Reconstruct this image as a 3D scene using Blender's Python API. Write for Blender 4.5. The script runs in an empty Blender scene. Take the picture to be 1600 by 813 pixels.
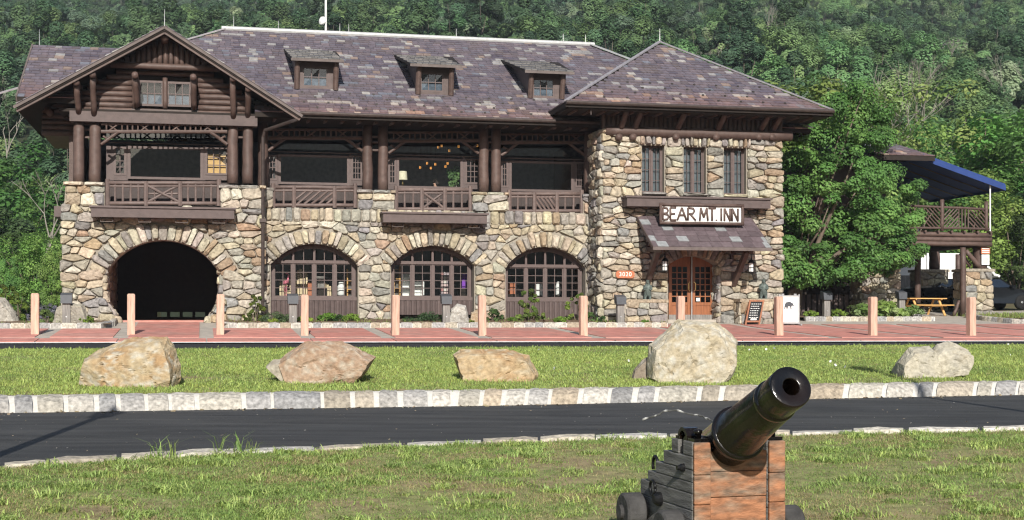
import bpy, bmesh, math, random
import numpy as np
from mathutils import Vector, noise
from mathutils.geometry import tessellate_polygon

# ------------------------------------------------------------------ scene, camera, world, sun
sc = bpy.context.scene
COL = sc.collection
F, HZ, EYE = 2180.0, 495.0, 0.15            # focal length in px, horizon row, eye height above the inn's terrace
cam = bpy.data.objects.new("camera", bpy.data.cameras.new("camera"))
COL.objects.link(cam)
cam.location = (0, 0, EYE)
cam.rotation_euler = (math.radians(90), 0, 0)
cam.data.sensor_width = 36.0
cam.data.lens = 36.0 * F / 1600
cam.data.shift_y = (HZ - 406.5) / 1600
cam.data.clip_start, cam.data.clip_end = 0.1, 3000
sc.camera = cam
SUN_EL, SUN_AZ = math.radians(28.5), math.radians(180 - 6)
w = bpy.data.worlds.new("World"); sc.world = w; w.use_nodes = True
nt = w.node_tree
sky = nt.nodes.new("ShaderNodeTexSky"); sky.sky_type = 'NISHITA'; sky.sun_disc = False
sky.sun_elevation, sky.sun_rotation = SUN_EL, SUN_AZ
nt.links.new(sky.outputs[0], nt.nodes["Background"].inputs[0])
nt.nodes["Background"].inputs[1].default_value = 0.09
sl = bpy.data.lights.new("sun", 'SUN'); sl.energy = 4.9; sl.angle = math.radians(0.5); sl.color = (1.0, 0.95, 0.87)
sun = bpy.data.objects.new("sun", sl); COL.objects.link(sun)
sdir = Vector((math.sin(SUN_AZ) * math.cos(SUN_EL), math.cos(SUN_AZ) * math.cos(SUN_EL), math.sin(SUN_EL)))
sun.rotation_euler = sdir.to_track_quat('Z', 'Y').to_euler()
sc.view_settings.view_transform = 'Standard'; sc.view_settings.look = 'None'
sc.view_settings.exposure = 0.3; sc.view_settings.gamma = 1.0
sc.cycles.max_bounces = 6; sc.cycles.diffuse_bounces = 3; sc.cycles.glossy_bounces = 3
sc.cycles.transparent_max_bounces = 12; sc.cycles.transmission_bounces = 3
sc.cycles.use_denoising = True; sc.cycles.denoising_prefilter = 'NONE'; sc.cycles.filter_width = 1.25
sc.cycles.caustics_reflective = False; sc.cycles.caustics_refractive = False

# ------------------------------------------------------------------ object helpers
def thing(name, label, cat, loc=(0, 0, 0), rz=0.0, group=None):
    o = bpy.data.objects.new(name, None); COL.objects.link(o)
    o.empty_display_size = 0.2
    o.location = loc; o.rotation_euler = (0, 0, rz)
    return tag(o, label, cat, group)

def tag(o, label, cat, group=None):
    o['label'] = label; o['category'] = cat
    if group: o['group'] = group
    return o

def dup(root, loc, rz=None, label=None, scale=None):
    r = root.copy(); COL.objects.link(r); r.location = loc
    if rz is not None: r.rotation_euler = (0, 0, rz)
    if label: r['label'] = label
    if scale is not None: r.scale = (scale,) * 3 if not hasattr(scale, '__len__') else scale
    for c in list(root.children):
        d = c.copy(); COL.objects.link(d); d.parent = r
        for g in list(c.children):
            e = g.copy(); COL.objects.link(e); e.parent = d
    return r

WHITE = (1, 1, 1)
class MB:
    """collects vertices, faces and per-vertex colours of one mesh"""
    def __init__(s): s.v, s.f, s.c = [], [], []
    def add(s, vs, fs, col=WHITE):
        n = len(s.v); s.v.extend([tuple(v) for v in vs]); s.f.extend([tuple(i + n for i in f) for f in fs])
        s.c.extend([col] * len(vs)); return s
    def box(s, a, b, col=WHITE):
        x0, y0, z0 = a; x1, y1, z1 = b
        if x0 > x1: x0, x1 = x1, x0
        if y0 > y1: y0, y1 = y1, y0
        if z0 > z1: z0, z1 = z1, z0
        return s.add([(x0,y0,z0),(x1,y0,z0),(x1,y1,z0),(x0,y1,z0),(x0,y0,z1),(x1,y0,z1),(x1,y1,z1),(x0,y1,z1)],
                     [(3,2,1,0),(4,5,6,7),(0,1,5,4),(1,2,6,5),(2,3,7,6),(3,0,4,7)], col)
    def hexa(s, p, col=WHITE):
        return s.add(p, [(3,2,1,0),(4,5,6,7),(0,1,5,4),(1,2,6,5),(2,3,7,6),(3,0,4,7)], col)
    def bar(s, p0, p1, w, h, up=(0, 0, 1), col=WHITE):
        """rectangular bar from p0 to p1, w wide and h tall"""
        p0, p1 = Vector(p0), Vector(p1); d = (p1 - p0).normalized(); u = Vector(up)
        if abs(d.dot(u)) > .95: u = Vector((0, 1, 0))
        sx = d.cross(u).normalized() * w / 2; sz = sx.cross(d).normalized() * h / 2
        return s.hexa([p0-sx-sz, p0+sx-sz, p1+sx-sz, p1-sx-sz, p0-sx+sz, p0+sx+sz, p1+sx+sz, p1-sx+sz], col)
    def log(s, p0, p1, r0, r1=None, n=9, seg=1, jit=0.0, rnd=None, col=WHITE, caps=True):
        """round bar from p0 to p1, a little uneven if jit is set"""
        p0, p1 = Vector(p0), Vector(p1); r1 = r0 if r1 is None else r1
        d = (p1 - p0).normalized(); a = d.orthogonal().normalized(); b = d.cross(a)
        vs, fs = [], []
        for i in range(seg + 1):
            t = i / seg; c = p0.lerp(p1, t); r = r0 + (r1 - r0) * t
            if rnd and 0 < i < seg: c = c + (a * rnd.uniform(-1, 1) + b * rnd.uniform(-1, 1)) * jit
            for k in range(n):
                rr = r * (1 + (rnd.uniform(-1, 1) * jit / max(r, .01) * .5 if rnd else 0))
                t2 = 2 * math.pi * k / n
                vs.append(c + (a * math.cos(t2) + b * math.sin(t2)) * rr)
        for i in range(seg):
            for k in range(n):
                k2 = (k + 1) % n
                fs.append((i*n + k, i*n + k2, (i+1)*n + k2, (i+1)*n + k))
        if caps:
            fs.append(tuple(range(n - 1, -1, -1))); fs.append(tuple(range(seg * n, seg * n + n)))
        return s.add(vs, fs, col)
    def tube(s, pts, r, n=7, col=WHITE, caps=True):
        """round tube along a path; r a number or one per point"""
        pts = [Vector(p) for p in pts]; rs = r if hasattr(r, '__len__') else [r] * len(pts)
        vs, fs = [], []; a = None
        for i, p in enumerate(pts):
            d = (pts[min(i+1, len(pts)-1)] - pts[max(i-1, 0)]).normalized()
            a = d.orthogonal().normalized() if a is None else (a - d * a.dot(d)).normalized()
            b = d.cross(a)
            for k in range(n):
                t = 2 * math.pi * k / n; vs.append(p + (a * math.cos(t) + b * math.sin(t)) * rs[i])
        for i in range(len(pts) - 1):
            for k in range(n):
                k2 = (k + 1) % n; fs.append((i*n+k, i*n+k2, (i+1)*n+k2, (i+1)*n+k))
        if caps: fs.append(tuple(range(n-1, -1, -1))); fs.append(tuple(range((len(pts)-1)*n, len(pts)*n)))
        return s.add(vs, fs, col)
    def lathe(s, prof, n=20, org=(0, 0, 0), ax=(0, 0, 1), col=WHITE, caps=True):
        """profile of (radius, height) pairs turned about an axis"""
        o, d = Vector(org), Vector(ax).normalized(); a = d.orthogonal().normalized(); b = d.cross(a)
        vs, fs = [], []
        for r, h in prof:
            for k in range(n):
                t = 2 * math.pi * k / n; vs.append(o + d * h + (a * math.cos(t) + b * math.sin(t)) * max(r, 1e-4))
        for i in range(len(prof) - 1):
            for k in range(n):
                k2 = (k + 1) % n; fs.append((i*n+k, i*n+k2, (i+1)*n+k2, (i+1)*n+k))
        if caps and prof[0][0] > 2e-4: fs.append(tuple(range(n-1, -1, -1)))
        if caps and prof[-1][0] > 2e-4: fs.append(tuple(range((len(prof)-1)*n, len(prof)*n)))
        return s.add(vs, fs, col)
    def prism(s, poly, fn, d0, d1, col=WHITE):
        """2-D polygon (a, b) mapped by fn(a, b, d), from d0 to d1"""
        n = len(poly)
        return s.add([fn(a, b, d0) for a, b in poly] + [fn(a, b, d1) for a, b in poly],
                     [tuple(range(n-1, -1, -1)), tuple(range(n, 2*n))] + [(i, (i+1) % n, n + (i+1) % n, n + i) for i in range(n)], col)
    def build(s, name, m, parent=None, smooth=False, kind=None, fix=True):
        me = bpy.data.meshes.new(name); me.from_pydata(s.v, [], s.f)
        if s.v:
            ca = me.color_attributes.new("Col", 'FLOAT_COLOR', 'POINT')
            ca.data.foreach_set("color", np.array([(c[0], c[1], c[2], 1) for c in s.c], dtype=np.float32).ravel())
        if fix and len(s.f) < 60000:
            bm = bmesh.new(); bm.from_mesh(me); bmesh.ops.recalc_face_normals(bm, faces=bm.faces); bm.to_mesh(me); bm.free()
        for mm in (m if isinstance(m, (list, tuple)) else [m]): me.materials.append(mm)
        if smooth: me.polygons.foreach_set("use_smooth", [True] * len(me.polygons))
        o = bpy.data.objects.new(name, me); COL.objects.link(o)
        if parent: o.parent = parent
        if kind: o['kind'] = kind
        return o

def arr_mesh(name, V, Q, C, m, parent=None, kind=None, smooth=False):
    """numpy quads -> object"""
    me = bpy.data.meshes.new(name)
    me.vertices.add(len(V)); me.vertices.foreach_set("co", np.asarray(V, np.float32).ravel())
    me.loops.add(len(Q) * 4); me.loops.foreach_set("vertex_index", np.asarray(Q, np.int32).ravel())
    me.polygons.add(len(Q)); me.polygons.foreach_set("loop_start", np.arange(0, len(Q) * 4, 4, dtype=np.int32))
    me.update(calc_edges=True)
    ca = me.color_attributes.new("Col", 'FLOAT_COLOR', 'POINT')
    ca.data.foreach_set("color", np.c_[np.asarray(C, np.float32), np.ones(len(V), np.float32)].astype(np.float32).ravel())
    me.materials.append(m)
    if smooth: me.polygons.foreach_set("use_smooth", [True] * len(me.polygons))
    o = bpy.data.objects.new(name, me); COL.objects.link(o)
    if parent: o.parent = parent
    if kind: o['kind'] = kind
    return o

# ------------------------------------------------------------------ materials
def mat(name, col, rough=.85, metal=0.0, var=.25, vscale=6.0, bump=0.0, bscale=30.0, spec=.3, stretch=None, col2=None, c2scale=2.0, c2lo=.45, c2hi=.6, objrand=0.0, coat=0.0, detail=5.0, bdist=.02):
    """principled surface: base colour times the mesh's Col attribute, mottled by noise, with fine relief"""
    m = bpy.data.materials.new(name); m.use_nodes = True; t = m.node_tree; N, L = t.nodes, t.links
    p = N["Principled BSDF"]; p.inputs["Roughness"].default_value = rough; p.inputs["Metallic"].default_value = metal
    p.inputs["Specular IOR Level"].default_value = spec
    if coat: p.inputs["Coat Weight"].default_value = coat
    tc = N.new("ShaderNodeTexCoord"); src = tc.outputs["Object"]
    if stretch:
        mp = N.new("ShaderNodeMapping"); mp.inputs["Scale"].default_value = stretch; L.new(src, mp.inputs[0]); src = mp.outputs[0]
    at = N.new("ShaderNodeAttribute"); at.attribute_name = "Col"
    mul = N.new("ShaderNodeMix"); mul.data_type = 'RGBA'; mul.blend_type = 'MULTIPLY'; mul.inputs[0].default_value = 1
    mul.inputs[6].default_value = (*col, 1)
    if col2:
        n2 = N.new("ShaderNodeTexNoise"); n2.inputs["Scale"].default_value = c2scale; n2.inputs["Detail"].default_value = 6; L.new(src, n2.inputs[0])
        r2 = N.new("ShaderNodeMapRange"); r2.inputs[1].default_value = c2lo; r2.inputs[2].default_value = c2hi; L.new(n2.outputs[0], r2.inputs[0])
        mx = N.new("ShaderNodeMix"); mx.data_type = 'RGBA'; mx.inputs[6].default_value = (*col, 1); mx.inputs[7].default_value = (*col2, 1)
        L.new(r2.outputs[0], mx.inputs[0]); L.new(mx.outputs[2], mul.inputs[6])
    L.new(at.outputs["Color"], mul.inputs[7])
    out = mul.outputs[2]
    fac = None
    if var:
        nz = N.new("ShaderNodeTexNoise"); nz.inputs["Scale"].default_value = vscale; nz.inputs["Detail"].default_value = detail; L.new(src, nz.inputs[0])
        rg = N.new("ShaderNodeMapRange"); rg.inputs[1].default_value = .3; rg.inputs[2].default_value = .7
        rg.inputs[3].default_value = 1 - var; rg.inputs[4].default_value = 1 + var; L.new(nz.outputs[0], rg.inputs[0]); fac = rg.outputs[0]
    if objrand:
        oi = N.new("ShaderNodeObjectInfo"); ro = N.new("ShaderNodeMapRange"); ro.inputs[3].default_value = 1 - objrand; ro.inputs[4].default_value = 1 + objrand
        L.new(oi.outputs["Random"], ro.inputs[0])
        if fac is None: fac = ro.outputs[0]
        else:
            mm = N.new("ShaderNodeMath"); mm.operation = 'MULTIPLY'; L.new(fac, mm.inputs[0]); L.new(ro.outputs[0], mm.inputs[1]); fac = mm.outputs[0]
    if fac is not None:
        vm = N.new("ShaderNodeVectorMath"); vm.operation = 'SCALE'; L.new(out, vm.inputs[0]); L.new(fac, vm.inputs[3]); out = vm.outputs[0]
    L.new(out, p.inputs["Base Color"])
    if bump:
        nb = N.new("ShaderNodeTexNoise"); nb.inputs["Scale"].default_value = bscale; nb.inputs["Detail"].default_value = 6; L.new(src, nb.inputs[0])
        b = N.new("ShaderNodeBump"); b.inputs["Strength"].default_value = bump; b.inputs["Distance"].default_value = bdist
        L.new(nb.outputs[0], b.inputs["Height"]); L.new(b.outputs[0], p.inputs["Normal"])
    return m

def leaf_mat(name, col, rough=.55, trans=.35, hue=.03, val=.25):
    m = bpy.data.materials.new(name); m.use_nodes = True; t = m.node_tree; N, L = t.nodes, t.links
    p = N["Principled BSDF"]; p.inputs["Roughness"].default_value = rough; p.inputs["Specular IOR Level"].default_value = .25
    at = N.new("ShaderNodeAttribute"); at.attribute_name = "Col"
    mul = N.new("ShaderNodeMix"); mul.data_type = 'RGBA'; mul.blend_type = 'MULTIPLY'; mul.inputs[0].default_value = 1; mul.inputs[6].default_value = (*col, 1)
    L.new(at.outputs["Color"], mul.inputs[7])
    oi = N.new("ShaderNodeObjectInfo"); hs = N.new("ShaderNodeHueSaturation")
    a = N.new("ShaderNodeMapRange"); a.inputs[3].default_value = .5 - hue; a.inputs[4].default_value = .5 + hue
    fr = N.new("ShaderNodeMath"); fr.operation = 'FRACT'; ml = N.new("ShaderNodeMath"); ml.operation = 'MULTIPLY'; ml.inputs[1].default_value = 7.13
    L.new(oi.outputs["Random"], ml.inputs[0]); L.new(ml.outputs[0], fr.inputs[0])
    b = N.new("ShaderNodeMapRange"); b.inputs[3].default_value = 1 - val; b.inputs[4].default_value = 1 + val
    L.new(oi.outputs["Random"], a.inputs[0]); L.new(fr.outputs[0], b.inputs[0])
    L.new(a.outputs[0], hs.inputs["Hue"]); L.new(b.outputs[0], hs.inputs["Value"]); L.new(mul.outputs[2], hs.inputs["Color"])
    L.new(hs.outputs[0], p.inputs["Base Color"])
    tr = N.new("ShaderNodeBsdfTranslucent"); L.new(hs.outputs[0], tr.inputs[0])
    mx = N.new("ShaderNodeMixShader"); mx.inputs[0].default_value = trans
    L.new(p.outputs[0], mx.inputs[1]); L.new(tr.outputs[0], mx.inputs[2]); L.new(mx.outputs[0], N["Material Output"].inputs[0])
    return m

def glass_mat(name, tint=(.8, .85, .85), rough=.01, refl=1.0):
    m = bpy.data.materials.new(name); m.use_nodes = True; t = m.node_tree; N, L = t.nodes, t.links
    N.remove(N["Principled BSDF"])
    tr = N.new("ShaderNodeBsdfTransparent"); tr.inputs[0].default_value = (*tint, 1)
    gl = N.new("ShaderNodeBsdfGlossy"); gl.inputs["Roughness"].default_value = rough
    fr = N.new("ShaderNodeFresnel"); fr.inputs[0].default_value = 1.5
    ml = N.new("ShaderNodeMath"); ml.operation = 'MULTIPLY'; ml.inputs[1].default_value = 2.2 * refl; ml.use_clamp = True
    L.new(fr.outputs[0], ml.inputs[0])
    mx = N.new("ShaderNodeMixShader"); L.new(ml.outputs[0], mx.inputs[0]); L.new(tr.outputs[0], mx.inputs[1]); L.new(gl.outputs[0], mx.inputs[2])
    L.new(mx.outputs[0], N["Material Output"].inputs[0])
    return m

def emit_mat(name, col, strength):
    m = bpy.data.materials.new(name); m.use_nodes = True; p = m.node_tree.nodes["Principled BSDF"]
    p.inputs["Base Color"].default_value = (*col, 1); p.inputs["Emission Color"].default_value = (*col, 1); p.inputs["Emission Strength"].default_value = strength
    return m

M = dict(
    stone=mat("fieldstone", (.94, .93, .92), .9, var=.34, vscale=9, bump=.55, bscale=14, spec=.2, bdist=.04),
    mortar=mat("mortar", (.29, .26, .215), .95, var=.2, vscale=12, bump=.4, bscale=40, spec=.1),
    wood=mat("painted_log", (.095, .062, .052), .55, var=.22, vscale=5, bump=.35, bscale=18, spec=.35, objrand=.12),
    trim=mat("painted_board", (.105, .078, .073), .6, var=.15, vscale=5, bump=.15, bscale=30, objrand=.08),
    frame=mat("window_frame_paint", (.115, .084, .078), .55, var=.12, vscale=8),
    fascia=mat("weathered_fascia", (.13, .105, .097), .7, var=.2, vscale=4, bump=.2, bscale=20),
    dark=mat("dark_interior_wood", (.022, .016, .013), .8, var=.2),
    slate=mat("slate", (1.36, 1.34, 1.36), .5, var=.22, vscale=7, bump=.3, bscale=26, spec=.4),
    metal=mat("grey_metal", (.5, .5, .5), .45, metal=.9, var=.1),
    flash=mat("roof_flashing", (.46, .46, .45), .5, metal=.3, var=.12),
    gutter=mat("gutter_metal", (.075, .058, .052), .4, metal=.4, var=.2),
    glass=glass_mat("window_glass", (.93, .95, .95)),
    glass_dark=glass_mat("tinted_glass", (.5, .55, .57), refl=1.3),
    room=mat("dim_room_paint", (.26, .275, .32), .9), plaster=mat("interior_plaster", (.05, .04, .032), .9),  # room walls tinted bluish to imitate reflection in the porch panes
    asphalt=mat("asphalt", (.042, .042, .042), .75, var=.4, vscale=1.6, bump=.5, bscale=220, spec=.35, bdist=.006, stretch=(.35, 1.6, 1), col2=(.050, .049, .047), c2scale=.9, c2lo=.4, c2hi=.7),
    asphalt_far=mat("asphalt_far", (.03, .03, .032), .8, var=.25, vscale=1.5, bump=.3, bscale=160),
    concrete=mat("concrete", (.40, .36, .31), .9, var=.18, vscale=3, bump=.25, bscale=90),
    redcrete=mat("red_concrete", (.52, .22, .18), .85, var=.22, vscale=2.5, bump=.25, bscale=80, col2=(.45, .23, .19), c2scale=.8, objrand=.06),
    kerbstone=mat("granite_kerb", (.9, .9, .9), .85, var=.42, vscale=16, bump=.55, bscale=30, detail=8),
    whitemortar=mat("white_mortar", (.55, .53, .49), .9, var=.12, vscale=20, bump=.3, bscale=60),
    paint=mat("white_road_paint", (.7, .7, .68), .8, var=.15),
    earth=mat("earth", (.12, .088, .05), .95, var=.35, vscale=4, bump=.5, bscale=60, col2=(.10, .105, .04), c2scale=1.3),
    lawnsoil=mat("lawn_soil", (.235, .235, .095), .95, var=.3, vscale=7, bump=.5, bscale=80, col2=(.28, .22, .12), c2scale=1.1),
    mulch=mat("mulch", (.17, .115, .075), .95, var=.45, vscale=22, bump=.9, bscale=40),
    valley=mat("far_woods", (.035, .05, .04), 1, var=.3, vscale=.15),
    hill=mat("hillside_soil", (.035, .045, .02), .95, var=.4, vscale=.1),
    bark=mat("bark", (.14, .11, .085), .9, var=.35, vscale=8, bump=.7, bscale=14, stretch=(1, 1, .25)),
    palebark=mat("pale_dead_wood", (.24, .22, .19), .9, var=.25, vscale=3),
    bollard=mat("pink_cedar", (.54, .35, .265), .8, var=.26, vscale=3.5, bump=.3, bscale=20, stretch=(6, 6, .6), objrand=.08),
    greywood=mat("weathered_wood", (.22, .205, .19), .9, var=.3, vscale=4, bump=.3, bscale=20, stretch=(5, 5, .6)),
    lampgrey=mat("dark_grey_enamel", (.07, .075, .085), .5, var=.1),
    boulder=mat("boulder_rock", (.86, .84, .80), .9, var=.2, vscale=16, bump=.5, bscale=26, spec=.2, detail=14, bdist=.035, col2=(.70, .66, .60), c2scale=7, c2lo=.52, c2hi=.7),
    leaf=leaf_mat("leaf", (1, 1, 1)),
    leaf_far=leaf_mat("forest_leaf", (1, 1, 1), trans=.3, hue=.022, val=.26),
    blade=leaf_mat("grass_blade", (1, 1, 1), rough=.5, trans=.3, hue=.018, val=.25),
    white=mat("white_paint", (.8, .8, .78), .6, var=.05),
    signwhite=mat("sign_white", (.78, .77, .74), .6, var=.08, vscale=10),
    orange=mat("orange_plaque", (.43, .15, .075), .5, var=.1),
    door=mat("varnished_door", (.27, .10, .042), .4, var=.25, vscale=4, bump=.1, bscale=20, stretch=(4, 4, .5), spec=.5),
    brass=mat("brass", (.75, .52, .2), .3, metal=1),
    bronze=mat("bronze_patina", (.10, .125, .115), .5, metal=.2, var=.4, vscale=12, bump=.4, bscale=40),
    blackmetal=mat("black_metal", (.012, .012, .013), .4, metal=.3, var=.1),
    lampglass=mat("lantern_glass", (.82, .82, .80), .25, var=.04),
    amber=emit_mat("amber_lamp", (1.0, .42, .10), 1.3),
    cloth=mat("grey_curtain", (.12, .14, .155), .9, var=.2, vscale=4), dado=mat("shaded_dado_paint", (.055, .041, .038), .6, var=.15), cloth_pale=mat("pale_curtain", (.12, .14, .17), .9, var=.3, vscale=6),  # dado: shade behind the rails put into a darker paint
    carpaint=mat("black_car_paint", (.006, .0065, .008), .2, var=0, spec=.4, coat=.4),
    rubber=mat("rubber", (.012, .012, .012), .85, var=.1),
    alloy=mat("alloy", (.55, .56, .58), .3, metal=.9, var=.05),
    bluecanvas=mat("blue_canvas", (.022, .05, .18), .8, var=.1, vscale=3, bump=.15, bscale=60),
    pine=mat("yellow_pine", (.62, .36, .13), .6, var=.2, vscale=4, stretch=(.6, 5, 5)),
    gun=mat("black_gloss_paint", (.0045, .0042, .0042), .16, var=.25, vscale=5, bump=.14, bscale=30, spec=.45, coat=.12, col2=(.010, .006, .004), c2scale=3),
    bore=mat("rusty_bore", (.02, .011, .008), .9, var=.4, vscale=20),
    oak=mat("orange_stained_oak", (.29, .13, .066), .7, var=.5, vscale=6, bump=.35, bscale=30, stretch=(3, 1.6, 5), col2=(.19, .14, .10), c2scale=2.6, c2lo=.42, c2hi=.66),
    rail=mat("sunlit_rail_paint", (.135, .098, .088), .55, var=.2, vscale=5, bump=.3, bscale=18, objrand=.1), wheelwood=mat("tarred_wheel_wood", (.055, .053, .052), .85, var=.45, vscale=6, bump=.6, bscale=24), blind=mat("yellow_blind", (.62, .40, .17), .9, var=.1), cloth_blue=mat("bluish_curtain", (.09, .115, .15), .9, var=.35, vscale=8),  # rail: sunlight put into a lighter copy of the brown paint
    oakgrey=mat("weathered_grey_oak", (.15, .145, .138), .85, var=.4, vscale=5, bump=.6, bscale=24, stretch=(.8, 5, 7)),
)

# ------------------------------------------------------------------ the lie of the land
def l3(px, a, b, c):
    return a + (b - a) * px / 800 if px < 800 else b + (c - b) * (px - 800) / 800
TH = math.radians(12.5); CT, ST = math.cos(TH), math.sin(TH)
OX, OY = (660 - 800) / F * 53.0, 53.0        # the inn's local origin: middle of its main front, ground level
def to_world(u, y, z=0): return (OX + u * CT - y * ST, OY + u * ST + y * CT, z)
def to_local(X, Y): dx, dy = X - OX, Y - OY; return dx * CT + dy * ST, -dx * ST + dy * CT
def depth_at(px, y):
    """distance along the view axis at which the column px meets the plane y = const of the inn"""
    a = (px - 800) / F
    return (y - (OX * ST - OY * CT)) / (-a * ST + CT)
def B(px, py, y=0.0):
    """picture point on the inn's plane y -> local (x, z)"""
    D = depth_at(px, y); X = (px - 800) / F * D
    return to_local(X, D)[0], EYE + (HZ - py) / F * D
def DA(px): return 12.9 + (17.2 - 12.9) * (px / 1600) + .5 * math.sin(max(0, min(1, px / 1600)) * math.pi)
def DC(px): return l3(px, 20.6, 22.4, 25.4)
def DE(px): return DC(px) + .36
def DH(px): return l3(px, 33, 34.5, 36)
def DJ(px): return l3(px, 40, 41.5, 43)
def DK(px): return depth_at(px, -4.0)
def DW(px): return depth_at(px, -0.4)
def knots(px):
    """(distance, drop below the eye) of the ground along the picture column px"""
    return [(2.5, 1.75), (9.6, 1.53), (DA(px) - .5, 1.41), (DA(px), 1.40), (DA(px) + .3, 1.43), (DC(px), 1.42), (DE(px), 1.19), (DC(px) + 4.5, 1.0), (DH(px), l3(px, .787, .775, .743)),
            (DH(px) + .25, .93), (DJ(px), .77), (DJ(px) + .1, .75), (DK(px), .40), (DW(px), .16), (DW(px) + 6, l3(px, .13, .13, -.28)), (110, l3(px, .0, .0, -2.4))]
def ground(px, D):
    k = knots(px)
    for (d0, h0), (d1, h1) in zip(k, k[1:]):
        if D <= d1: return EYE - (h0 + (h1 - h0) * max(0, (D - d0) / (d1 - d0)))
    return EYE
def G(px, D, dz=0.0): return ((px - 800) / F * D, D, ground(px, D) + dz)
def gz(X, Y): return ground(800 + X / Y * F, Y)

# ------------------------------------------------------------------ ground, roads, terrace
def strip(name, d0, d1, m, px0=-900, px1=2500, step=50, n=1, dz=0.0, kind='structure', noisy=0.0, zf=None):
    mb = MB(); cols = list(range(px0, px1 + 1, step))
    for px in cols:
        for i in range(n + 1):
            D = d0(px) + (d1(px) - d0(px)) * i / n
            x, y, z = G(px, D)
            if zf: z = zf(px, D)
            if noisy and 0 < i < n: z += noisy * noise.noise(Vector((x * .8, y * .8, 3.1)))
            mb.v.append((x, y, z + dz)); mb.c.append(WHITE)
    k = n + 1
    for a in range(len(cols) - 1):
        for i in range(n): mb.f.append((a*k+i, (a+1)*k+i, (a+1)*k+i+1, a*k+i+1))
    return mb.build(name, m, kind=kind, smooth=True, fix=False)

# the base sheet: everything else lies on it, and it reaches the horizon
def base_ground():
    mb = MB()
    mb.add([(-2500, -2500, -1.75), (2500, -2500, -1.75), (2500, 2500, -1.75), (-2500, 2500, -1.75)], [(0, 1, 2, 3)])
    return mb.build("ground", M['earth'], kind='structure', fix=False)
base_ground()
strip("lawn_soil", lambda p: 2.5, lambda p: DA(p) + .1, M['lawnsoil'], n=12, noisy=.03)
strip("road", lambda p: DA(p) - .05, lambda p: DC(p) + .2, M['asphalt'], n=4, zf=lambda p, D: EYE - 1.425)
strip("island_lawn_soil", lambda p: DC(p) + .40, lambda p: DH(p), M['lawnsoil'], n=10, noisy=.04)
strip("island_bank", lambda p: DH(p), lambda p: DH(p) + .28, M['lawnsoil'], n=1)
strip("far_road", lambda p: DH(p) + .2, lambda p: DJ(p), M['asphalt_far'], n=3, zf=lambda p, D: EYE - .93 + .14 * (D - DH(p)) / (DJ(p) - DH(p)))
strip("road_edge_line", lambda p: DJ(p) - .02, lambda p: DJ(p) + .16, M['paint'], dz=.012)
strip("terrace", lambda p: DJ(p) + .1, lambda p: DW(p) + 6, M['concrete'], n=12)
strip("yard", lambda p: DW(p) + 5.9, lambda p: 112, M['earth'], px0=-1500, px1=3100, n=6, dz=-.02)

def hill_z(X, Y):
    t = max(0.0, Y - 104)
    z = t * .29 + 4 * math.sin(X * .021 + 1) * min(1, t / 80) + 7 * math.sin(X * .009 + Y * .013) * min(1, t / 150)
    return z + max(0, Y - 470) * .12 + 0.02 * max(0, -X) * min(1, t / 60) * .5
mbh = MB(); NX, NY = 70, 50
for j in range(NY + 1):
    Y = 104 + 700 * (j / NY) ** 1.4
    for i in range(NX + 1):
        X = -520 + 1040 * i / NX
        mbh.v.append((X, Y, hill_z(X, Y) - .3)); mbh.c.append(WHITE)
for j in range(NY):
    for i in range(NX): mbh.f.append((j*(NX+1)+i, j*(NX+1)+i+1, (j+1)*(NX+1)+i+1, (j+1)*(NX+1)+i))
mbh.build("hillside", M['hill'], kind='structure', smooth=True, fix=False)

GRANITE = [(.40, .38, .35), (.32, .31, .30), (.43, .385, .31), (.47, .44, .39), (.36, .345, .325), (.39, .325, .245), (.29, .285, .28), (.44, .41, .35), (.38, .335, .27)]
def vary(r, c, a, b): v = r.uniform(a, b); return tuple(x * v for x in c)
def rough_block(prof, x0, x1, rnd, col, jit, lean=0.0, nx=4):
    """block between stations x0, x1 (along) with a profile of (out, up) points; returns verts in (along, out, up)"""
    vs, fs = [], []; n = len(prof)
    for i in range(nx + 1):
        t = i / nx
        for j, (o, h) in enumerate(prof):
            e = .02 if i in (0, nx) else 0
            inn = e * (1 if i == 0 else -1)
            vs.append((x0 + (x1 - x0) * t + rnd.uniform(-jit, jit) * (0 < i < nx) + lean * h + (inn if j == n - 2 else 0), o + rnd.uniform(-jit, jit) * .6 + (e if 0 < j < n-1 else 0) * .6, h + rnd.uniform(-jit, jit) * (.6 if j else 0) - (e if 0 < j < n-1 else 0) * .5))
    for i in range(nx):
        for j in range(n - 1): fs.append((i*n+j, (i+1)*n+j, (i+1)*n+j+1, i*n+j+1))
    fs.append(tuple(range(n))); fs.append(tuple(range(nx*n + n - 1, nx*n - 1, -1)))
    return vs, fs

# kerb of big granite blocks along the island, set in white mortar
kr = random.Random(5)
kerb = strip("kerb", lambda p: DC(p) + .02, lambda p: DC(p) + .58, M['whitemortar'], n=5,
             zf=lambda p, D: EYE - 1.43 + min(.238, max(0, (D - DC(p) - .02)) / .27 * .238))
kerb['label'] = 'granite block kerb with white mortar joints along the grass island'
px = -230.0
while px < 1830:
    D = DC(px); wpx = kr.choice([26, 30, 34, 38, 42, 46, 52, 66]) * 22 / D * kr.uniform(.9, 1.1)
    joint = kr.uniform(5, 11) * 22 / D; c = vary(kr, kr.choice(GRANITE), .85, 1.12); mb = MB()
    vs, fs = rough_block([(-.02, -.05), (.02, .06), (.09, .15), (.22, .215), (.40, .245), (.47, .14)], 0, 1, kr, c, .012)
    out = []
    for a, o, h in vs:
        p = px + a * wpx + (h * 60 * kr.choice([.25]) * (1 if px > 700 else -.4)); DD = DC(p) + o
        out.append(((p - 800) / F * DD, DD, EYE - 1.42 + h))
    mb.add(out, fs, c); mb.build("kerb_stone", M['kerbstone'], kerb, smooth=False)
    px += wpx + joint
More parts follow.
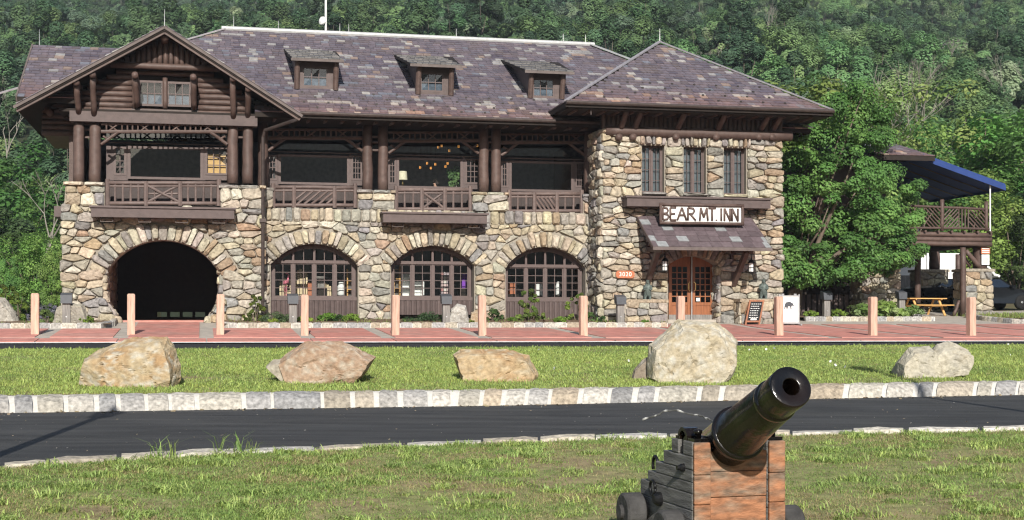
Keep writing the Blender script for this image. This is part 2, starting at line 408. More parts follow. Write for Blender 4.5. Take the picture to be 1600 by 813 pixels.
# low flat kerb on the near side of the road, half hidden in grass
nk = strip("near_kerb", lambda p: DA(p) - .02, lambda p: DA(p) + .30, M['mortar'], n=2, zf=lambda p, D: EYE - 1.412)
nk['label'] = 'low flat stone kerb half grown over by the near lawn'
px = -200.0
while px < 1800:
    D = DA(px); wpx = kr.uniform(60, 135); c = vary(kr, kr.choice(GRANITE[:1] + GRANITE[2:4] + GRANITE[7:9]), 1.0, 1.3); mb = MB()
    h0 = kr.uniform(.03, .065)
    vs, fs = rough_block([(-.03, -.03), (-.01, h0 * .8), (.08, h0), (.20, h0 * 1.02), (.30, h0 * .7), (.33, -.05)], 0, 1, kr, c, .014)
    out = []
    for a, o, h in vs:
        p = px + a * wpx; DD = DA(p) + o; out.append(((p - 800) / F * DD, DD, EYE - 1.41 + h))
    mb.add(out, fs, c); mb.build("kerb_stone", M['kerbstone'], nk)
    px += wpx + kr.uniform(2, 9)

# red concrete slabs set into the terrace
def slab(poly_fn, nx=6, ny=3, h=.022):
    """poly_fn(s, t) -> world (X, Y)"""
    mb = MB(); top = []
    for j in range(ny + 1):
        for i in range(nx + 1):
            X, Y = poly_fn(i / nx, j / ny); top.append((X, Y, gz(X, Y) + h))
    n = nx + 1; fs = [(j*n+i, j*n+i+1, (j+1)*n+i+1, (j+1)*n+i) for j in range(ny) for i in range(nx)]
    rim = [i for i in range(n)] + [j*n+nx for j in range(1, ny+1)] + [ny*n+i for i in range(nx-1, -1, -1)] + [j*n for j in range(ny-1, 0, -1)]
    vs = top + [(top[i][0], top[i][1], top[i][2] - .06) for i in rim]; m = len(top)
    for a in range(len(rim)): b = (a + 1) % len(rim); fs.append((rim[a], m + a, m + b, rim[b]))
    v = kr.uniform(.92, 1.08); mb.add(vs, fs, (v, v, v))
    return mb.build("red_slab", M['redcrete'], TERR, fix=False)
TERR = bpy.data.objects["terrace"]
ul = [B(p, 520, -4.0)[0] for p in (-420, -160, 88, 200, 322, 464, 575, 707, 860, 1022, 1170, 1300, 1420, 1530, 1660, 1800)]
def line_pt(u, off):
    """where the inn's cross line u meets the front edge line of the terrace plus off"""
    lo, hi = -30.0, 6.0
    for _ in range(40):
        mid = (lo + hi) / 2; X, Y, _z = to_world(u, mid)
        if Y > DJ(800 + X / Y * F) + off: hi = mid
        else: lo = mid
    return hi
for i in range(len(ul) - 1):
    a, b = ul[i] + .22, ul[i+1] - .22
    def pf(s, t, a=a, b=b, o0=.3, o1=1.55):
        u = a - .2 + (b - a + .4) * s; y = line_pt(u, o0 + (o1 - o0) * t); X, Y, _ = to_world(u, y); return X, Y
    slab(pf, ny=1)
    back = -4.15 if 320 < 0 or not (i in (3,)) else -1.2
    umid = (a + b) / 2
    yb = -4.2
    if B(165, 500, -4)[0] < umid < B(350, 500, -4)[0]: yb = -1.3
    if umid > B(1045, 500, -4)[0]: yb = -2.6
    def pm(s, t, a=a, b=b, yb=yb):
        u = a + (b - a) * s; y0 = line_pt(u, 2.1); X, Y, _ = to_world(u, y0 + (yb - y0) * t); return X, Y
    slab(pm, ny=5)

# planting beds edged with small granite blocks
def bed(name, u0, u1, y0, y1, zf, zb, seed=1):
    mb = MB(); nu, ny = max(4, int((u1 - u0) * 3)), 8
    for j in range(ny + 1):
        for i in range(nu + 1):
            u = u0 + (u1 - u0) * i / nu; y = y0 + (y1 - y0) * j / ny; X, Y, _ = to_world(u, y)
            z0 = gz(*to_world(u, y0)[:2]) + zf
            z = z0 + (zb - z0) * j / ny + .05 * noise.noise(Vector((u * 1.3, y * 1.3, seed)))
            mb.v.append((X, Y, z)); mb.c.append(WHITE)
    for j in range(ny):
        for i in range(nu): mb.f.append((j*(nu+1)+i, j*(nu+1)+i+1, (j+1)*(nu+1)+i+1, (j+1)*(nu+1)+i))
    return mb.build(name, M['mulch'], kind='structure', smooth=True, fix=False)
def block_row(parent, p0, p1, h=.2, wid=.2, blk=(.28, .5)):
    """row of kerb blocks from local point p0 to p1"""
    p0, p1 = Vector(p0), Vector(p1); L = (p1 - p0).length; d = (p1 - p0) / L; nrm = Vector((d.y, -d.x)); s = 0
    while s < L - .05:
        wv = min(kr.uniform(*blk), L - s); c = vary(kr, kr.choice(GRANITE), .9, 1.15); mb = MB()
        vs, fs = rough_block([(0, -.12), (.004, h * .85), (.03, h), (wid - .03, h), (wid, h * .5)], s, s + wv - .03, kr, c, .008, nx=2)
        out = []
        for a, o, hh in vs:
            q = p0 + d * a - nrm * o; X, Y, _ = to_world(q.x, q.y)
            out.append((X, Y, gz(*to_world((p0 + d * a).x, (p0 + d * a).y)[:2]) + hh))
        mb.add(out, fs, c); mb.build("kerb_stone", M['kerbstone'], parent); s += wv
def mortar_row(name, label, pts):
    mb = MB()
    for q0, q1 in zip(pts, pts[1:]):
        p0, p1 = Vector(q0), Vector(q1); d = (p1 - p0).normalized(); nrm = Vector((d.y, -d.x))
        n = max(1, int((p1 - p0).length))
        for k in range(n):
            a, b = p0.lerp(p1, k / n), p0.lerp(p1, (k + 1) / n); vs = []
            for q, o in ((a, .025), (b, .025), (b, .16), (a, .16)):
                r = q - nrm * o; X, Y, _ = to_world(r.x, r.y); vs.append((X, Y, gz(*to_world(q.x, q.y)[:2])))
            mb.hexa([(x, y, z - .1) for x, y, z in vs] + [(x, y, z + .165) for x, y, z in vs])
    o = mb.build(name, M['whitemortar'], kind='structure'); o['label'] = label; return o
uA, uB, uC, uD = B(-200, 505, -4)[0], B(172, 505, -4)[0], B(338, 505, -4)[0], B(1044, 505, -4)[0]
YB = -4.0
k1 = mortar_row("bed_kerb", "small granite block edging of the bed left of the archway", [(uA, YB), (uB - .3, YB), (uB + .1, YB + 1.0), (uB + .1, -1.3)])
block_row(k1, (uA, YB), (uB - .3, YB)); block_row(k1, (uB - .28, YB + .02), (uB + .1, YB + 1.0)); block_row(k1, (uB + .1, YB + 1.02), (uB + .1, -1.35))
k2 = mortar_row("bed_kerb", "small granite block edging of the bed under the arched windows", [(uC, -1.3), (uC, YB + .8), (uC + .4, YB), (uD, YB)])
block_row(k2, (uC, -1.35), (uC, YB + .82)); block_row(k2, (uC, YB + .8), (uC + .4, YB)); block_row(k2, (uC + .42, YB), (uD, YB))
bed("planting_bed", uA, uB, YB + .1, .6, .16, .1, 1)
bed("planting_bed", uC + .1, uD, YB + .1, .3, .16, .08, 2)
uE, uF_ = B(1246, 500, 0)[0], B(1446, 500, 0)[0]
k3 = mortar_row("bed_kerb", "small granite block edging of the bed in front of the maple", [(uE, -.8), (uF_, -.8), (uF_ + .1, 1.5)])
block_row(k3, (uE, -.8), (uF_, -.8)); block_row(k3, (uF_, -.78), (uF_ + .1, 1.5))
bed("planting_bed", uE, uF_, -.7, 6, .15, .25, 3)
uG = B(1524, 505, 0)[0]
k4 = mortar_row("bed_kerb", "curved granite block edging of the bed at the right end of the terrace", [(uG + 3.5, -4.9), (uG + 1.4, -3.6), (uG + .3, -2.2), (uG, -.6), (uG + .2, 1.2)][::-1])
q = [(uG + .2, 1.2), (uG, -.6), (uG + .3, -2.2), (uG + 1.4, -3.6), (uG + 3.5, -4.9)]
for a, b in zip(q, q[1:]): block_row(k4, a, b, blk=(.2, .34))
block_row(k4, (uG + 3.5, -4.9), (uG + 9, -6.0)); 
def rbed():
    mb = MB(); out = [(uG + .2, 1.2), (uG + .05, -.6), (uG + .4, -2.1), (uG + 1.5, -3.45), (uG + 3.6, -4.7), (uG + 9, -5.8), (uG + 14, -6)]
    n = 6
    for (u, y) in out:
        for i in range(n + 1):
            t = i / n; uu = u + (uG + 14 - u) * t * .3 + t * 2; yy = y + (4.0 - y) * t; X, Y, _ = to_world(uu, yy)
            mb.v.append((X, Y, gz(*to_world(u, y)[:2]) + .13 + .06 * math.sin(t * 1.6))); mb.c.append(WHITE)
    for a in range(len(out) - 1):
        for i in range(n): mb.f.append((a*(n+1)+i, (a+1)*(n+1)+i, (a+1)*(n+1)+i+1, a*(n+1)+i+1))
    return mb.build("planting_bed", M['mulch'], kind='structure', smooth=True, fix=False)
rbed()

# ------------------------------------------------------------------ scatter: uncountable stuff drawn from a few small prototypes kept in its own mesh
def scatter(name, protos, P, R, S, pick, m, kind='stuff'):
    """protos: list of (V, Q, C) quads; P points, R rotations, S scales, pick = prototype number"""
    V, Q, C, A = [], [], [], []; off = 0
    for i, (v, q, c) in enumerate(protos):
        V.append(v); Q.append(np.asarray(q) + off); C.append(c); A.append(np.full(len(v), i)); off += len(v)
    n = len(P)
    V.append(P); C.append(np.ones((n, 3))); A.append(np.full(n, -1))
    V, C, A = np.vstack(V), np.vstack(C), np.concatenate(A)
    o = arr_mesh(name, V, np.vstack(Q), C, m, kind=kind); me = o.data
    def attr(nm, ty, prop, data):
        a = me.attributes.new(nm, ty, 'POINT'); a.data.foreach_set(prop, data)
    pad = off
    attr("proto", 'INT', "value", A.astype(np.int32))
    attr("pick", 'INT', "value", np.concatenate([np.zeros(pad), pick]).astype(np.int32))
    attr("turn", 'FLOAT_VECTOR', "vector", np.vstack([np.zeros((pad, 3)), R]).astype(np.float32).ravel())
    attr("size", 'FLOAT_VECTOR', "vector", np.vstack([np.ones((pad, 3)), S]).astype(np.float32).ravel())
    g = bpy.data.node_groups.new(name + "_scatter", 'GeometryNodeTree'); N, L = g.nodes, g.links
    g.interface.new_socket("Geometry", in_out='INPUT', socket_type='NodeSocketGeometry'); g.interface.new_socket("Geometry", in_out='OUTPUT', socket_type='NodeSocketGeometry')
    gi, go = N.new("NodeGroupInput"), N.new("NodeGroupOutput")
    def named(nm, ty): a = N.new("GeometryNodeInputNamedAttribute"); a.data_type = ty; a.inputs[0].default_value = nm; return a.outputs[0]
    pr = named("proto", 'INT')
    def sep(geo, val):
        s = N.new("GeometryNodeSeparateGeometry"); s.domain = 'POINT'; c = N.new("FunctionNodeCompare"); c.data_type = 'INT'; c.operation = 'EQUAL'
        L.new(pr, c.inputs[2]); c.inputs[3].default_value = val; L.new(geo, s.inputs[0]); L.new(c.outputs[0], s.inputs[1]); return s
    s0 = sep(gi.outputs[0], -1); j = N.new("GeometryNodeJoinGeometry")
    for i in reversed(range(len(protos))):
        s = sep(s0.outputs[1], i); t = N.new("GeometryNodeGeometryToInstance"); L.new(s.outputs[0], t.inputs[0]); L.new(t.outputs[0], j.inputs[0])
    ip = N.new("GeometryNodeInstanceOnPoints"); ip.inputs["Pick Instance"].default_value = True
    L.new(s0.outputs[0], ip.inputs["Points"]); L.new(j.outputs[0], ip.inputs["Instance"])
    L.new(named("pick", 'INT'), ip.inputs["Instance Index"]); L.new(named("turn", 'FLOAT_VECTOR'), ip.inputs["Rotation"]); L.new(named("size", 'FLOAT_VECTOR'), ip.inputs["Scale"])
    L.new(ip.outputs[0], go.inputs[0])
    md = o.modifiers.new("scatter", 'NODES'); md.node_group = g
    return o

def tuft(rng, n, hgt, wid, spread, lean, cols):
    """a tuft of bent blades: two quads per blade"""
    V, Q, C = [], [], []
    for _ in range(n):
        a = rng.uniform(0, 2*math.pi); b = np.array([rng.normal(0, spread), rng.normal(0, spread), -.01])
        h = hgt * rng.uniform(.5, 1.1); l = lean * rng.uniform(.3, 1.2) * h; d = np.array([math.cos(a), math.sin(a), 0]); s = np.array([-d[1], d[0], 0]) * wid / 2
        c = np.array(cols[rng.integers(len(cols))]) * rng.uniform(.8, 1.2); k = len(V)
        m1 = b + d * l * .35 + np.array([0, 0, h * .6]); m2 = b + d * l + np.array([0, 0, h * (1 - .25 * min(1, lean))])
        V += [b - s, b + s, m1 + s * .8, m1 - s * .8, m2 + s * .12, m2 - s * .12]; Q += [(k, k+1, k+2, k+3), (k+3, k+2, k+4, k+5)]; C += [c] * 6
    return np.array(V), np.array(Q), np.array(C)

rng = np.random.default_rng(11)
GREEN = [(0.228, 0.327, 0.089), (0.263, 0.365, 0.098), (0.184, 0.284, 0.080), (0.290, 0.384, 0.116)]
LIME = [(0.349, 0.451, 0.134), (0.308, 0.415, 0.110), (0.392, 0.478, 0.168)]
DRY = [(0.449, 0.376, 0.198), (0.397, 0.334, 0.168), (0.345, 0.282, 0.149), (0.355, 0.355, 0.139)]
def field(n, d0, d1, px0=-300, px1=1950):
    n = int(n * 1.2)
    px = rng.uniform(px0, px1, n); t = rng.uniform(0, 1, n); out = []
    for p, u in zip(px, t):
        a, b = d0(p), d1(p); D = math.sqrt(a*a + (b*b - a*a) * u); out.append(G(p, D))
    return np.array(out)
def fbm(P, s, z): return np.array([noise.fractal(Vector((p[0]*s, p[1]*s, z)), 1, 2, 3) for p in P])
def turn_of(n, tilt=.15): return np.c_[rng.normal(0, tilt, n), rng.normal(0, tilt, n), rng.uniform(0, 6.28, n)]

# near lawn: thin, partly dry turf with pale clumps of coarse grass
P = field(42000, lambda p: 8.6, lambda p: DA(p) - .02); nz = fbm(P, .9, 2.0); nz2 = fbm(P, 2.6, 7.0)
protos = [tuft(rng, 12, .026, .0045, .03, 1.0, GREEN), tuft(rng, 12, .036, .005, .035, .9, GREEN), tuft(rng, 11, .03, .004, .03, 1.1, DRY), tuft(rng, 10, .028, .004, .03, 1.2, DRY + GREEN),
          tuft(rng, 20, .075, .008, .04, 1.3, LIME), tuft(rng, 17, .065, .009, .045, 1.5, GREEN + LIME), tuft(rng, 14, .26, .008, .025, .9, LIME + GREEN)]
pick = np.where(nz + rng.normal(0, .22, len(P)) > -.04, rng.integers(0, 2, len(P)), rng.integers(2, 4, len(P)))
coarse = (nz2 + rng.normal(0, .1, len(P)) > .34) & (rng.uniform(0, 1, len(P)) < .42); pick = np.where(coarse, rng.integers(4, 6, len(P)), pick)
edge = field(330, lambda p: DA(p) - .1, lambda p: DA(p) + .02); ne = fbm(edge, .55, 5.0); keep = ne > rng.uniform(.0, .75, len(edge)); edge = edge[keep]
pe = np.where(rng.uniform(0, 1, len(edge)) < .16, 6, rng.integers(4, 6, len(edge)))
P2 = np.vstack([P, edge]); pick = np.concatenate([pick, pe]); n = len(P2); sc_ = rng.uniform(.75, 1.3, n)
scatter("grass", protos, P2, turn_of(n), np.c_[sc_, sc_, sc_], pick, M['blade'])["label"] = "patchy near lawn of green and dry grass"
# island lawn: fuller and brighter
ISLE = [(.36, .45, .12), (.33, .42, .115), (.40, .47, .15)]
P = field(44000, lambda p: DC(p) + .44, lambda p: DH(p) + .1); nz = fbm(P, .35, 4.0)
protos = [tuft(rng, 18, .05, .008, .06, .8, ISLE + LIME), tuft(rng, 18, .06, .009, .06, .8, ISLE), tuft(rng, 16, .042, .008, .06, .9, GREEN), tuft(rng, 16, .04, .008, .06, 1.0, DRY + GREEN), tuft(rng, 16, .09, .010, .06, .9, LIME), (np.array([(-.02, 0, .05), (.02, 0, .05), (.02, .02, .085), (-.02, .02, .085)]), np.array([(0, 1, 2, 3)]), np.full((4, 3), .8))]
pick = np.where(nz + rng.normal(0, .3, len(P)) > -.05, rng.integers(0, 2, len(P)), np.where(rng.uniform(0, 1, len(P)) < .8, 2, 3))
pick = np.where(rng.uniform(0, 1, len(P)) < .03, 4, pick); wf = (fbm(P, .5, 9.0) > .35) & (rng.uniform(0, 1, len(P)) < .003); pick = np.where(wf, 5, pick); n = len(P); sc_ = rng.uniform(.8, 1.35, n)
scatter("grass", protos, P, turn_of(n), np.c_[sc_, sc_, sc_], pick, M['blade'])["label"] = "bright green lawn on the island with the boulders"
# litter swept against the kerb
P = field(1500, lambda p: DC(p) - .75, lambda p: DC(p) + .0); D0 = np.array([DC(800 + p[0] / p[1] * F) for p in P]); P[:, 2] = EYE - 1.421
keep = rng.uniform(0, 1, len(P)) < np.exp(-(D0 - P[:, 1]) / .16); P = P[keep]
chip = lambda s, c: (np.array([(-s, -s*.4, 0), (s, -s*.4, .004), (s*.8, s*.4, .006), (-s*.9, s*.5, .002)]), np.array([(0, 1, 2, 3)]), np.array([c] * 4))
n = len(P); sc_ = rng.uniform(.6, 1.7, n)
scatter("leaf_litter", [chip(.03, (.34, .27, .17)), chip(.018, (.42, .38, .30)), chip(.025, (.20, .14, .09))], P, turn_of(n, .3), np.c_[sc_, sc_, sc_], rng.integers(0, 3, n), M['blade'])["label"] = "dry leaf litter along the foot of the kerb"
P = field(260, lambda p: DA(p) + .5, lambda p: DC(p) - .3); P[:, 2] = EYE - 1.422; n = len(P); sc_ = rng.uniform(.3, 1.0, n)
scatter("leaf_litter", [chip(.02, (.36, .30, .2)), chip(.015, (.5, .47, .42))], P, turn_of(n, .2), np.c_[sc_, sc_, sc_], rng.integers(0, 2, n), M['blade'])["label"] = "loose bits scattered over the asphalt"

# ------------------------------------------------------------------ rubble masonry
STONE_COLS = [((.37,.315,.235),4.5), ((.42,.375,.295),3.2), ((.31,.29,.255),4.5), ((.49,.45,.37),1.8), ((.33,.245,.17),.8), ((.22,.21,.195),1.5), ((.38,.30,.225),.7), ((.36,.335,.285),3.5), ((.45,.395,.29),2), ((.26,.255,.245),2)]
_sc, _sw = [c for c, _ in STONE_COLS], [k for _, k in STONE_COLS]
def stone_col(r):
    c = r.choices(_sc, _sw)[0]; v = r.uniform(.85, 1.15); return tuple(x * v * r.uniform(.96, 1.04) for x in c)
def hclip(poly, nx, ny, c):
    out = []; n = len(poly)
    for i in range(n):
        p, q = poly[i], poly[(i+1) % n]; dp, dq = nx*p[0] + ny*p[1] - c, nx*q[0] + ny*q[1] - c
        if dp >= 0: out.append(p)
        if dp * dq < 0: t = dp / (dp - dq); out.append((p[0] + (q[0]-p[0])*t, p[1] + (q[1]-p[1])*t))
    return out
def parea(p): return .5 * abs(sum(p[i][0]*p[(i+1)%len(p)][1] - p[(i+1)%len(p)][0]*p[i][1] for i in range(len(p))))
def near_poly(poly, p):
    """closest point of a convex polygon's outline, and whether p lies inside"""
    best, bd, sgn = None, 1e9, []
    for i in range(len(poly)):
        a, b = poly[i], poly[(i+1) % len(poly)]; ex, ey = b[0]-a[0], b[1]-a[1]; L = ex*ex + ey*ey or 1e-9
        t = max(0, min(1, ((p[0]-a[0])*ex + (p[1]-a[1])*ey) / L)); q = (a[0]+ex*t, a[1]+ey*t)
        d = (p[0]-q[0])**2 + (p[1]-q[1])**2; sgn.append(ex*(p[1]-a[1]) - ey*(p[0]-a[0]))
        if d < bd: best, bd = q, d
    return best, math.sqrt(bd), all(s >= 0 for s in sgn) or all(s <= 0 for s in sgn)
def inset(poly, g):
    if sum(poly[i][0]*poly[(i+1)%len(poly)][1] - poly[(i+1)%len(poly)][0]*poly[i][1] for i in range(len(poly))) < 0: poly = poly[::-1]
    out = poly
    for i in range(len(poly)):
        a, b = poly[i], poly[(i+1) % len(poly)]; L = math.hypot(b[0]-a[0], b[1]-a[1])
        if L < 1e-6: continue
        nx, ny = -(b[1]-a[1]) / L, (b[0]-a[0]) / L
        out = hclip(out, nx, ny, nx*a[0] + ny*a[1] + g)
        if len(out) < 3: return []
    return out
def soften(poly, k=.16):
    out = []; n = len(poly)
    for i in range(n):
        a, b = poly[i], poly[(i+1) % n]
        if math.hypot(b[0]-a[0], b[1]-a[1]) < .03: out.append(((a[0]+b[0])/2, (a[1]+b[1])/2)); continue
        out += [(a[0]+(b[0]-a[0])*k, a[1]+(b[1]-a[1])*k), (a[0]+(b[0]-a[0])*(1-k), a[1]+(b[1]-a[1])*(1-k))]
    return out
def cells(r, a0, a1, b0, b1, sx, sz, excl=(), gap=.010, edge=.03, jit=.2):
    """irregular courses of rubble filling a rectangle but for the convex holes in excl"""
    seeds = []; b = b0; asp = sx / sz
    while b < b1:
        h = sz * r.choice([.62, .8, .95, 1.15, 1.35]); a = a0 - r.uniform(0, sx)
        while a < a1 + sx:
            wd = sx * r.choice([.42, .6, .8, 1.0, 1.25, 1.6]); p = (a + wd/2, b + h/2 + r.uniform(-jit, jit) * sz)
            if a0 < p[0] < a1 and b0 < p[1] < b1: seeds.append(p)
            a += wd
        b += h
    seeds = [p for p in seeds if not any(near_poly(e, p)[2] or near_poly(e, p)[1] < .06 for e in excl)]
    S = np.array([(x / asp, y) for x, y in seeds]); out = []
    for i, s in enumerate(seeds):
        x0, x1, y0, y1 = a0 - r.uniform(-.3, 1)*edge, a1 + r.uniform(-.3, 1)*edge, b0 - .02, b1 + r.uniform(-.5, 1)*edge
        poly = [(x0/asp, y0), (x1/asp, y0), (x1/asp, y1), (x0/asp, y1)]
        d = np.hypot(S[:, 0]-S[i, 0], S[:, 1]-S[i, 1])
        for j in np.argsort(d)[1:26]:
            nx, ny = S[i, 0]-S[j, 0], S[i, 1]-S[j, 1]; mx, my = (S[i, 0]+S[j, 0])/2, (S[i, 1]+S[j, 1])/2
            poly = hclip(poly, nx, ny, nx*mx + ny*my)
            if len(poly) < 3: break
        if len(poly) < 3: continue
        poly = [(x*asp, y) for x, y in poly]
        for e in excl:
            q, dd, _ = near_poly(e, s)
            if dd < 1.6:
                nx, ny = (s[0]-q[0])/dd, (s[1]-q[1])/dd; poly = hclip(poly, nx, ny, nx*q[0] + ny*q[1] + .004)
                if len(poly) < 3: break
        if len(poly) < 3 or parea(poly) < .012: continue
        p2 = inset(poly, gap * r.uniform(.1, 1.2))
        if len(p2) >= 3 and parea(p2) > .008: out.append(soften(p2))
    return out
def ring(r, c, R, t0, t1, depth, n, gap=.007):
    """voussoirs between angles t0 > t1 (radians from +a)"""
    out = []; cuts = [t0 + (t1-t0)*(k + (r.uniform(-.22, .22) if 0 < k < n else 0)) / n for k in range(n+1)]
    for a, b in zip(cuts, cuts[1:]):
        dp = depth * r.uniform(.82, 1.12); e = gap / R; R0 = R + r.uniform(-.03, .03)
        out.append(soften([(c[0]+R0*math.cos(a-e), c[1]+R0*math.sin(a-e)), (c[0]+(R0+dp)*math.cos(a-e*.7), c[1]+(R0+dp)*math.sin(a-e*.7)),
                    (c[0]+(R0+dp)*math.cos(b+e*.7), c[1]+(R0+dp)*math.sin(b+e*.7)), (c[0]+R0*math.cos(b+e), c[1]+R0*math.sin(b+e))], .18))
    return out
def soldiers(r, a0, a1, b0, b1, wd, fan=0.0):
    out = []; a = a0
    while a < a1 - .06:
        ww = min(wd * r.uniform(.6, 1.4), a1 - a); t = ((a - a0) / (a1 - a0) - .5) * fan; top = b1 + r.uniform(-.05, .05)
        out.append(soften([(a+.01, b0+r.uniform(-.02, .02)), (a+ww-.01, b0+r.uniform(-.02, .02)), (a+ww-.014+t, top), (a+.014+t, top+r.uniform(-.02, .02))], .15)); a += ww
    return out
def stone_geo(r, poly, fn, bulge, mb, col):
    n = len(poly); cx, cy = sum(p[0] for p in poly)/n, sum(p[1] for p in poly)/n
    tx, ty = r.uniform(-.11, .11), r.uniform(-.11, .11); k3 = r.uniform(.68, .88)
    vs = [fn(a, b, -.06) for a, b in poly]
    vs += [fn(cx+(a-cx)*.97, cy+(b-cy)*.97, bulge*r.uniform(.35, .75)) for a, b in poly]
    vs += [fn(cx+(a-cx)*k3*r.uniform(.92, 1.06), cy+(b-cy)*k3*r.uniform(.92, 1.06), bulge*r.uniform(.72, 1.12) + (a-cx)*tx + (b-cy)*ty) for a, b in poly]
    vs.append(fn(cx + r.uniform(-.03, .03), cy, bulge*r.uniform(.95, 1.15)))
    fs = []
    for k in (0, n):
        for i in range(n): fs.append((k+i, k+(i+1)%n, k+n+(i+1)%n, k+n+i))
    for i in range(n): fs.append((2*n+i, 2*n+(i+1)%n, 3*n))
    mb.add(vs, fs, col)
def panel(name, outer, holes, fn, depth, m, parent):
    """flat wall with holes, its hole edges and rim turned back by depth"""
    mb = MB(); loops = [outer] + list(holes); flat = [p for l in loops for p in l]
    tris = tessellate_polygon([[Vector((a, b, 0)) for a, b in l] for l in loops])
    mb.add([fn(a, b, 0) for a, b in flat], [tuple(t) for t in tris])
    for l in loops:
        n = len(l); mb.add([fn(a, b, 0) for a, b in l] + [fn(a, b, -depth) for a, b in l], [(i, (i+1) % n, n+(i+1) % n, n+i) for i in range(n)])
    return mb.build(name, m, parent)
def arch(xl, xr, z0, zs, zc, n=16):
    """outline of an arched opening, its arc centre, radius and half angle"""
    h = (xr-xl)/2; rise = zc - zs; R = (h*h + rise*rise) / (2*rise); c = ((xl+xr)/2, zc - R); ha = math.asin(min(1, h/R))
    arc = [(c[0] + R*math.sin(-ha + 2*ha*k/n), c[1] + R*math.cos(-ha + 2*ha*k/n)) for k in range(n+1)]
    return [(xl, z0)] + arc + [(xr, z0)], c, R, ha
def cap(c, R, ha, n=14):
    return [(c[0] + R*math.sin(-ha + 2*ha*k/n), c[1] + R*math.cos(-ha + 2*ha*k/n)) for k in range(n+1)]
def rect(x0, x1, z0, z1): return [(x0, z0), (x1, z0), (x1, z1), (x0, z1)]

# ------------------------------------------------------------------ the inn
inn = thing("stone_inn", "long rustic inn of fieldstone and brown logs with purple slate roofs", "inn", (OX, OY, 0), TH)
sr = random.Random(21); STONES = []
def lay(polys, fn, bulge, wall, keep_if=None):
    for p in polys:
        cx, cy = sum(q[0] for q in p)/len(p), sum(q[1] for q in p)/len(p)
        if keep_if and not keep_if(cx, cy): continue
        STONES.append((parea(p), p, fn, bulge * sr.uniform(.9, 1.7), stone_col(sr), wall))
YG, YT = -1.0, -1.7
front = lambda y: (lambda a, b, d: (a, y - d, b))
fm, fg, ft = front(0.0), front(YG), front(YT)
# main front: three arched shop windows, soldier course, piers
mL, mR = B(404, 400)[0], B(938, 400)[0]; zs0, zs1 = B(590, 348)[1], B(590, 328)[1]; zp = B(590, 298)[1]
AR = []
for (xl, xr, yc, ys) in ((423, 559, 381, 414), (611, 741, 384, 414), (790, 915, 386, 418)):
    a = arch(B(xl, ys)[0], B(xr, ys)[0], -.6, B(xl, ys)[1], B((xl+xr)/2, yc)[1]); AR.append(a)
pier_x = [(mL, B(426, 310)[0]), (B(559, 310)[0], B(616, 310)[0]), (B(738, 310)[0], B(793, 310)[0]), (B(911, 310)[0], mR)]
outer = [(mL, -.6)] + [(mR, -.6)] + [(mR, zp)]
for (x0, x1) in reversed(pier_x):
    if x1 != mR: outer += [(x1, zs1), (x1, zp)]
    outer += [(x0, zp), (x0, zs1)] if x0 != mL else [(x0, zp)]
main_wall = panel("stone_wall", outer, [a[0] for a in AR], fm, .5, M['mortar'], inn)
ex = []
for o, c, R, ha in AR: ex += [o, cap(c, R + .60, ha * 1.06), rect(o[0][0]-.02, o[-1][0]+.02, -.7, o[1][1])]
lay(cells(sr, mL, mR, -.15, zs0, .47, .28, ex), fm, .09, main_wall)
for o, c, R, ha in AR: lay(ring(sr, c, R, math.pi/2 + ha*1.03, math.pi/2 - ha*1.03, .60, 18), fm, .12, main_wall)
lay(soldiers(sr, mL, mR, zs0 + .01, zs1, .3), fm, .10, main_wall)
for x0, x1 in pier_x: lay(cells(sr, x0, x1, zs1 + .01, zp - .09, .5, .27, edge=.05), fm, .11, main_wall); lay([soften(rect(a, min(a + .62, x1 + .05), zp - .1, zp + .02), .1) for a in np.arange(x0 - .05, x1 - .1, .64)], fm, .14, main_wall)
# gable block with the carriage arch
gL, gR = B(97, 400, YG)[0], B(413, 400, YG)[0]; zb1 = B(250, 324, YG)[1]; zpg = B(250, 288, YG)[1]
gp = [(gL + .12, B(164, 300, YG)[0]), (B(345, 300, YG)[0], gR)]
ga = arch(B(163, 430, YG)[0], B(346, 430, YG)[0], -.6, B(250, 432, YG)[1], B(255, 375, YG)[1], 22)
outer = [(gL, -.6), (gR, -.6), (gR, zpg), (gp[1][0], zpg), (gp[1][0], zb1), (gp[0][1], zb1), (gp[0][1], zpg), (gp[0][0], zpg), (gL, zb1 - 1.2)]
gable_wall = panel("stone_wall", outer, [ga[0]], fg, .9, M['mortar'], inn)
o, c, R, ha = ga
lay(cells(sr, gL, gR, -.15, zb1, .55, .29, [o, cap(c, R + .66, ha * 1.0), rect(o[0][0]-.02, o[-1][0]+.02, -.7, o[1][1])], edge=.09), fg, .11, gable_wall)
lay(ring(sr, c, R, math.pi/2 + ha*1.0, math.pi/2 - ha*1.0, .64, 23), fg, .13, gable_wall)
for x0, x1 in gp: lay(cells(sr, x0, x1, zb1 + .01, zpg - .1, .6, .34, edge=.05), fg, .12, gable_wall); lay([soften(rect(a, min(a + .7, x1 + .06), zpg - .11, zpg + .02), .1) for a in np.arange(x0 - .08, x1 - .1, .72)], fg, .17, gable_wall)
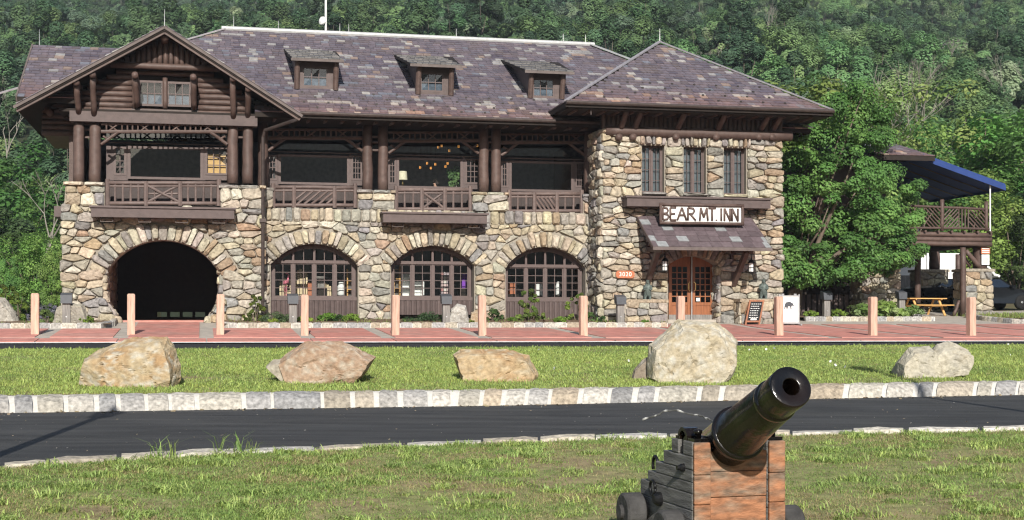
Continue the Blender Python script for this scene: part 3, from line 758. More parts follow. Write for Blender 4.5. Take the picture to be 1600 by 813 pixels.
# flared stones at the foot of the arch, and the sunlit reveals of its sides
for xx, sgn in ((o[0][0], 1), (o[-1][0], -1)):
    q3 = [[(-.25, -.1), (.42, -.1), (.36, .24), (-.2, .27)], [(-.18, .29), (.33, .26), (.2, .5), (-.2, .53)], [(-.2, .55), (.17, .52), (.04, .8), (-.18, .8)], [(.3, -.1), (.66, -.1), (.58, .16), (.36, .2)]]
    lay([soften([(xx + sgn * a, b) for a, b in (q_ if sgn > 0 else q_[::-1])]) for q_ in q3], front(YG - .05), .16, gable_wall)
    ff = (lambda X, s: (lambda a, b, d: (X + s * (d + max(0, .75 - b) * .55), a, b)))(xx, sgn)
    lay(cells(sr, YG - .05, YG + .95, -.1, 2.0, .5, .34, edge=.05), ff, .09, gable_wall)
    mbr = MB(); mbr.add([ff(YG, -.3, -.02), ff(YG + .95, -.3, -.02), ff(YG + .95, .75, -.02), ff(YG, .75, -.02)], [(0, 1, 2, 3)]); mbr.build("stone_wall", M['mortar'], inn)
# tower with the entrance
tL, tR = B(941, 300, YT)[0], B(1221, 300, YT)[0]; ztt = B(1080, 206, YT)[1]
TW = []
for xl, xr, y0, y1 in ((1003, 1038, 227, 301), (1068, 1103, 229.5, 302.5), (1131, 1166, 231, 304)):
    a, z1 = B(xl, y0, YT); b_, z0 = B(xr, y1, YT); TW.append((a, b_, z0, z1))
da = arch(B(1044, 412, YT)[0], B(1124, 412, YT)[0], -.6, B(1080, 415, YT)[1], B(1082, 400, YT)[1])
tower_wall = panel("stone_wall", [(tL, -.6), (tR, -.6), (tR, ztt), (tL, ztt)], [da[0]] + [rect(*t) for t in TW], ft, .75, M['mortar'], inn)
ex = [da[0], cap(da[1], da[2] + .55, da[3] * 1.15), rect(da[0][0][0]-.03, da[0][-1][0]+.03, -.7, da[0][1][1] + .05)]
for a, b_, z0, z1 in TW: ex += [rect(a - .1, b_ + .1, z1 - .01, z1 + .44), rect(a - .02, b_ + .02, z0 - .12, z1)]
lay(cells(sr, tL, tR, -.15, ztt, .56, .275, ex, edge=.10), ft, .13, tower_wall)
lay(ring(sr, da[1], da[2], math.pi/2 + da[3]*1.1, math.pi/2 - da[3]*1.1, .5, 13), ft, .1, tower_wall)
for a, b_, z0, z1 in TW:
    lay(soldiers(sr, a - .1, b_ + .1, z1 + .01, z1 + .42, .2, .1), ft, .13, tower_wall)
    lay([soften(rect(a - .05, b_ + .05, z0 - .11, z0 - .01), .1)], ft, .2, tower_wall)
fl = lambda a, b, d: (tL - d, a, b)
panel("stone_wall", [(YT, -.6), (0, -.6), (0, ztt), (YT, ztt)], [], fl, .3, M['mortar'], inn)
lay(cells(sr, YT - .05, -.1, -.1, ztt, .6, .33, edge=.04), fl, .10, tower_wall)
fr_ = lambda a, b, d: (da[0][-1][0] - d, a, b)
lay(cells(sr, YT, YT + .7, -.1, da[0][1][1], .4, .3, edge=.03), fr_, .07, tower_wall)
# low stone plinths by the door
PL = []
for x0, x1, y1 in ((979, 1042, 468), (1158, 1211, 467)):
    yp = YT - .75; a, z1 = B(x0, y1, yp); b_, _ = B(x1, y1, yp); PL.append((a, b_, z1, yp)); fp = front(yp)
    pl = MB().box((a + .02, yp + .02, -.6), (b_ - .02, YT + .05, z1 - .1)).build("stone_plinth", M['mortar'], inn)
    lay(cells(sr, a, b_, -.15, z1 - .12, .5, .3, edge=.04), fp, .08, pl)
    fs_ = (lambda X: (lambda q, b, d: (X - d, q, b)))(a); lay(cells(sr, yp, YT, -.15, z1 - .12, .4, .3), fs_, .06, pl)
    mbp = MB(); mbp.box((a - .06, yp - .08, z1 - .12), (b_ + .04, YT + .02, z1), (1, .95, .88)); mbp.build("cap_stone", M['kerbstone'], pl).data.color_attributes[0].data.foreach_set("color", [.36, .29, .21, 1] * 8)
STONES.sort(key=lambda s: -s[0])
for s in STONES[:300]:
    mb = MB(); stone_geo(sr, s[1], s[2], s[3], mb, s[4]); mb.build("stone", M['stone'], s[5], smooth=False)
rest = {}
for s in STONES[300:]: stone_geo(sr, s[1], s[2], s[3], rest.setdefault(s[5].name, MB()), s[4])
for k, mb in rest.items(): mb.build("small_stones", M['stone'], bpy.data.objects[k], kind='stuff')

# ------------------------------------------------------------------ roofs of lapped slate
SLATES = []; rr = random.Random(8)
SC = [((.100,.086,.099),10), ((.089,.078,.091),6), ((.113,.093,.102),6), ((.096,.080,.084),4), ((.205,.20,.195),2.6), ((.245,.235,.215),1.2), ((.19,.145,.12),1.0), ((.115,.12,.14),1.6), ((.07,.06,.075),2)]
def slate_col(low=0.0):
    c = rr.choices([k for k, _ in SC], [k for _, k in SC])[0]; v = rr.uniform(.88, 1.14)
    return (c[0]*v*(1 + .22*low), c[1]*v*(1 - .02*low), c[2]*v*(1 - .14*low))
def facet(roof, O, U, S, H, la, ra, e=.285, wd=.31, low=True, fake=False, lift0=.02):
    """rows of slates on the plane O + a U + b S between a = la(b) and ra(b)"""
    O, U, S = Vector(O), Vector(U).normalized(), Vector(S).normalized(); N = U.cross(S).normalized()
    if N.z < 0: N = -N
    b = 0.0; row = 0
    while b < H - .05:
        e2 = min(e, H - b); bt = min(b + e * 1.2, H); l0, r0, l1, r1 = la(b), ra(b), la(bt), ra(bt)
        a = min(l0, l1) - (row % 2) * wd * .5 - rr.uniform(0, .1); amax = max(r0, r1); pc = slate_col()
        while a < amax:
            ww = wd * rr.choice([.8, 1, 1, 1.15]); x0, x1 = a + .006, a + ww - .006
            A0, A1 = max(x0, l0), min(x1, r0); B0, B1 = max(x0, l1), min(x1, r1); a += ww
            if rr.random() > .12: pc = slate_col(max(0, 1 - row / 6) if low else 0)
            if A1 - A0 < .03 or B1 - B0 < .01: continue
            j = rr.uniform(-.02, .02) if 0 < row else 0; lf = .03 + rr.uniform(0, .012)
            P = lambda x, y, h: O + U * x + S * y + N * h
            vs = [P(A0, b+j, lift0+lf), P(A1, b+j, lift0+lf), P(B1, bt, lift0), P(B0, bt, lift0), P(A0, b+j, lift0), P(A1, b+j, lift0)]
            SLATES.append(((A1-A0)*e2*(-N.y+.15), vs, [(0, 1, 2, 3), (4, 5, 1, 0), (4, 0, 3), (5, 2, 1)], pc, roof))
        b += e; row += 1
def deck(name, corners, thick=.14, m='dark', parent=None):
    n = len(corners); mb = MB()
    mb.add([Vector(c) for c in corners] + [Vector(c) - Vector((0, 0, thick)) for c in corners], [tuple(range(n)), tuple(range(2*n-1, n-1, -1))] + [(i, (i+1) % n, n+(i+1) % n, n+i) for i in range(n)])
    return mb.build(name, M[m], parent or inn)
YE, YR = -1.2, 7.5
zE = B(740, 186, YE)[1]; zR = B(640, 60, YR)[1]; slope = (zR - zE) / (YR - YE)
def RP(px, py):
    """picture point on the main roof's front slope -> local (u, y, z)"""
    lo, hi = -6.0, 12.0
    for _ in range(50):
        y = (lo + hi) / 2; z = B(px, py, y)[1]
        if z > zE + (y - YE) * slope: lo = y
        else: hi = y
    u, z = B(px, py, y); return Vector((u, y, z))
ua, ub = B(350, 48, YR)[0], B(925, 73, YR)[0]
run = YR - YE; uHL, uHR = ua - run * 1.0, ub + run * .75
uGR = B(398, 185, YG)[0]; yCut = YG + .45; zCut = zE + (yCut - YE) * slope; uCut = uHL + (ua - uHL) * (yCut - YE) / run; uGL = B(126, 185, YG)[0]
uCut = max(uCut, uGL + .3)
main_roof = deck("main_roof", [(uGR, YE, zE), (uHR, YE, zE), (ub, YR, zR), (ua, YR, zR), (uCut, yCut, zCut), (uGR, yCut, zCut)], .16)
deck("main_roof_back", [(ua, YR, zR), (ub, YR, zR), (ub + 3, YR + run, zE), (ua - 3, YR + run, zE)], .16, 'dark', main_roof)
deck("main_roof_end", [(ub, YR, zR), (uHR, YE, zE), (uHR, YR + run, zE)], .16, 'dark', main_roof)
Hs = math.hypot(run, zR - zE); Sm = (0, run, zR - zE)
vis = B(300, 170, YE)[0]
facet(main_roof, (0, YE, zE), (1, 0, 0), Sm, Hs, lambda b: uGR if b / Hs * run < yCut - YE else max(uGR - 5, uHL + (ua - uHL) * b / Hs), lambda b: uHR + (ub - uHR) * b / Hs)
rc = MB(); rc.log((ua - .1, YR, zR + .05), (ub + .1, YR, zR + .05), .13, n=8); rc.build("ridge_cap", M['flash'], main_roof)
rc = MB(); rc.bar((ub, YR - .05, zR + .06), (uHR, YE, zE + .08), .34, .05); rc.build("hip_flashing", M['flash'], main_roof)
rc = MB(); rc.bar((ua, YR - .05, zR + .05), (uHL, YE, zE + .07), .2, .05); rc.build("hip_flashing", M['slate'], main_roof).data.color_attributes[0].data.foreach_set("color", [.3, .28, .28, 1] * 8)
# left wing roof behind the gable
YW = 3.4; uw, zw = B(53, 71, YW); zwe = B(28, 152, YE - .1)[1]; uw2 = B(240, 71, YW)[0]
zwc = zwe + (yCut - YE + .1) * (zw - zwe) / (YW - YE + .1)
wing_roof = deck("wing_roof", [(uw, YE - .1, zwe), (uGL, YE - .1, zwe), (uGL, yCut, zwc), (uw2, yCut, zwc), (uw2, YW, zw), (uw, YW, zw)], .16)
deck("wing_roof_back", [(uw, YW, zw), (uw2, YW, zw), (uw2, YW + 4.8, zwe), (uw, YW + 4.8, zwe)], .16, 'dark', wing_roof)
Hw = math.hypot(YW - YE + .1, zw - zwe)
facet(wing_roof, (0, YE - .1, zwe), (1, 0, 0), (0, YW - YE + .1, zw - zwe), Hw, lambda b: uw - .05, lambda b: uGL if b / Hw * (YW - YE + .1) < yCut - YE + .1 else uw2)
MB().bar((uw - .05, YE - .1, zwe - .05), (uw - .05, YW, zw - .05), .06, .22).build("rake_board", M['fascia'], wing_roof)
# gable roof
YF = YG - 1.12; ul_, zl_ = B(26, 162, YF); ur_, zr_ = B(468, 179, YF); uc_, zc_ = B(257, 41, YF); zge = (zl_ + zr_) / 2
gable_roof = deck("gable_roof", [(ul_, YF, zge), (uc_, YF, zc_), (uc_, 6, zc_), (ul_, 6, zge)], .16)
deck("gable_roof_slope", [(uc_, YF, zc_), (ur_, YF, zge), (ur_, 3.0, zge), (uc_, 6, zc_)], .16, 'dark', gable_roof)
for s, ue in ((-1, ul_), (1, ur_)):
    L = math.hypot(ue - uc_, zc_ - zge)
    facet(gable_roof, (ue, YF, zge), (0, 1, 0), (uc_ - ue, 0, zc_ - zge), L, lambda b: -.08, lambda b: (6 - YF) if s < 0 else 3.0 - YF + 2 * b / L, low=False)
    d = Vector((ue - uc_, 0, zge - zc_)).normalized()
    mb = MB(); mb.bar(Vector((uc_, YF - .02, zc_ - .04)), Vector((ue, YF - .02, zge - .04)) + d * .12, .06, .10, (0, 0, 1)); mb.build("rake_board", M['fascia'], gable_roof)
    mb = MB(); mb.bar(Vector((uc_, YF + .10, zc_ - .2)), Vector((ue, YF + .10, zge - .2)) + d * .02, .1, .1, (0, 0, 1)); mb.build("rake_beam", M['wood'], gable_roof)
# tower roof
YTE = YT - 1.35; e0, z0_ = B(884, 163, YTE); e1, z1_ = B(1302, 172, YTE); zTE = (z0_ + z1_) / 2
YTA = YTE + 6.2; uT, zT = B(1031, 68, YTA); YTB = YTA + 6.2
tower_roof = deck("tower_roof", [(e0, YTE, zTE), (e1, YTE, zTE), (uT, YTA, zT)], .16)
deck("tower_roof_side", [(e1, YTE, zTE), (e1, YTB, zTE), (uT, YTA, zT)], .16, 'dark', tower_roof)
deck("tower_roof_side", [(e0, YTB, zTE), (e0, YTE, zTE), (uT, YTA, zT)], .16, 'dark', tower_roof)
deck("tower_roof_back", [(e1, YTB, zTE), (e0, YTB, zTE), (uT, YTA, zT)], .16, 'dark', tower_roof)
Ht = math.hypot(YTA - YTE, zT - zTE)
facet(tower_roof, (0, YTE, zTE), (1, 0, 0), (0, YTA - YTE, zT - zTE), Ht, lambda b: e0 + (uT - e0) * b / Ht, lambda b: e1 + (uT - e1) * b / Ht)
Hl = math.hypot(uT - e0, zT - zTE)
facet(tower_roof, (e0, YTA, zTE), (0, -1, 0), (uT - e0, 0, zT - zTE), Hl, lambda b: -6.2 * (1 - b / Hl), lambda b: 6.2 * (1 - b / Hl), low=False)
for e in (e0, e1):
    mb = MB(); mb.bar((uT, YTA, zT + .08), (e, YTE, zTE + .07), .16, .05); o = mb.build("hip_flashing", M['slate'], tower_roof); o.data.color_attributes[0].data.foreach_set("color", [.2, .19, .2, 1] * 8)
# gutters
def gutter(p0, p1, r=.075):
    mb = MB(); mb.log(p0, p1, r, n=8); return mb.build("gutter", M['gutter'], inn)
gutter((ur_ + .05, YE - .06, zE + .0), (B(943, 190, YE)[0], YE - .06, zE)); gutter((e0, YTE - .06, zTE), (e1, YTE - .06, zTE))
# snow guards: little bronze clips in staggered rows above the eaves
mb = MB()
for (O, n0, n1, S, H) in (((0, YE, zE), vis, uHR - 6, Vector(Sm).normalized(), Hs), ((0, YTE, zTE), e0 + 1.6, e1 - 1.6, Vector((0, YTA-YTE, zT-zTE)).normalized(), Ht)):
    for k in range(4):
        u = n0 + (k % 2) * .45
        while u < n1:
            p = Vector(O) + Vector((u, 0, 0)) + S * (.55 + k * .55); mb.box(p + Vector((-.04, -.03, .03)), p + Vector((.04, .02, .09)), (3, 2.6, 2.2)); u += .9
mb.build("snow_guards", M['blackmetal'], main_roof, kind='stuff')

# ------------------------------------------------------------------ dormers
def grid_window(parent, x0, x1, z0, z1, y, cols, rows, fw=.07, mw=.022, m='frame', glass='glass', name="window", deep=.08):
    """framed window: frame with glazing bars, one pane object per light"""
    mb = MB(); mb.box((x0, y, z0), (x0+fw, y+deep, z1)); mb.box((x1-fw, y, z0), (x1, y+deep, z1)); mb.box((x0+fw, y+.002, z0), (x1-fw, y+deep-.002, z0+fw)); mb.box((x0+fw, y+.002, z1-fw), (x1-fw, y+deep-.002, z1))
    xi = [x0+fw + (x1-x0-2*fw)*k/cols for k in range(cols+1)]; zi = [z0+fw + (z1-z0-2*fw)*k/rows for k in range(rows+1)]
    for x in xi[1:-1]: mb.box((x-mw/2, y+.012, z0+fw), (x+mw/2, y+.05, z1-fw))
    for z in zi[1:-1]: mb.box((x0+fw, y+.016, z-mw/2), (x1-fw, y+.046, z+mw/2))
    f = mb.build(name, M[m], parent)
    top = f
    for i in range(cols):
        for j in range(rows):
            t = [sr.uniform(-.004, .004) for _ in range(4)]
            p = MB().add([(xi[i], y+.03+t[0], zi[j]), (xi[i+1], y+.03+t[1], zi[j]), (xi[i+1], y+.03+t[2], zi[j+1]), (xi[i], y+.03+t[3], zi[j+1])], [(0, 1, 2, 3)])
            o = p.build("pane", M[glass], None, fix=False); o.parent = f if parent is inn else parent
    return f
def dormer(px_post0, px_post1, py_sill, fl_, fr2, bl_, br_, panes):
    ps = RP((px_post0 + px_post1) / 2, py_sill); y = ps.y
    d = MB(); x0, x1 = B(px_post0, py_sill, y)[0], B(px_post1, py_sill, y)[0]; z0 = ps.z - .1
    yf = y - .55; f0, f1 = Vector((B(*fl_, yf)[0], yf, B(*fl_, yf)[1])), Vector((B(*fr2, yf)[0], yf, B(*fr2, yf)[1])); f0.z = f1.z = (f0.z + f1.z) / 2
    b0, b1 = RP(*bl_), RP(*br_); yb = (b0.y + b1.y) / 2; b0.y = b1.y = yb; b0.z = b1.z = zE + (yb - YE) * slope + .03
    rs = (b0.z - f0.z) / (yb - yf); zt = f0.z + rs * (y - yf) - .1
    px0, pz0 = B(panes[0], panes[3], y); px1, pz1 = B(panes[1], panes[2], y)
    # front wall round the window, cheeks
    w = MB(); w.box((x0, y, z0), (px0, y+.12, zt)); w.box((px1, y, z0), (x1, y+.12, zt)); w.box((px0, y+.003, z0), (px1, y+.117, pz0)); w.box((px0, y+.003, pz1), (px1, y+.117, zt))
    for x in (x0 + .05, x1 - .05):
        ye = yf + (zt - f0.z) / max(rs, .01); w.add([(x-.04, y+.1, z0), (x+.04, y+.1, z0), (x-.04, y+.1, zt), (x+.04, y+.1, zt), (x-.04, yb, b0.z-.1), (x+.04, yb, b0.z-.1)], [(0, 4, 2), (1, 3, 5), (0, 1, 5, 4), (2, 4, 5, 3), (0, 2, 3, 1)])
    wall = w.build("dormer", M['trim'], inn)
    grid_window(wall, px0, px1, pz0, pz1, y + .02, 3, 2, .05, .03)
    MB().box((px0 + .05, y + .11, pz0), (px1 - .05, y + .125, pz0 + (pz1 - pz0) * .55)).build("curtain", M['cloth_blue'], wall)  # lower-half curtain, the sky's blue reflection put into its colour
    for x in (x0 + .02, x1 - .02):
        g = MB(); g.log((x, y - .06, z0 + .12), (x, y - .30, zt - .02), .11, .11, seg=3, jit=.01, rnd=sr); g.build("bracket_log", M['wood'], wall)
    dk = MB(); th = Vector((0, 0, -.1)); q = [f0, f1, b1, b0]; dk.add(q + [v + th for v in q], [(0, 1, 2, 3), (7, 6, 5, 4), (0, 4, 5, 1), (1, 5, 6, 2), (2, 6, 7, 3), (3, 7, 4, 0)])
    dk.build("dormer_roof", M['dark'], wall)
    MB().bar(f0 + Vector((-.03, -.03, -.06)), f1 + Vector((.03, -.03, -.06)), .05, .10).build("fascia_board", M['fascia'], wall)
    sh = MB(); n = 5; U = f1 - f0
    for k in range(n):
        a0, a1 = k / n, (k + 1) / n; xx = 0
        while xx < 1:
            wv = sr.uniform(.08, .16); c = sr.uniform(.6, 1.2); p = [f0.lerp(b0, a0) + U * xx, f0.lerp(b0, a0) + U * min(1, xx + wv - .008), f0.lerp(b0, a1) + U * min(1, xx + wv - .008), f0.lerp(b0, a1) + U * xx]
            hh = Vector((0, 0, sr.uniform(.03, .06))); lo = Vector((0, 0, .006))
            sh.add([p[0] + hh, p[1] + hh, p[2] + lo, p[3] + lo, p[0] + lo, p[1] + lo], [(0, 1, 2, 3), (4, 5, 1, 0), (4, 0, 3), (5, 2, 1)], (.085*c, .08*c, .075*c)); xx += wv
    sh.build("shingles", M['slate'], wall, kind='stuff')
    bx = MB(); bx.box((x0 + .1, y + .5, z0), (x1 - .1, y + .55, zt)); bx.build("dormer_back", M['dark'], wall)
dormer(463, 525, 141, (456, 92), (536, 92), (443, 77.5), (524, 81), (473, 512, 106, 135))
dormer(652, 705, 149.5, (642, 99), (721, 103), (614, 85), (708, 92), (657, 693, 115, 142.5))
dormer(827, 878, 155, (821, 108.5), (896, 114), (781, 94), (872, 98.5), (833, 866, 124, 151))
SLATES.sort(key=lambda s: -s[0])
big = [s for s in SLATES if s[4] is main_roof or s[4] is tower_roof]
top300 = set(id(s) for s in big[:300])
restS = {}
for s in SLATES:
    if id(s) in top300: MB().add(s[1], s[2], s[3]).build("slate", M['slate'], s[4], fix=False)
    else: restS.setdefault(s[4].name, MB()).add(s[1], s[2], s[3])
for k, mb in restS.items(): mb.build("small_slates", M['slate'], bpy.data.objects[k], kind='stuff', fix=False)

# ------------------------------------------------------------------ timberwork of the inn
tr = random.Random(33)
def lg(name, p0, p1, r, r1=None, parent=inn, m='wood', seg=4, jit=.012, n=10):
    mb = MB(); mb.log(p0, p1, r, r1, n=n, seg=seg, jit=jit, rnd=tr); return mb.build(name, M[m], parent, smooth=n > 8)
def b3(px, py, y): u, z = B(px, py, y); return Vector((u, y, z))
def rail_v(name, px, y0, y1, yy, r, parent, m='wood'): return lg(name, b3(px, y0, yy), b3(px, y1, yy), r, parent=parent, seg=2, jit=.006, n=7, m=m)
# gable: horizontal logs, vertical logs in the peak, purlin brackets
yl = YG + .2
zbeam0, zbeam1 = B(255, 194, YG)[1], B(255, 178, YG)[1]
MB().box((B(109, 185, YG)[0], YG - .12, zbeam0), (B(402, 185, YG)[0], YG + .4, zbeam1)).build("gable_beam", M['trim'], inn)
zpk = B(257, 111, yl)[1]
def roof_z(u): return zc_ - (zc_ - zge) * abs(u - uc_) / ((ur_ - ul_) / 2) - .22
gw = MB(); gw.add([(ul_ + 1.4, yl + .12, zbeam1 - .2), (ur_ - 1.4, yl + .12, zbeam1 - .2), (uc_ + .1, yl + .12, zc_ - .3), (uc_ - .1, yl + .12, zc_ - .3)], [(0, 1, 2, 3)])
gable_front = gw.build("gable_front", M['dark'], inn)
win = [B(207, 122, yl), B(309, 172, yl)]
z = zbeam1 + .09
while z < zpk - .05:
    half = (zc_ - .3 - z) / ((zc_ - zge) / ((ur_ - ul_) / 2)) - .15; a, b = max(uc_ - half, B(126, 170, yl)[0]), min(uc_ + half, B(392, 170, yl)[0])
    if z > win[1][1] - .02 and z < win[0][1] + .05: segs = [(a, win[0][0]), (win[1][0], b)]
    else: segs = [(a, b)]
    for s0, s1 in segs: lg("wall_log", (s0, yl, z), (s1, yl, z), .105, parent=gable_front, seg=5, jit=.008)
    z += .2
lg("base_log", (B(174, 112, yl)[0], yl - .42, zpk + .08), (B(343, 112, yl)[0], yl - .42, zpk + .08), .12)
u = B(182, 100, yl)[0]
while u < B(336, 100, yl)[0]:
    zt = roof_z(u) + .05
    if zt > zpk + .25: lg("upright_log", (u, yl - .34, zpk + .1), (u, yl - .34, zt), .095, parent=gable_front, seg=3, jit=.008)
    u += .19
grid_window(inn, B(216, 126, yl - .04)[0], B(256, 126, yl - .04)[0], B(236, 166, yl - .04)[1], B(236, 126, yl - .04)[1], yl - .04, 3, 2, .08, .03)
grid_window(inn, B(260, 126, yl - .04)[0], B(299, 126, yl - .04)[0], B(280, 167, yl - .04)[1], B(280, 128, yl - .04)[1], yl - .04, 3, 2, .08, .03)
for px0_, px1_ in ((219, 253), (263, 296)): a_, z1_ = B(px0_, 146, yl); b_, z0_ = B(px1_, 165, yl); MB().box((a_, yl + .05, z0_), (b_, yl + .07, z1_)).build("curtain", M['cloth_pale'], inn)  # pale sheets added to stand in for sky reflected in the panes
for px in (211, 258, 304): lg("window_post", b3(px, 170, yl - .06), b3(px, 122, yl - .06), .09)
MB().box((B(206, 171, yl)[0], yl - .16, B(206, 174, yl)[1]), (B(310, 171, yl)[0], yl + .05, B(206, 171, yl)[1])).build("window_sill", M['fascia'], inn)
for pxt, pyt, pxb, pyb in ((119, 129, 123, 177), (144.5, 117, 147, 180), (211, 118, 214, 166), (302, 121, 303, 170), (364, 123, 364.5, 184), (388, 139, 387, 182)):
    top = b3(pxt, pyt, YF + .25); bot = b3(pxb, pyb, YG - .06)
    lg("bracket_log", bot, top + Vector((0, .12, -.1)), .105, .11); lg("purlin", top + Vector((0, -.12, 0)), Vector((top.x, yl + .6, top.z)), .115)
lg("ridge_log", b3(257, 57, YF + .25), Vector((uc_, 1.0, b3(257, 57, YF + .25).z)), .15)
for pyq in (152, 172): p = b3(75, pyq, YE + 1.0); lg("purlin", p, p + Vector((0, 3.2, 0)), .14)
# dark bay of the wing behind the gable, left
a0, zt0 = B(68, 160, .6); _, zb0 = B(68, 212, .6); a1 = B(124, 200, .6)[0]
MB().box((a0, .6, zb0), (a1, 4.6, zt0 + .3)).build("wing_wall", M['wood'], inn)
k = zb0 + .1
while k < zt0: lg("wall_log", (a0 - .05, .55, k), (a1, .55, k), .1, seg=3); k += .2
# posts on the stone piers
for px, wdt in ((123, 16), (148.5, 17), (363, 16), (387, 16)): lg("post", b3(px, 287, YG + .25), b3(px + .3, 192, YG + .25), wdt / 41 / 2 * 1.04, wdt / 41 / 2 * .95, seg=6, jit=.014, n=14)
zsoff = zE - .1
for px in (411, 574, 598.5, 755.5, 775, 920): p = b3(px, 300, .4); lg("post", p, Vector((p.x, .4, zsoff)), .2, .185, seg=6, jit=.014, n=14)
# ceiling of the porch, header logs and the lattice under the eaves
xg1, x2, x3 = B(402, 200, 0)[0], mL, mR
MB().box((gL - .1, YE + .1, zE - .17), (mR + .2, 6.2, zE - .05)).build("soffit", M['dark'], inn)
u = B(430, 190, YE)[0]
while u < mR: lg("rafter", (u, YE + .3, zE - .19), (u, 1.2, zE - .02), .07, parent=inn, seg=1, jit=0, n=7); u += .62
def frieze(px0, px1, pt, pb, y, sgn=1):
    """lattice of thin logs between two posts, with corner braces"""
    f = lg("frieze", b3(px0, pb, y), b3(px1, pb, y), .07, seg=3, n=8); lg("rail", b3(px0, pt, y), b3(px1, pt, y), .05, parent=f, n=7)
    n = int((px1 - px0) / 8); mid = n // 2
    for k in range(1, n):
        px = px0 + (px1 - px0) * k / n
        if k % 6 in (2, 3): continue
        rail_v("stick", px, pt, pb, y, .032, f)
    for k in range(2, n - 1, 6):
        xa, xb = px0 + (px1 - px0) * k / n, px0 + (px1 - px0) * (k + 2) / n
        lg("stick", b3(xa - 6, pb, y), b3(xb - 6, pt, y), .03, parent=f, n=7, seg=1); lg("stick", b3(xa - 6, pt, y + .03), b3(xb - 6, pb, y + .03), .03, parent=f, n=7, seg=1)
    for s, px in ((1, px0), (-1, px1)):
        lg("brace", b3(px, pb + 20, y), b3(px + s * 26, pb + 1, y), .06, parent=f, n=8); lg("brace", b3(px + s * 3, pb + 7, y + .02), b3(px + s * 13, pb + 13, y + .02), .04, parent=f, n=7)
frieze(158, 355, 194, 206, YG + .06); frieze(419, 566, 203, 216, .42); frieze(607, 748, 207, 220, .42); frieze(783, 914, 210, 223, .42)
for (xa, xb) in ((131, 141), (371, 380), (582, 591), (762, 768)):
    for py in (194, 203, 215): yy = YG + .4 if xb < 400 else .4; o = 20 if xb > 400 else 0; lg("spacer", b3(xa, py + o, yy), b3(xb, py + o, yy), .045, n=7, seg=1)
# railings
def railing(px0, px1, pt, pb, y, pat):
    r0 = lg("railing", b3(px0, pt + 2, y), b3(px1, pt + 2, y), .075, seg=4, n=9, m='rail')
    lg("rail", b3(px0, pb - 4, y), b3(px1, pb - 4, y), .07, parent=r0, n=9, m='rail'); lg("rail", b3(px0, pt + 7, y), b3(px1, pt + 7, y), .05, parent=r0, n=7, m='rail')
    W = px1 - px0; m0, m1 = px0 + W * .35, px0 + W * .65
    if pat == 'fan': m0, m1 = px0 + W * .26, px0 + W * .74
    for px in (px0 + 2, m0, m1, px1 - 2): rail_v("rail_post", px, pt - (4 if px in (px0 + 2, px1 - 2) else 0), pb, y - .02, .085, r0, 'rail')
    for A, Bx in ((px0 + 2, m0), (m1, px1 - 2)):
        n = max(2, round((Bx - A) / 13))
        for k in range(1, n): rail_v("baluster", A + (Bx - A) * k / n, pt + 3, pb - 4, y, .042, r0, 'rail')
    if pat == 'X':
        for k in (.25, .75): rail_v("baluster", m0 + (m1 - m0) * k, pt + 7, pb - 4, y + .04, .04, r0, 'rail')
        lg("diagonal", b3(m0 + 2, pt + 6, y - .02), b3(m1 - 2, pb - 6, y - .02), .05, parent=r0, n=8, m='rail'); lg("diagonal", b3(m0 + 2, pb - 6, y + .02), b3(m1 - 2, pt + 6, y + .02), .05, parent=r0, n=8, m='rail')
        lg("rail", b3(m0, (pt + pb) / 2, y + .05), b3(m1, (pt + pb) / 2, y + .05), .04, parent=r0, n=7, m='rail')
    else:
        s = 1 if pat == 'fan' else -1
        h = pb - pt - 12; n = 6
        for k in range(n):
            t = k / (n - 1); xa = m0 + (m1 - m0) * (t * .9 - .1); xb = xa + (m1 - m0) * .42
            xa2, xb2 = max(xa, m0), min(xb, m1); ya, yb = pb - 6 - h * (xa2 - xa) / (xb - xa), pb - 6 - h * (xb2 - xa) / (xb - xa)
            if pat == 'nfan': ya, yb = pt + 6 + h * (xa2 - xa) / (xb - xa), pt + 6 + h * (xb2 - xa) / (xb - xa)
            lg("diagonal", b3(xa2, ya, y), b3(xb2, yb, y), .045, parent=r0, n=7, seg=2, m='rail')
    return r0
railing(166, 344, 284, 322, YG + .1, 'X'); railing(425, 557, 291, 325, .1, 'fan'); railing(617, 737, 295, 331, .1, 'X'); railing(794, 911, 301, 334, .1, 'nfan')
# boxed balcony beams with lights below
def beam_box(px0, px1, pt, pb, yf, yb, lights=()):
    a, z1 = B(px0, pt, yf); b, z0 = B(px1, pb, yf); z1 = B((px0 + px1) / 2, pt, yf)[1]; z0 = B((px0 + px1) / 2, pb, yf)[1]
    o = MB().box((a, yf, z0), (b, yb, z1 - .07)).build("balcony_beam", M['trim'], inn)
    MB().box((a - .06, yf - .06, z1 - .068), (b + .06, yb, z1)).build("lip_board", M['trim'], o)
    for px in lights:
        u = B(px, pb, yf + .3)[0]; mb = MB(); mb.box((u - .22, yf + .18, z0 - .05), (u + .22, yf + .42, z0 - .004)); mb.box((u - .2, yf + .2, z0 - .16), (u + .2, yf + .24, z0 - .13)); mb.box((u - .22, yf + .2, z0 - .16), (u - .19, yf + .4, z0)); mb.box((u + .19, yf + .2, z0 - .16), (u + .22, yf + .4, z0))
        mb.build("light_bracket", M['gutter'], o)
    return o
beam_box(142, 366, 323, 340.5, YG - .8, YG + .05, (167, 226, 284, 342)); beam_box(599, 761, 332, 348.5, -.8, .05, (621, 740)); beam_box(980, 1204, 308, 324, YT - .75, YT + .02)
a, z1 = B(83, 321, YG - .2); b, z0 = B(102, 338, YG - .2); MB().box((a, YG + .1, z0), (b + .2, YG + 3.0, z1)).build("balcony_beam", M['trim'], inn)
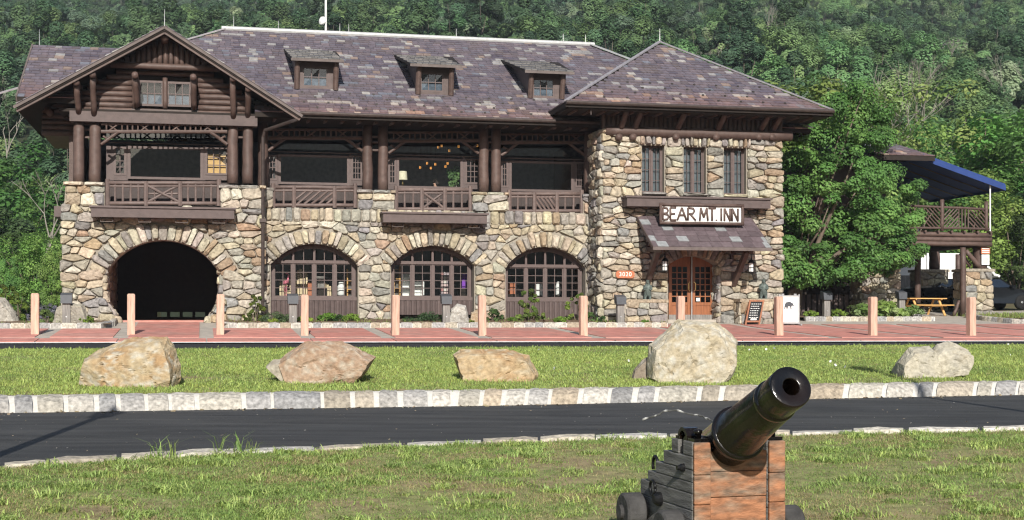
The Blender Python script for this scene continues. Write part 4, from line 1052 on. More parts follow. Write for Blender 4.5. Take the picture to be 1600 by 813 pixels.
# glazed porch walls behind the posts
def pane_one(px0, px1, py0, py1, y, name="window"):
    a, z1 = B(px0, py0, y); b, z0 = B(px1, py1, y); return grid_window(inn, a, b, z0, z1, y, 1, 1, .09, .03, glass='glass')
def side_win(px0, px1, py0, py1, y, c, r):
    a, z1 = B(px0, py0, y); b, z0 = B(px1, py1, y); return grid_window(inn, a, b, z0, z1, y, c, r, .07, .03)
def boards(px0, px1, py0, py1, y, thick=.06, parent=inn, name="wall_board"):
    a, z1 = B(px0, py0, y); b, z0 = B(px1, py1, y); return MB().box((a, y + .01, z0), (b, y + .01 + thick, z1)).build(name, M['trim'], parent)
YB2 = YG + 1.1; yw = 1.0
# (left side window), (main pane), (right side window) and header of each bay, in picture columns
BAYS = [(YB2, 166, 358, 222, 228, (178, 197), (200, 317), (321, 356), 282, 2, 4),
        (yw, 414, 568, 236, 241, (419, 433), (435, 546), (549, 566), 290, 3, 3),
        (yw, 606, 752, 241, 246, (607, 619), (620, 723), (727, 750), 296, 3, 3),
        (yw, 780, 916, 246, 251, (783, 794), (796, 896), (899, 914), 301, 3, 3)]
for (y, X0, X1, yh0, yh1, s0, p, s1, yb, c, r) in BAYS:
    boards(X0, X1, yh0, yh1, y - .03, .12, name="header_board")
    pane_one(p[0], p[1], yh1, yb, y); side_win(s0[0], s0[1], yh1 + 1, yb - 8, y, 2, 4); side_win(s1[0], s1[1], yh1 + 2, yb - 8, y, c + (1 if y == YB2 else 0), 4 if y != YB2 else 3)
    boards(s0[0], s0[1], yb - 8, yb, y); boards(s1[0], s1[1], yb - 8, yb, y)
    for g0, g1 in ((X0, s0[0]), (s0[1], p[0]), (p[1], s1[0]), (s1[1], X1)):
        if g1 - g0 > .3: boards(g0, g1, yh1, yb, y)
    pt = MB(); a, z1 = B(X0, yh0 - 26, y); b, z0 = B(X1, yh0, y)
    tg = MB().add([(a, y + .06, z0), (b, y + .06, z0), (b, y + .06, z1 + .4), (a, y + .06, z1 + .4)], [(0, 1, 2, 3)]); o = tg.build("transom_pane", M['glass_dark'], inn, fix=False)
    # dado of upright boards, seen between the balusters
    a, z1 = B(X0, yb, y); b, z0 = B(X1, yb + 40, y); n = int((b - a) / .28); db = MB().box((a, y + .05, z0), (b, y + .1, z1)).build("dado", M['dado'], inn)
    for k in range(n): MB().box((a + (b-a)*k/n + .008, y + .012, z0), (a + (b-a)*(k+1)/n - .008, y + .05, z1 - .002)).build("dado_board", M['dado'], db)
a_, z1_ = B(325, 240, YB2); b_, z0_ = B(354, 273, YB2); MB().box((a_, YB2 + .16, z0_), (b_, YB2 + .18, z1_)).build("window_blind", M['blind'], inn)
# floors and rooms behind the glass
zfl = B(500, 330, .5)[1]
MB().box((mL - .3, .12, zfl - .3), (mR, 7.0, zfl)).build("upper_floor", M['room'], inn)
MB().box((gL + .2, YG + .12, zfl - .3), (mL - .3, 7.0, zfl)).build("gable_floor", M['dark'], inn)
for (x0, x1, y0, y1, z0, z1, nm) in ((mL - .4, mR + .4, 7.0, 7.15, -.3, zE, "back_wall"), (gL + .1, gL + .25, .5, 7.0, zfl, zbeam0, "side_wall"), (mR - .1, mR + .06, .6, 7.0, -.3, zE - .2, "side_wall"), (mL - .35, mL - .2, 1.4, 7.0, -.3, zE - .2, "partition")):
    MB().box((x0, y0, z0), (x1, y1, z1)).build(nm, M['room'] if nm == 'back_wall' else M['wood'] if nm == 'side_wall' else M['plaster'], inn)
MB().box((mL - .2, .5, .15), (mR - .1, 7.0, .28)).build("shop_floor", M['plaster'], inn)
MB().box((gL + .1, 7.0, zfl), (mL - .4, 7.15, zbeam1)).build("back_wall", M['room'], inn)
MB().box((tL + .35, YT + 2.6, -.3), (tR - .1, YT + 2.75, ztt + .9)).build("tower_back_wall", M['dark'], inn)
MB().box((tR - .3, YT + .1, -.3), (tR - .05, 6.0, ztt + .9)).build("tower_side_wall", M['dark'], inn)
MB().box((tL + .3, YT + .78, B(1080, 330, YT)[1]), (tR - .3, YT + 2.6, B(1080, 326, YT)[1])).build("tower_floor", M['dark'], inn)
# carriage passage: rough side walls, ceiling beams, a glazed screen with doors at its far end
ox0, ox1 = ga[0][0][0], ga[0][-1][0]
for (x0, x1) in ((ox0 - .5, ox0 - .06), (ox1 + .06, ox1 + .5)):
    MB().box((x0, YG + .85, -.5), (x1, 7.0, zfl - .3)).build("passage_wall", M['mortar'], inn)
pw = [bpy.data.objects[n] for n in ("passage_wall", "passage_wall.001")]
for o, X, s in ((pw[0], ox0 - .06, 1), (pw[1], ox1 + .06, -1)):
    f2 = (lambda X, s: (lambda a, b, d: (X + s * d, a, b)))(X, s); mb = MB()
    for pl in cells(sr, YG + .95, 6.9, -.1, zfl - .4, .6, .36): stone_geo(sr, pl, f2, .08, mb, stone_col(sr))
    mb.build("small_stones", M['stone'], o, kind='stuff')
for k in range(4): lg("ceiling_beam", (ox0, 0.4 + k * 1.7, zfl - .45), (ox1, .4 + k * 1.7, zfl - .45), .14, m='dark', n=8)
MB().box((ox0 - .4, YG + .1, -.1), (ox1 + .4, 7.2, .015 + .0)).build("passage_floor", M['redcrete'], inn)
sx = np.linspace(ox0, ox1, 9); zz = (0.02, .35, .42, 2.25, 2.33, 3.1)
scr = MB()
for x in sx: scr.box((x - .06, 6.6, 0), (x + .06, 6.7, 3.4))
for x0_, x1_ in zip(sx, sx[1:]): scr.box((x0_+.06, 6.605, .0), (x1_-.06, 6.695, .14)); scr.box((x0_+.06, 6.605, .34), (x1_-.06, 6.695, 3.4))
scr = scr.build("passage_screen", M['dark'], inn)
for x0_, x1_ in zip(sx[3:7], sx[4:8]): MB().add([(x0_+.06, 6.65, .14), (x1_-.06, 6.65, .14), (x1_-.06, 6.65, .34), (x0_+.06, 6.65, .34)], [(0, 1, 2, 3)]).build("pane", M['glass_dark'], scr, fix=False)
for x0_, x1_ in list(zip(sx[:3], sx[1:4])) + list(zip(sx[7:], sx[8:])): MB().box((x0_+.06, 6.61, .14), (x1_-.06, 6.69, .34)).build("screen_board", M['dark'], scr)
# arched shop windows
for i, ((o, c, R, ha), yt_, ys_, yb_, mull, db_) in enumerate(zip(AR, (409.5, 411, 416), (466, 466, 468), (493, 484, 492), ((458, 491, 523), (644.5, 676, 706), (822, 852, 882)), (0, 0, 0))):
    y = .42; xl, xr = o[0][0], o[-1][0]; zt = B((B and mull[1]), yt_, y)[1]; zs = B(mull[1], ys_, y)[1]; z0 = B(mull[1], yb_ + 8, y)[1]; Rf = R - .07
    topz = lambda x, RR=Rf, c=c: c[1] + math.sqrt(max(0, RR*RR - (x - c[0])**2))
    xs = [xl + .04] + [B(m_, 440, y)[0] for m_ in mull] + [xr - .04]; f = MB()
    for k, x in enumerate(xs):
        ww = .085 if 0 < k < 4 else .11; x = x + (.05 if k == 0 else -.05 if k == 4 else 0); f.box((x - ww/2, y, zs), (x + ww/2, y + .12, topz(x) - .02 if 0 < k < 4 else zt))
    f.box((xl + .05, y - .03, zt - .06), (xr - .05, y + .1, zt + .06)); f.box((xl, y - .06, zs - .09), (xr, y + .12, zs + .05))
    N = 18; pts = [(xl + (xr - xl) * k / N) for k in range(N + 1)]
    for p_, q_ in zip(pts, pts[1:]):
        a_, b_ = max(topz(p_), zt), max(topz(q_), zt)
        f.hexa([(p_, y-.02, a_-.10), (q_, y-.02, b_-.10), (q_, y+.12, b_-.10), (p_, y+.12, a_-.10), (p_, y-.02, a_+.14), (q_, y-.02, b_+.14), (q_, y+.12, b_+.14), (p_, y+.12, a_+.14)])
    pn = []
    for k in range(4):
        A, Bx = xs[k] + (.1 if k == 0 else .043), xs[k+1] - (.1 if k == 3 else .043); cols = 2; f.box((A, y + .03, zs + .05), (A + .045, y + .09, zt - .06)); f.box((Bx - .045, y + .03, zs + .05), (Bx, y + .09, zt - .06)); A += .045; Bx -= .045
        f.box((A, y + .03, zs + .05), (Bx, y + .09, zs + .09)); f.box((A, y + .03, zt - .10), (Bx, y + .09, zt - .06))
        zl = [zs + .09 + (zt - .1 - zs - .09) * j / 4 for j in range(5)]; xx = [A + (Bx - A) * j / cols for j in range(cols + 1)]
        for x in xx[1:-1]: f.box((x - .013, y + .045, zs + .09), (x + .013, y + .08, zt - .1)); f.box((x - .015, y + .045, zt + .06), (x + .015, y + .08, topz(x) - .09))
        for z in zl[1:-1]: f.box((A, y + .048, z - .012), (Bx, y + .077, z + .012))
        for a_, b_ in zip(xx, xx[1:]):
            for z, z2 in zip(zl, zl[1:]):
                t = sr.uniform(-.003, .003); pn.append([(a_, y+.06+t, z), (b_, y+.06-t, z), (b_, y+.06, z2), (a_, y+.06, z2)])
            t1, t2 = topz(a_) - .09, topz(b_) - .09
            if min(t1, t2) > zt + .1: pn.append([(a_, y+.06, zt+.06), (b_, y+.06, zt+.06), (b_, y+.06, t2), (a_, y+.06, t1)])
            else: pn.append([(a_, y+.06, zt+.06), (b_, y+.06, zt+.06), (b_, y+.06, max(t2, zt+.07)), (a_, y+.06, max(t1, zt+.07))])
    f = f.build("window", M['frame'], inn)
    for q_ in pn: MB().add(q_, [(0, 1, 2, 3)]).build("pane", M['glass'], f, fix=False)
    bp = MB().box((xl, y - .02, z0), (xr, y + .1, zs - .09)).build("board_panel", M['trim'], inn)
    n = int((xr - xl) / .19)
    for k in range(n): lg("half_log", (xl + (xr-xl)*(k+.5)/n, y - .02, z0), (xl + (xr-xl)*(k+.5)/n, y - .02, zs - .1), .088, parent=bp, m='trim', seg=1, jit=0, n=8)
# tower: casements, log cornice, brackets
for (a, b_, z0, z1) in TW:
    y = YT + .26; mid = (a + b_) / 2; f = None
    MB().box((a, y - .02, z0), (a + .05, y + .14, z1)).build("jamb", M['frame'], inn); MB().box((b_ - .05, y - .02, z0), (b_, y + .14, z1)).build("jamb", M['frame'], inn); MB().box((mid - .03, y - .03, z0), (mid + .03, y + .14, z1)).build("mullion", M['frame'], inn)
    grid_window(inn, a + .05, mid - .03, z0 + .02, z1 - .02, y, 2, 4, .045, .018); grid_window(inn, mid + .03, b_ - .05, z0 + .02, z1 - .02, y, 2, 4, .045, .018)
    MB().box((a, y + .16, z0), (b_, y + .18, z1)).build("curtain", M['cloth'], inn)  # even grey sheet added behind the casement
    MB().box((a - .02, y - .14, z0 - .01), (b_ + .02, y + .1, z0 + .045)).build("window_sill", M['frame'], inn)
zc1 = B(1090, 209, YT - .12)[1]
lg("cornice_log", (B(946, 207, YT - .12)[0], YT - .12, zc1), (B(1236, 211, YT - .12)[0], YT - .12, zc1), .19, seg=12, jit=.01, n=12)
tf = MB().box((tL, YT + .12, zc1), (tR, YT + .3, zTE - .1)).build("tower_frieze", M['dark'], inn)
u = tL + .08
while u < tR: lg("upright_log", (u, YT + .05, zc1 + .1), (u, YT + .05, zTE - .12), .09, parent=tf, seg=2, jit=.006, n=8); u += .188
for px in (969, 991, 1058, 1121, 1188, 1208):
    bt = b3(px, 203, YT - .12); tp = Vector((bt.x + .02, YTE + .45, zTE - .16)); lg("bracket_log", bt, tp, .12, .10)
    e = b3(px - 1, 214, YT - .34); lg("beam_end", e, e + Vector((0, .5, 0)), .125, n=12)
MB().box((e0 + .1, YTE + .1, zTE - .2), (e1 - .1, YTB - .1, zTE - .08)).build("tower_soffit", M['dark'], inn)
u = e0 + .5
while u < e1 - .4: lg("rafter", (u, YTE + .35, zTE - .2), (u, YT + .1, zTE - .2), .06, seg=1, jit=0, n=7); u += .55
# entrance canopy
yc0, yc1 = YT - .02, YT - 2.1
zc_b = B(1110, 387, yc1)[1]; zc_t = B(1090, 337, yc0)[1]; ca, cb = B(1021, 386, yc1)[0], B(1205, 387, yc1)[0]
canopy = deck("canopy", [(ca, yc1, zc_b), (cb, yc1, zc_b), (cb, yc0, zc_t), (ca, yc0, zc_t)], .1, 'dark')
Sc = Vector((0, yc0 - yc1, zc_t - zc_b)); Hc = Sc.length; Sc.normalize(); Nc = Vector((1, 0, 0)).cross(Sc)
rows = 6
for rrow in range(rows):
    b = Hc * rrow / rows; bt = min(Hc, Hc * (rrow + 1.2) / rows); a = ca - tr.uniform(0, .3); light = 0
    while a < cb:
        ww = .42; A, Bq = max(a, ca), min(a + ww - .01, cb); a += ww
        if Bq - A < .05: continue
        light = (not light) and (rrow in (0, 1, 3, 4)) and tr.random() < .27; c = (.20, .21, .21) if light else vary(tr, (.088, .068, .072), .85, 1.2); P = lambda x, s, h: Vector((x, yc1, zc_b)) + Sc * s + Nc * h
        lf = .035 + tr.uniform(0, .008)
        MB().add([P(A, b, lf), P(Bq, b, lf), P(Bq, bt, .012), P(A, bt, .012), P(A, b, .01), P(Bq, b, .01)], [(0, 1, 2, 3), (4, 5, 1, 0), (4, 0, 3), (5, 2, 1)], c).build("slate", M['slate'], canopy, fix=False)
MB().bar((ca - .03, yc1 - .03, zc_b - .05), (cb + .03, yc1 - .03, zc_b - .05), .05, .12).build("fascia_board", M['fascia'], canopy)
for e in (ca, cb): MB().bar((e, yc1, zc_b - .05), (e, yc0, zc_t - .05), .05, .12).build("rake_board", M['trim'], canopy)
for px_t, py_t, px_b, py_b in ((1031, 397, 1012, 441), (1164, 402, 1146, 445)):
    t_ = b3(px_t, py_t, YT - 1.3); bq = b3(px_b, py_b, YT - .12); t_.x = bq.x
    MB().bar(bq, t_ + Vector((0, -.2, .25)), .17, .2, (0, 1, 0)).build("canopy_brace", M['wood'], canopy); MB().box((bq.x - .1, YT - .14, bq.z - .1), (bq.x + .1, YT - .005, zc_t - .2)).build("wall_post", M['wood'], canopy)
    MB().bar((bq.x, YT - .1, zc_b + .02), (bq.x, yc1 + .2, zc_b - .12), .15, .16).build("canopy_joist", M['wood'], canopy)
# entrance doors
yd = YT + .62; dx0, dx1 = B(1045, 450, yd)[0], B(1115, 450, yd)[0]; dm = (dx0 + dx1) / 2; zd0 = B(1080, 500, yd)[1]; zdt = B(1080, 401, yd)[1]
arz = lambda x: zdt - .20 * ((x - dm) / (dx1 - dm)) ** 2
MB().box((dx1 + .0, yd - .1, zd0), (dx1 + .22, yd + .1, arz(dx1) + .1)).build("door_post", M['trim'], inn)
MB().box((dx0 - .5, YT + .1, zd0 - .12), (dx1 + .5, yd + .7, zd0 + .01)).build("door_step", M['concrete'], inn)
for s, (A, Bq) in enumerate(((dx0, dm - .03), (dm + .03, dx1))):
    f = MB(); zg0, zg1 = B(1080, 472.5, yd)[1], min(arz(A), arz(Bq)) - .2; st = .13
    for x0_, x1_ in ((A, A + st), (Bq - st, Bq)): f.hexa([(x0_, yd, zd0), (x1_, yd, zd0), (x1_, yd + .06, zd0), (x0_, yd + .06, zd0), (x0_, yd, arz(x0_)), (x1_, yd, arz(x1_)), (x1_, yd + .06, arz(x1_)), (x0_, yd + .06, arz(x0_))])
    f.hexa([(A + st, yd + .003, zg1), (Bq - st, yd + .003, zg1), (Bq - st, yd + .057, zg1), (A + st, yd + .057, zg1), (A + st, yd + .003, arz(A + st)), (Bq - st, yd + .003, arz(Bq - st)), (Bq - st, yd + .057, arz(Bq - st)), (A + st, yd + .057, arz(A + st))])
    f.box((A + st, yd + .003, zg0 - .12), (Bq - st, yd + .057, zg0)); f.box((A + st, yd + .003, zd0 + .02), (Bq - st, yd + .057, zd0 + .22)); f.box((A + st, yd + .025, zd0 + .22), (Bq - st, yd + .05, zg0 - .12))
    xx = [A + st + (Bq - A - 2 * st) * k / 3 for k in range(4)] if True else 0; nr = 6; zl = [zg0 + (zg1 - zg0) * k / nr for k in range(nr + 1)]
    for x in xx[1:-1]: f.box((x - .02, yd + .008, zg0), (x + .02, yd + .05, zg1))
    for z in zl[1:-1]: f.box((xx[0], yd + .011, z - .02), (xx[-1], yd + .047, z + .02))
    d = f.build("door", M['door'], inn)
    MB().box((A + .002, yd - .012, zd0), (Bq - .002, yd - .001, zd0 + .2)).build("kick_plate", M['greywood'], d)
    for a_, b_ in zip(xx, xx[1:]):
        for z, z2 in zip(zl, zl[1:]): MB().add([(a_, yd + .03, z), (b_, yd + .03, z), (b_, yd + .03, z2), (a_, yd + .03, z2)], [(0, 1, 2, 3)]).build("pane", M['glass'], d, fix=False)
    hx = Bq - .06 if s == 0 else A + .06; hz = B(1080, 448, yd)[1]; q_ = -1 if s == 0 else 1
    MB().tube([(hx, yd, hz + .17), (hx, yd - .08, hz + .17), (hx + q_ * .05, yd - .1, hz + .12), (hx + q_ * .05, yd - .1, hz - .12), (hx, yd - .08, hz - .17), (hx, yd, hz - .17)], .02).build("door_handle", M['brass'], d)
    if s: MB().box((xx[0] + .05, yd + .012, zl[0] + .04), (xx[1] - .02, yd + .02, zl[0] + .17)).build("paper_notice", M['white'], d)
MB().log((dm, yd - .06, zd0), (dm, yd - .06, zdt - .02), .028, n=8).build("door_mullion", M['metal'], inn)
# downspouts
def spout(pts, r, hop):
    mb = MB(); mb.tube([Vector(p) for p in pts], r, n=8); o = mb.build("downspout", M['gutter'], inn); u, y, z = hop
    MB().lathe([(.07, -.25), (.12, 0), (.17, .03), (.17, .16), (.13, .17)], 4, (u, y, z)).build("hopper", M['gutter'], o)
    for k in range(3): zz_ = z - .9 - k * .95; MB().box((u - .1, y - .02, zz_), (u + .1, y + .25, zz_ + .04)).build("pipe_strap", M['gutter'], o)
g0 = b3(468, 178, YF); w0 = b3(411, 215, YG - .15)
spout([g0, g0 + Vector((0, .2, -.15)), b3(455, 190, YG - 1.2), b3(414, 204, YG - .25), w0, b3(410.5, 495, YG - .15)], .065, tuple(b3(410.5, 349, YG - .15)))
g0 = b3(943, 191, YE - .06); spout([g0, g0 + Vector((0, .02, -.2)), b3(930, 236, -.16), b3(930, 300, -.16), b3(929, 490, -.16)], .065, tuple(b3(929.5, 362, -.16)))
MB().box(b3(939, 163, YTE + .2) + Vector((-.4, 0, -.4)), b3(939, 163, YTE + .2) + Vector((-.36, .05, -.1))).build("hook", M['gutter'], inn)
# lightning rods
for q_ in (Vector((uw + .2, YW, zw)), Vector((uc_, YF + .1, zc_)), Vector((ua + .4, YR, zR)), Vector((uT, YTA, zT))):
    MB().log(q_, q_ + Vector((0, 0, .62)), .016, .006, n=6).build("lightning_rod", M['metal'], inn)
for px in (435, 531, 545, 713, 880, 915):
    q_ = Vector((B(px, 60, YR)[0], YR, zR)); MB().log(q_, q_ + Vector((0, 0, .5)), .014, .006, n=6).build("lightning_rod", M['metal'], inn)

# ------------------------------------------------------------------ things on and around the inn
orr = random.Random(77)
def wl(u, y, z=0): return to_world(u, y, z)
def on_ground(px, py, lo, hi):
    for _ in range(40):
        m = (lo + hi) / 2
        if EYE - (py - HZ) / F * m < ground(px, m): hi = m     # ray below the ground: too far
        else: lo = m
    return lo
def skin(name, pts, edges, m, parent=None, sub=1):
    """one continuous surface grown round a skeleton of (x, y, z, radius)"""
    me = bpy.data.meshes.new(name); bm = bmesh.new(); ly = bm.verts.layers.skin.verify(); vs = []
    for i, p in enumerate(pts):
        v = bm.verts.new(p[:3]); r = p[3]; v[ly].radius = (r, r) if not hasattr(r, '__len__') else r; v[ly].use_root = (i == 0); vs.append(v)
    for a, b in edges: bm.edges.new((vs[a], vs[b]))
    bm.to_mesh(me); bm.free(); me.materials.append(m)
    ca = me.color_attributes.new("Col", 'FLOAT_COLOR', 'POINT'); ca.data.foreach_set("color", [1.0] * 4 * len(pts))
    o = bpy.data.objects.new(name, me); COL.objects.link(o)
    s = o.modifiers.new("skin", 'SKIN'); s.use_smooth_shade = True
    if sub: o.modifiers.new("sub", 'SUBSURF').levels = sub; o.modifiers["sub"].render_levels = sub
    bpy.context.view_layer.update(); me2 = bpy.data.meshes.new_from_object(o.evaluated_get(bpy.context.evaluated_depsgraph_get())); o.modifiers.clear(); o.data = me2
    if "Col" in me2.color_attributes: me2.color_attributes.remove(me2.color_attributes["Col"])
    me2.color_attributes.new("Col", 'FLOAT_COLOR', 'POINT').data.foreach_set("color", [1.0] * 4 * len(me2.vertices)); me2.materials.clear(); me2.materials.append(m); me2.polygons.foreach_set("use_smooth", [True] * len(me2.polygons)); me2.polygons.foreach_set("material_index", [0] * len(me2.polygons))
    if parent: o.parent = parent
    return o
def child(root, fn_local=True): return root
# name sign over the canopy: white board, log frame, letters made of sticks
ys = YT - .98; sa, sz1 = B(1031, 319, ys); sb, sz0 = B(1162, 351, ys); sz1, sz0 = B(1096, 319, ys)[1], B(1096, 351, ys)[1]
sgn = thing("inn_sign", "long white sign with brown stick letters reading BEAR MT. INN above the entrance", "sign", wl(sa, ys, sz0), TH)
W_, H_ = sb - sa, sz1 - sz0
MB().box((0.04, .02, .04), (W_ - .04, .10, H_ - .04)).build("board", M['signwhite'], sgn)
for a, b in (((0, 0, .04), (W_, 0, .04)), ((0, 0, H_ - .04), (W_, 0, H_ - .04)), ((.04, .01, 0), (.04, .01, H_)), ((W_ - .04, .01, 0), (W_ - .04, .01, H_))):
    mb = MB(); mb.log(a, b, .062, n=9, seg=6, jit=.008, rnd=orr); mb.build("frame_log", M['wood'], sgn, smooth=True)
LET = [("B", 1035.7, 1044.8, [[(0,0),(0,1)], [(0,1),(.75,.92),(.9,.75),(.7,.55),(0,.5)], [(0,.5),(.85,.42),(1,.25),(.8,.06),(0,0)]]), ("E", 1047.5, 1056.5, [[(0,0),(0,1)], [(0,1),(1,1)], [(0,.5),(.8,.5)], [(0,0),(1,0)]]),
       ("A", 1058.5, 1072.6, [[(0,0),(.5,1)], [(.5,1),(1,0)], [(.22,.4),(.8,.4)]]), ("R", 1075, 1087, [[(0,0),(0,1)], [(0,1),(.7,.94),(.85,.75),(.65,.55),(0,.5)], [(.3,.5),(1,0)]]),
       ("M", 1093.5, 1106, [[(0,0),(.12,1)], [(.12,1),(.5,.25)], [(.5,.25),(.88,1)], [(.88,1),(1,0)]]), ("T", 1107, 1118.5, [[(0,1),(1,1)], [(.5,1),(.5,0)]]), (".", 1119.5, 1120.5, [[(0,.03),(.2,.09)]]),
       ("I", 1127, 1128, [[(0,0),(0,1)]]), ("N", 1132, 1140.8, [[(0,0),(0,1)], [(0,1),(1,0)], [(1,0),(1,1)]]), ("N", 1144, 1153, [[(0,0),(0,1)], [(0,1),(1,0)], [(1,0),(1,1)]])]
for ch, x0, x1, st in LET:
    a, b = B(x0, 335, ys)[0] - sa, B(x1, 335, ys)[0] - sa; mb = MB()
    for path in st: mb.tube([(a + (b - a) * x, .005, .15 + (H_ - .30) * z) for x, z in path], .041, n=7)
    mb.build("letter", M['wood'], sgn, smooth=True)['label'] = "brown stick letter " + ch if ch != "." else "brown stick full stop"
# number plaque
def text(body, size, loc, m, parent, name="lettering", rot=(math.radians(90), 0, 0), ext=.004, align='CENTER', bold=0.0):
    c = bpy.data.curves.new(name, 'FONT'); c.body = body; c.size = size; c.extrude = ext; c.space_character = 1.15; c.align_x = align; c.align_y = 'CENTER'; c.offset = bold
    fo = bpy.data.objects.new(name, c); COL.objects.link(fo); bpy.context.view_layer.update()
    me = bpy.data.meshes.new_from_object(fo.evaluated_get(bpy.context.evaluated_depsgraph_get())); bpy.data.objects.remove(fo); me.materials.clear(); me.materials.append(m)
    me.color_attributes.new('Col', 'FLOAT_COLOR', 'POINT').data.foreach_set('color', [1.0] * 4 * len(me.vertices))
    o = bpy.data.objects.new(name, me); COL.objects.link(o); o.location = loc; o.rotation_euler = rot; o.parent = parent; return o
yp_ = YT - .22; pa, pz1 = B(962.5, 423, yp_); pb, pz0 = B(991.5, 435, yp_)
plq = thing("number_plaque", "orange plaque with white number 3020 on the stone wall left of the entrance", "plaque", wl(pa, yp_, pz0), TH)
W_, H_ = pb - pa, pz1 - pz0; q = .07
MB().prism([(q, 0), (W_ - q, 0), (W_, q), (W_, H_ - q), (W_ - q, H_), (q, H_), (0, H_ - q), (0, q)], lambda a, b, d: (a, d, b), 0, .05).build("board", M['orange'], plq)
text("3020", .225, (W_ / 2, -.004, H_ / 2), M['white'], plq, "digits")
# wall lanterns
def lantern(px, py0, py1, label):
    yl_ = YT - 1.2; u, z1 = B(px, py0, yl_); z0 = B(px, py1, yl_)[1]; h = z1 - z0
    t = thing("wall_lantern", label, "lantern", wl(u, yl_, z0), TH, "lanterns beside the entrance")
    MB().lathe([(.05, .0), (.1, .03), (.11, .08)], 8).build("base", M['blackmetal'], t)
    MB().lathe([(.095, .08), (.095, h * .62)], 8).build("glass", M['lampglass'], t)
    mb = MB()
    for k in range(6): a = math.pi * 2 * k / 6; mb.log((.1*math.cos(a), .1*math.sin(a), .07), (.1*math.cos(a), .1*math.sin(a), h*.63), .008, n=5)
    mb.lathe([(.108, h*.33), (.108, h*.37)], 8); mb.build("cage", M['blackmetal'], t)
    MB().lathe([(.14, h*.62), (.13, h*.66), (.06, h*.8), (.025, h*.84), (.03, h*.9), (0.002, h)], 10).build("cap", M['blackmetal'], t)
    MB().tube([(0, 0, h*.95), (0, .05, h+.14), (0, .6, h+.18), (0, 1.18, h+.05)], .018).build("arm", M['blackmetal'], t)
lantern(1039, 398, 426, "black lantern with frosted panes hanging left of the wooden doors"); lantern(1174, 401, 428, "black lantern with frosted panes hanging right of the wooden doors")
# bear statues on the plinths
def bear(px, py0, py1, pl_, label):
    yb_ = pl_[3] + .35; u, z1 = B(px, py0, yb_); z0 = pl_[2]; s = (B(px, py0, yb_)[1] - z0) / 1.0
    t = thing("bear_statue", label, "statue", wl(u, yb_, z0), TH - .3, "bronze bears beside the entrance"); t.scale = (s, s, s)
    P = [(0,0,.38,.19), (0,-.01,.55,.185), (0,-.02,.68,.14), (0,-.04,.78,.085), (0,-.06,.87,.105), (0,-.16,.85,.06), (0,-.22,.83,.038), (.11,0,.2,.09), (.12,-.03,.04,.07), (.12,-.12,.03,.05), (-.11,0,.2,.09), (-.12,-.03,.04,.07), (-.12,-.12,.03,.05),
         (.17,-.04,.64,.075), (.2,-.13,.5,.055), (.10,-.21,.48,.05), (-.17,-.04,.64,.075), (-.2,-.13,.5,.055), (-.10,-.21,.5,.05), (.075,-.03,.97,.035), (-.075,-.03,.97,.035)]
    E = [(0,1),(1,2),(2,3),(3,4),(4,5),(5,6),(0,7),(7,8),(8,9),(0,10),(10,11),(11,12),(2,13),(13,14),(14,15),(2,16),(16,17),(17,18),(4,19),(4,20)]
    skin("body", P, E, M['bronze'], t, 1); MB().box((-.24, -.24, -.02), (.24, .22, .02)).build("base", M['bronze'], t)
bear(1012, 437, 468, PL[0], "small dark bronze bear statue standing on the plinth left of the doors"); bear(1193, 436, 467, PL[1], "small dark bronze bear statue standing on the plinth right of the doors")
# chalkboard and white board
def ground_local(u, y): return gz(*to_world(u, y)[:2])
u = B(1175, 500, YT - 1.25)[0]; zg = ground_local(u, YT - 1.25) + .02
ch = thing("chalkboard_sign", "tilted black chalkboard menu sign in a reddish wooden frame right of the doors", "signboard", wl(u, YT - 1.25, zg), TH)
fnc = lambda a, b, d: (a + b * .30, d + b * .24, b)
MB().prism(rect(-.24, .26, .16, .88), fnc, .0, .015).build("board", M['blackmetal'], ch)
mb = MB()
for r_ in (rect(-.29, -.23, .0, .95), rect(.25, .31, .0, .95), rect(-.23, .25, .88, .95), rect(-.23, .25, .10, .16)): mb.prism(r_, fnc, -.012, .03)
mb.build("frame", M['door'], ch); mb = MB(); mb.bar((.26, .5, 0), (.5, .25, .88), .05, .03); mb.bar((-.22, .5, 0), (.0, .25, .88), .05, .03); mb.build("rear_leg", M['oak'], ch)
mb = MB()
for k in range(7):
    zz_ = .78 - k * .085; x = -.18
    while x < .16: ww = orr.uniform(.03, .09); mb.prism(rect(x, x + ww, zz_, zz_ + .02), fnc, -.004, -.001); x += ww + .025
mb.build("chalk_writing", M['white'], ch); MB().prism(rect(-.1, .14, .18, .24), fnc, -.004, -.001).build("chalk_line", M['white'], ch)
u = B(1233, 503, YT - 1.6)[0]; zg = ground_local(u, YT - 1.6) + .02; s_ = 24.0
wb = thing("poster_stand", "white poster stand with a small walking bear emblem beside the maple", "signboard", wl(u, YT - 1.6, zg), TH)
MB().box((-.38, 0, .12), (.38, .03, 1.10)).build("board", M['white'], wb)
mb = MB(); mb.box((-.42, -.02, .06), (-.375, .05, 1.18)); mb.box((.375, -.02, .06), (.42, .05, 1.18)); mb.box((-.375, -.015, 1.10), (.375, .045, 1.14)); mb.box((-.375, -.015, .06), (.375, .045, .12)); mb.box((-.42, -.25, 0), (-.36, .3, .06)); mb.box((.36, -.25, 0), (.42, .3, .06)); mb.box((-.30, 0, 1.14), (-.2, .05, 1.2)); mb.box((.2, 0, 1.14), (.30, .05, 1.2))
mb.build("frame", M['metal'], wb)
bearp = [(-.20,.70),(-.18,.80),(-.12,.87),(.02,.90),(.10,.89),(.16,.85),(.19,.86),(.22,.83),(.28,.76),(.27,.73),(.20,.75),(.16,.74),(.15,.66),(.17,.62),(.11,.62),(.08,.72),(-.02,.72),(-.04,.63),(-.10,.63),(-.11,.70),(-.15,.68),(-.16,.62),(-.21,.62)]
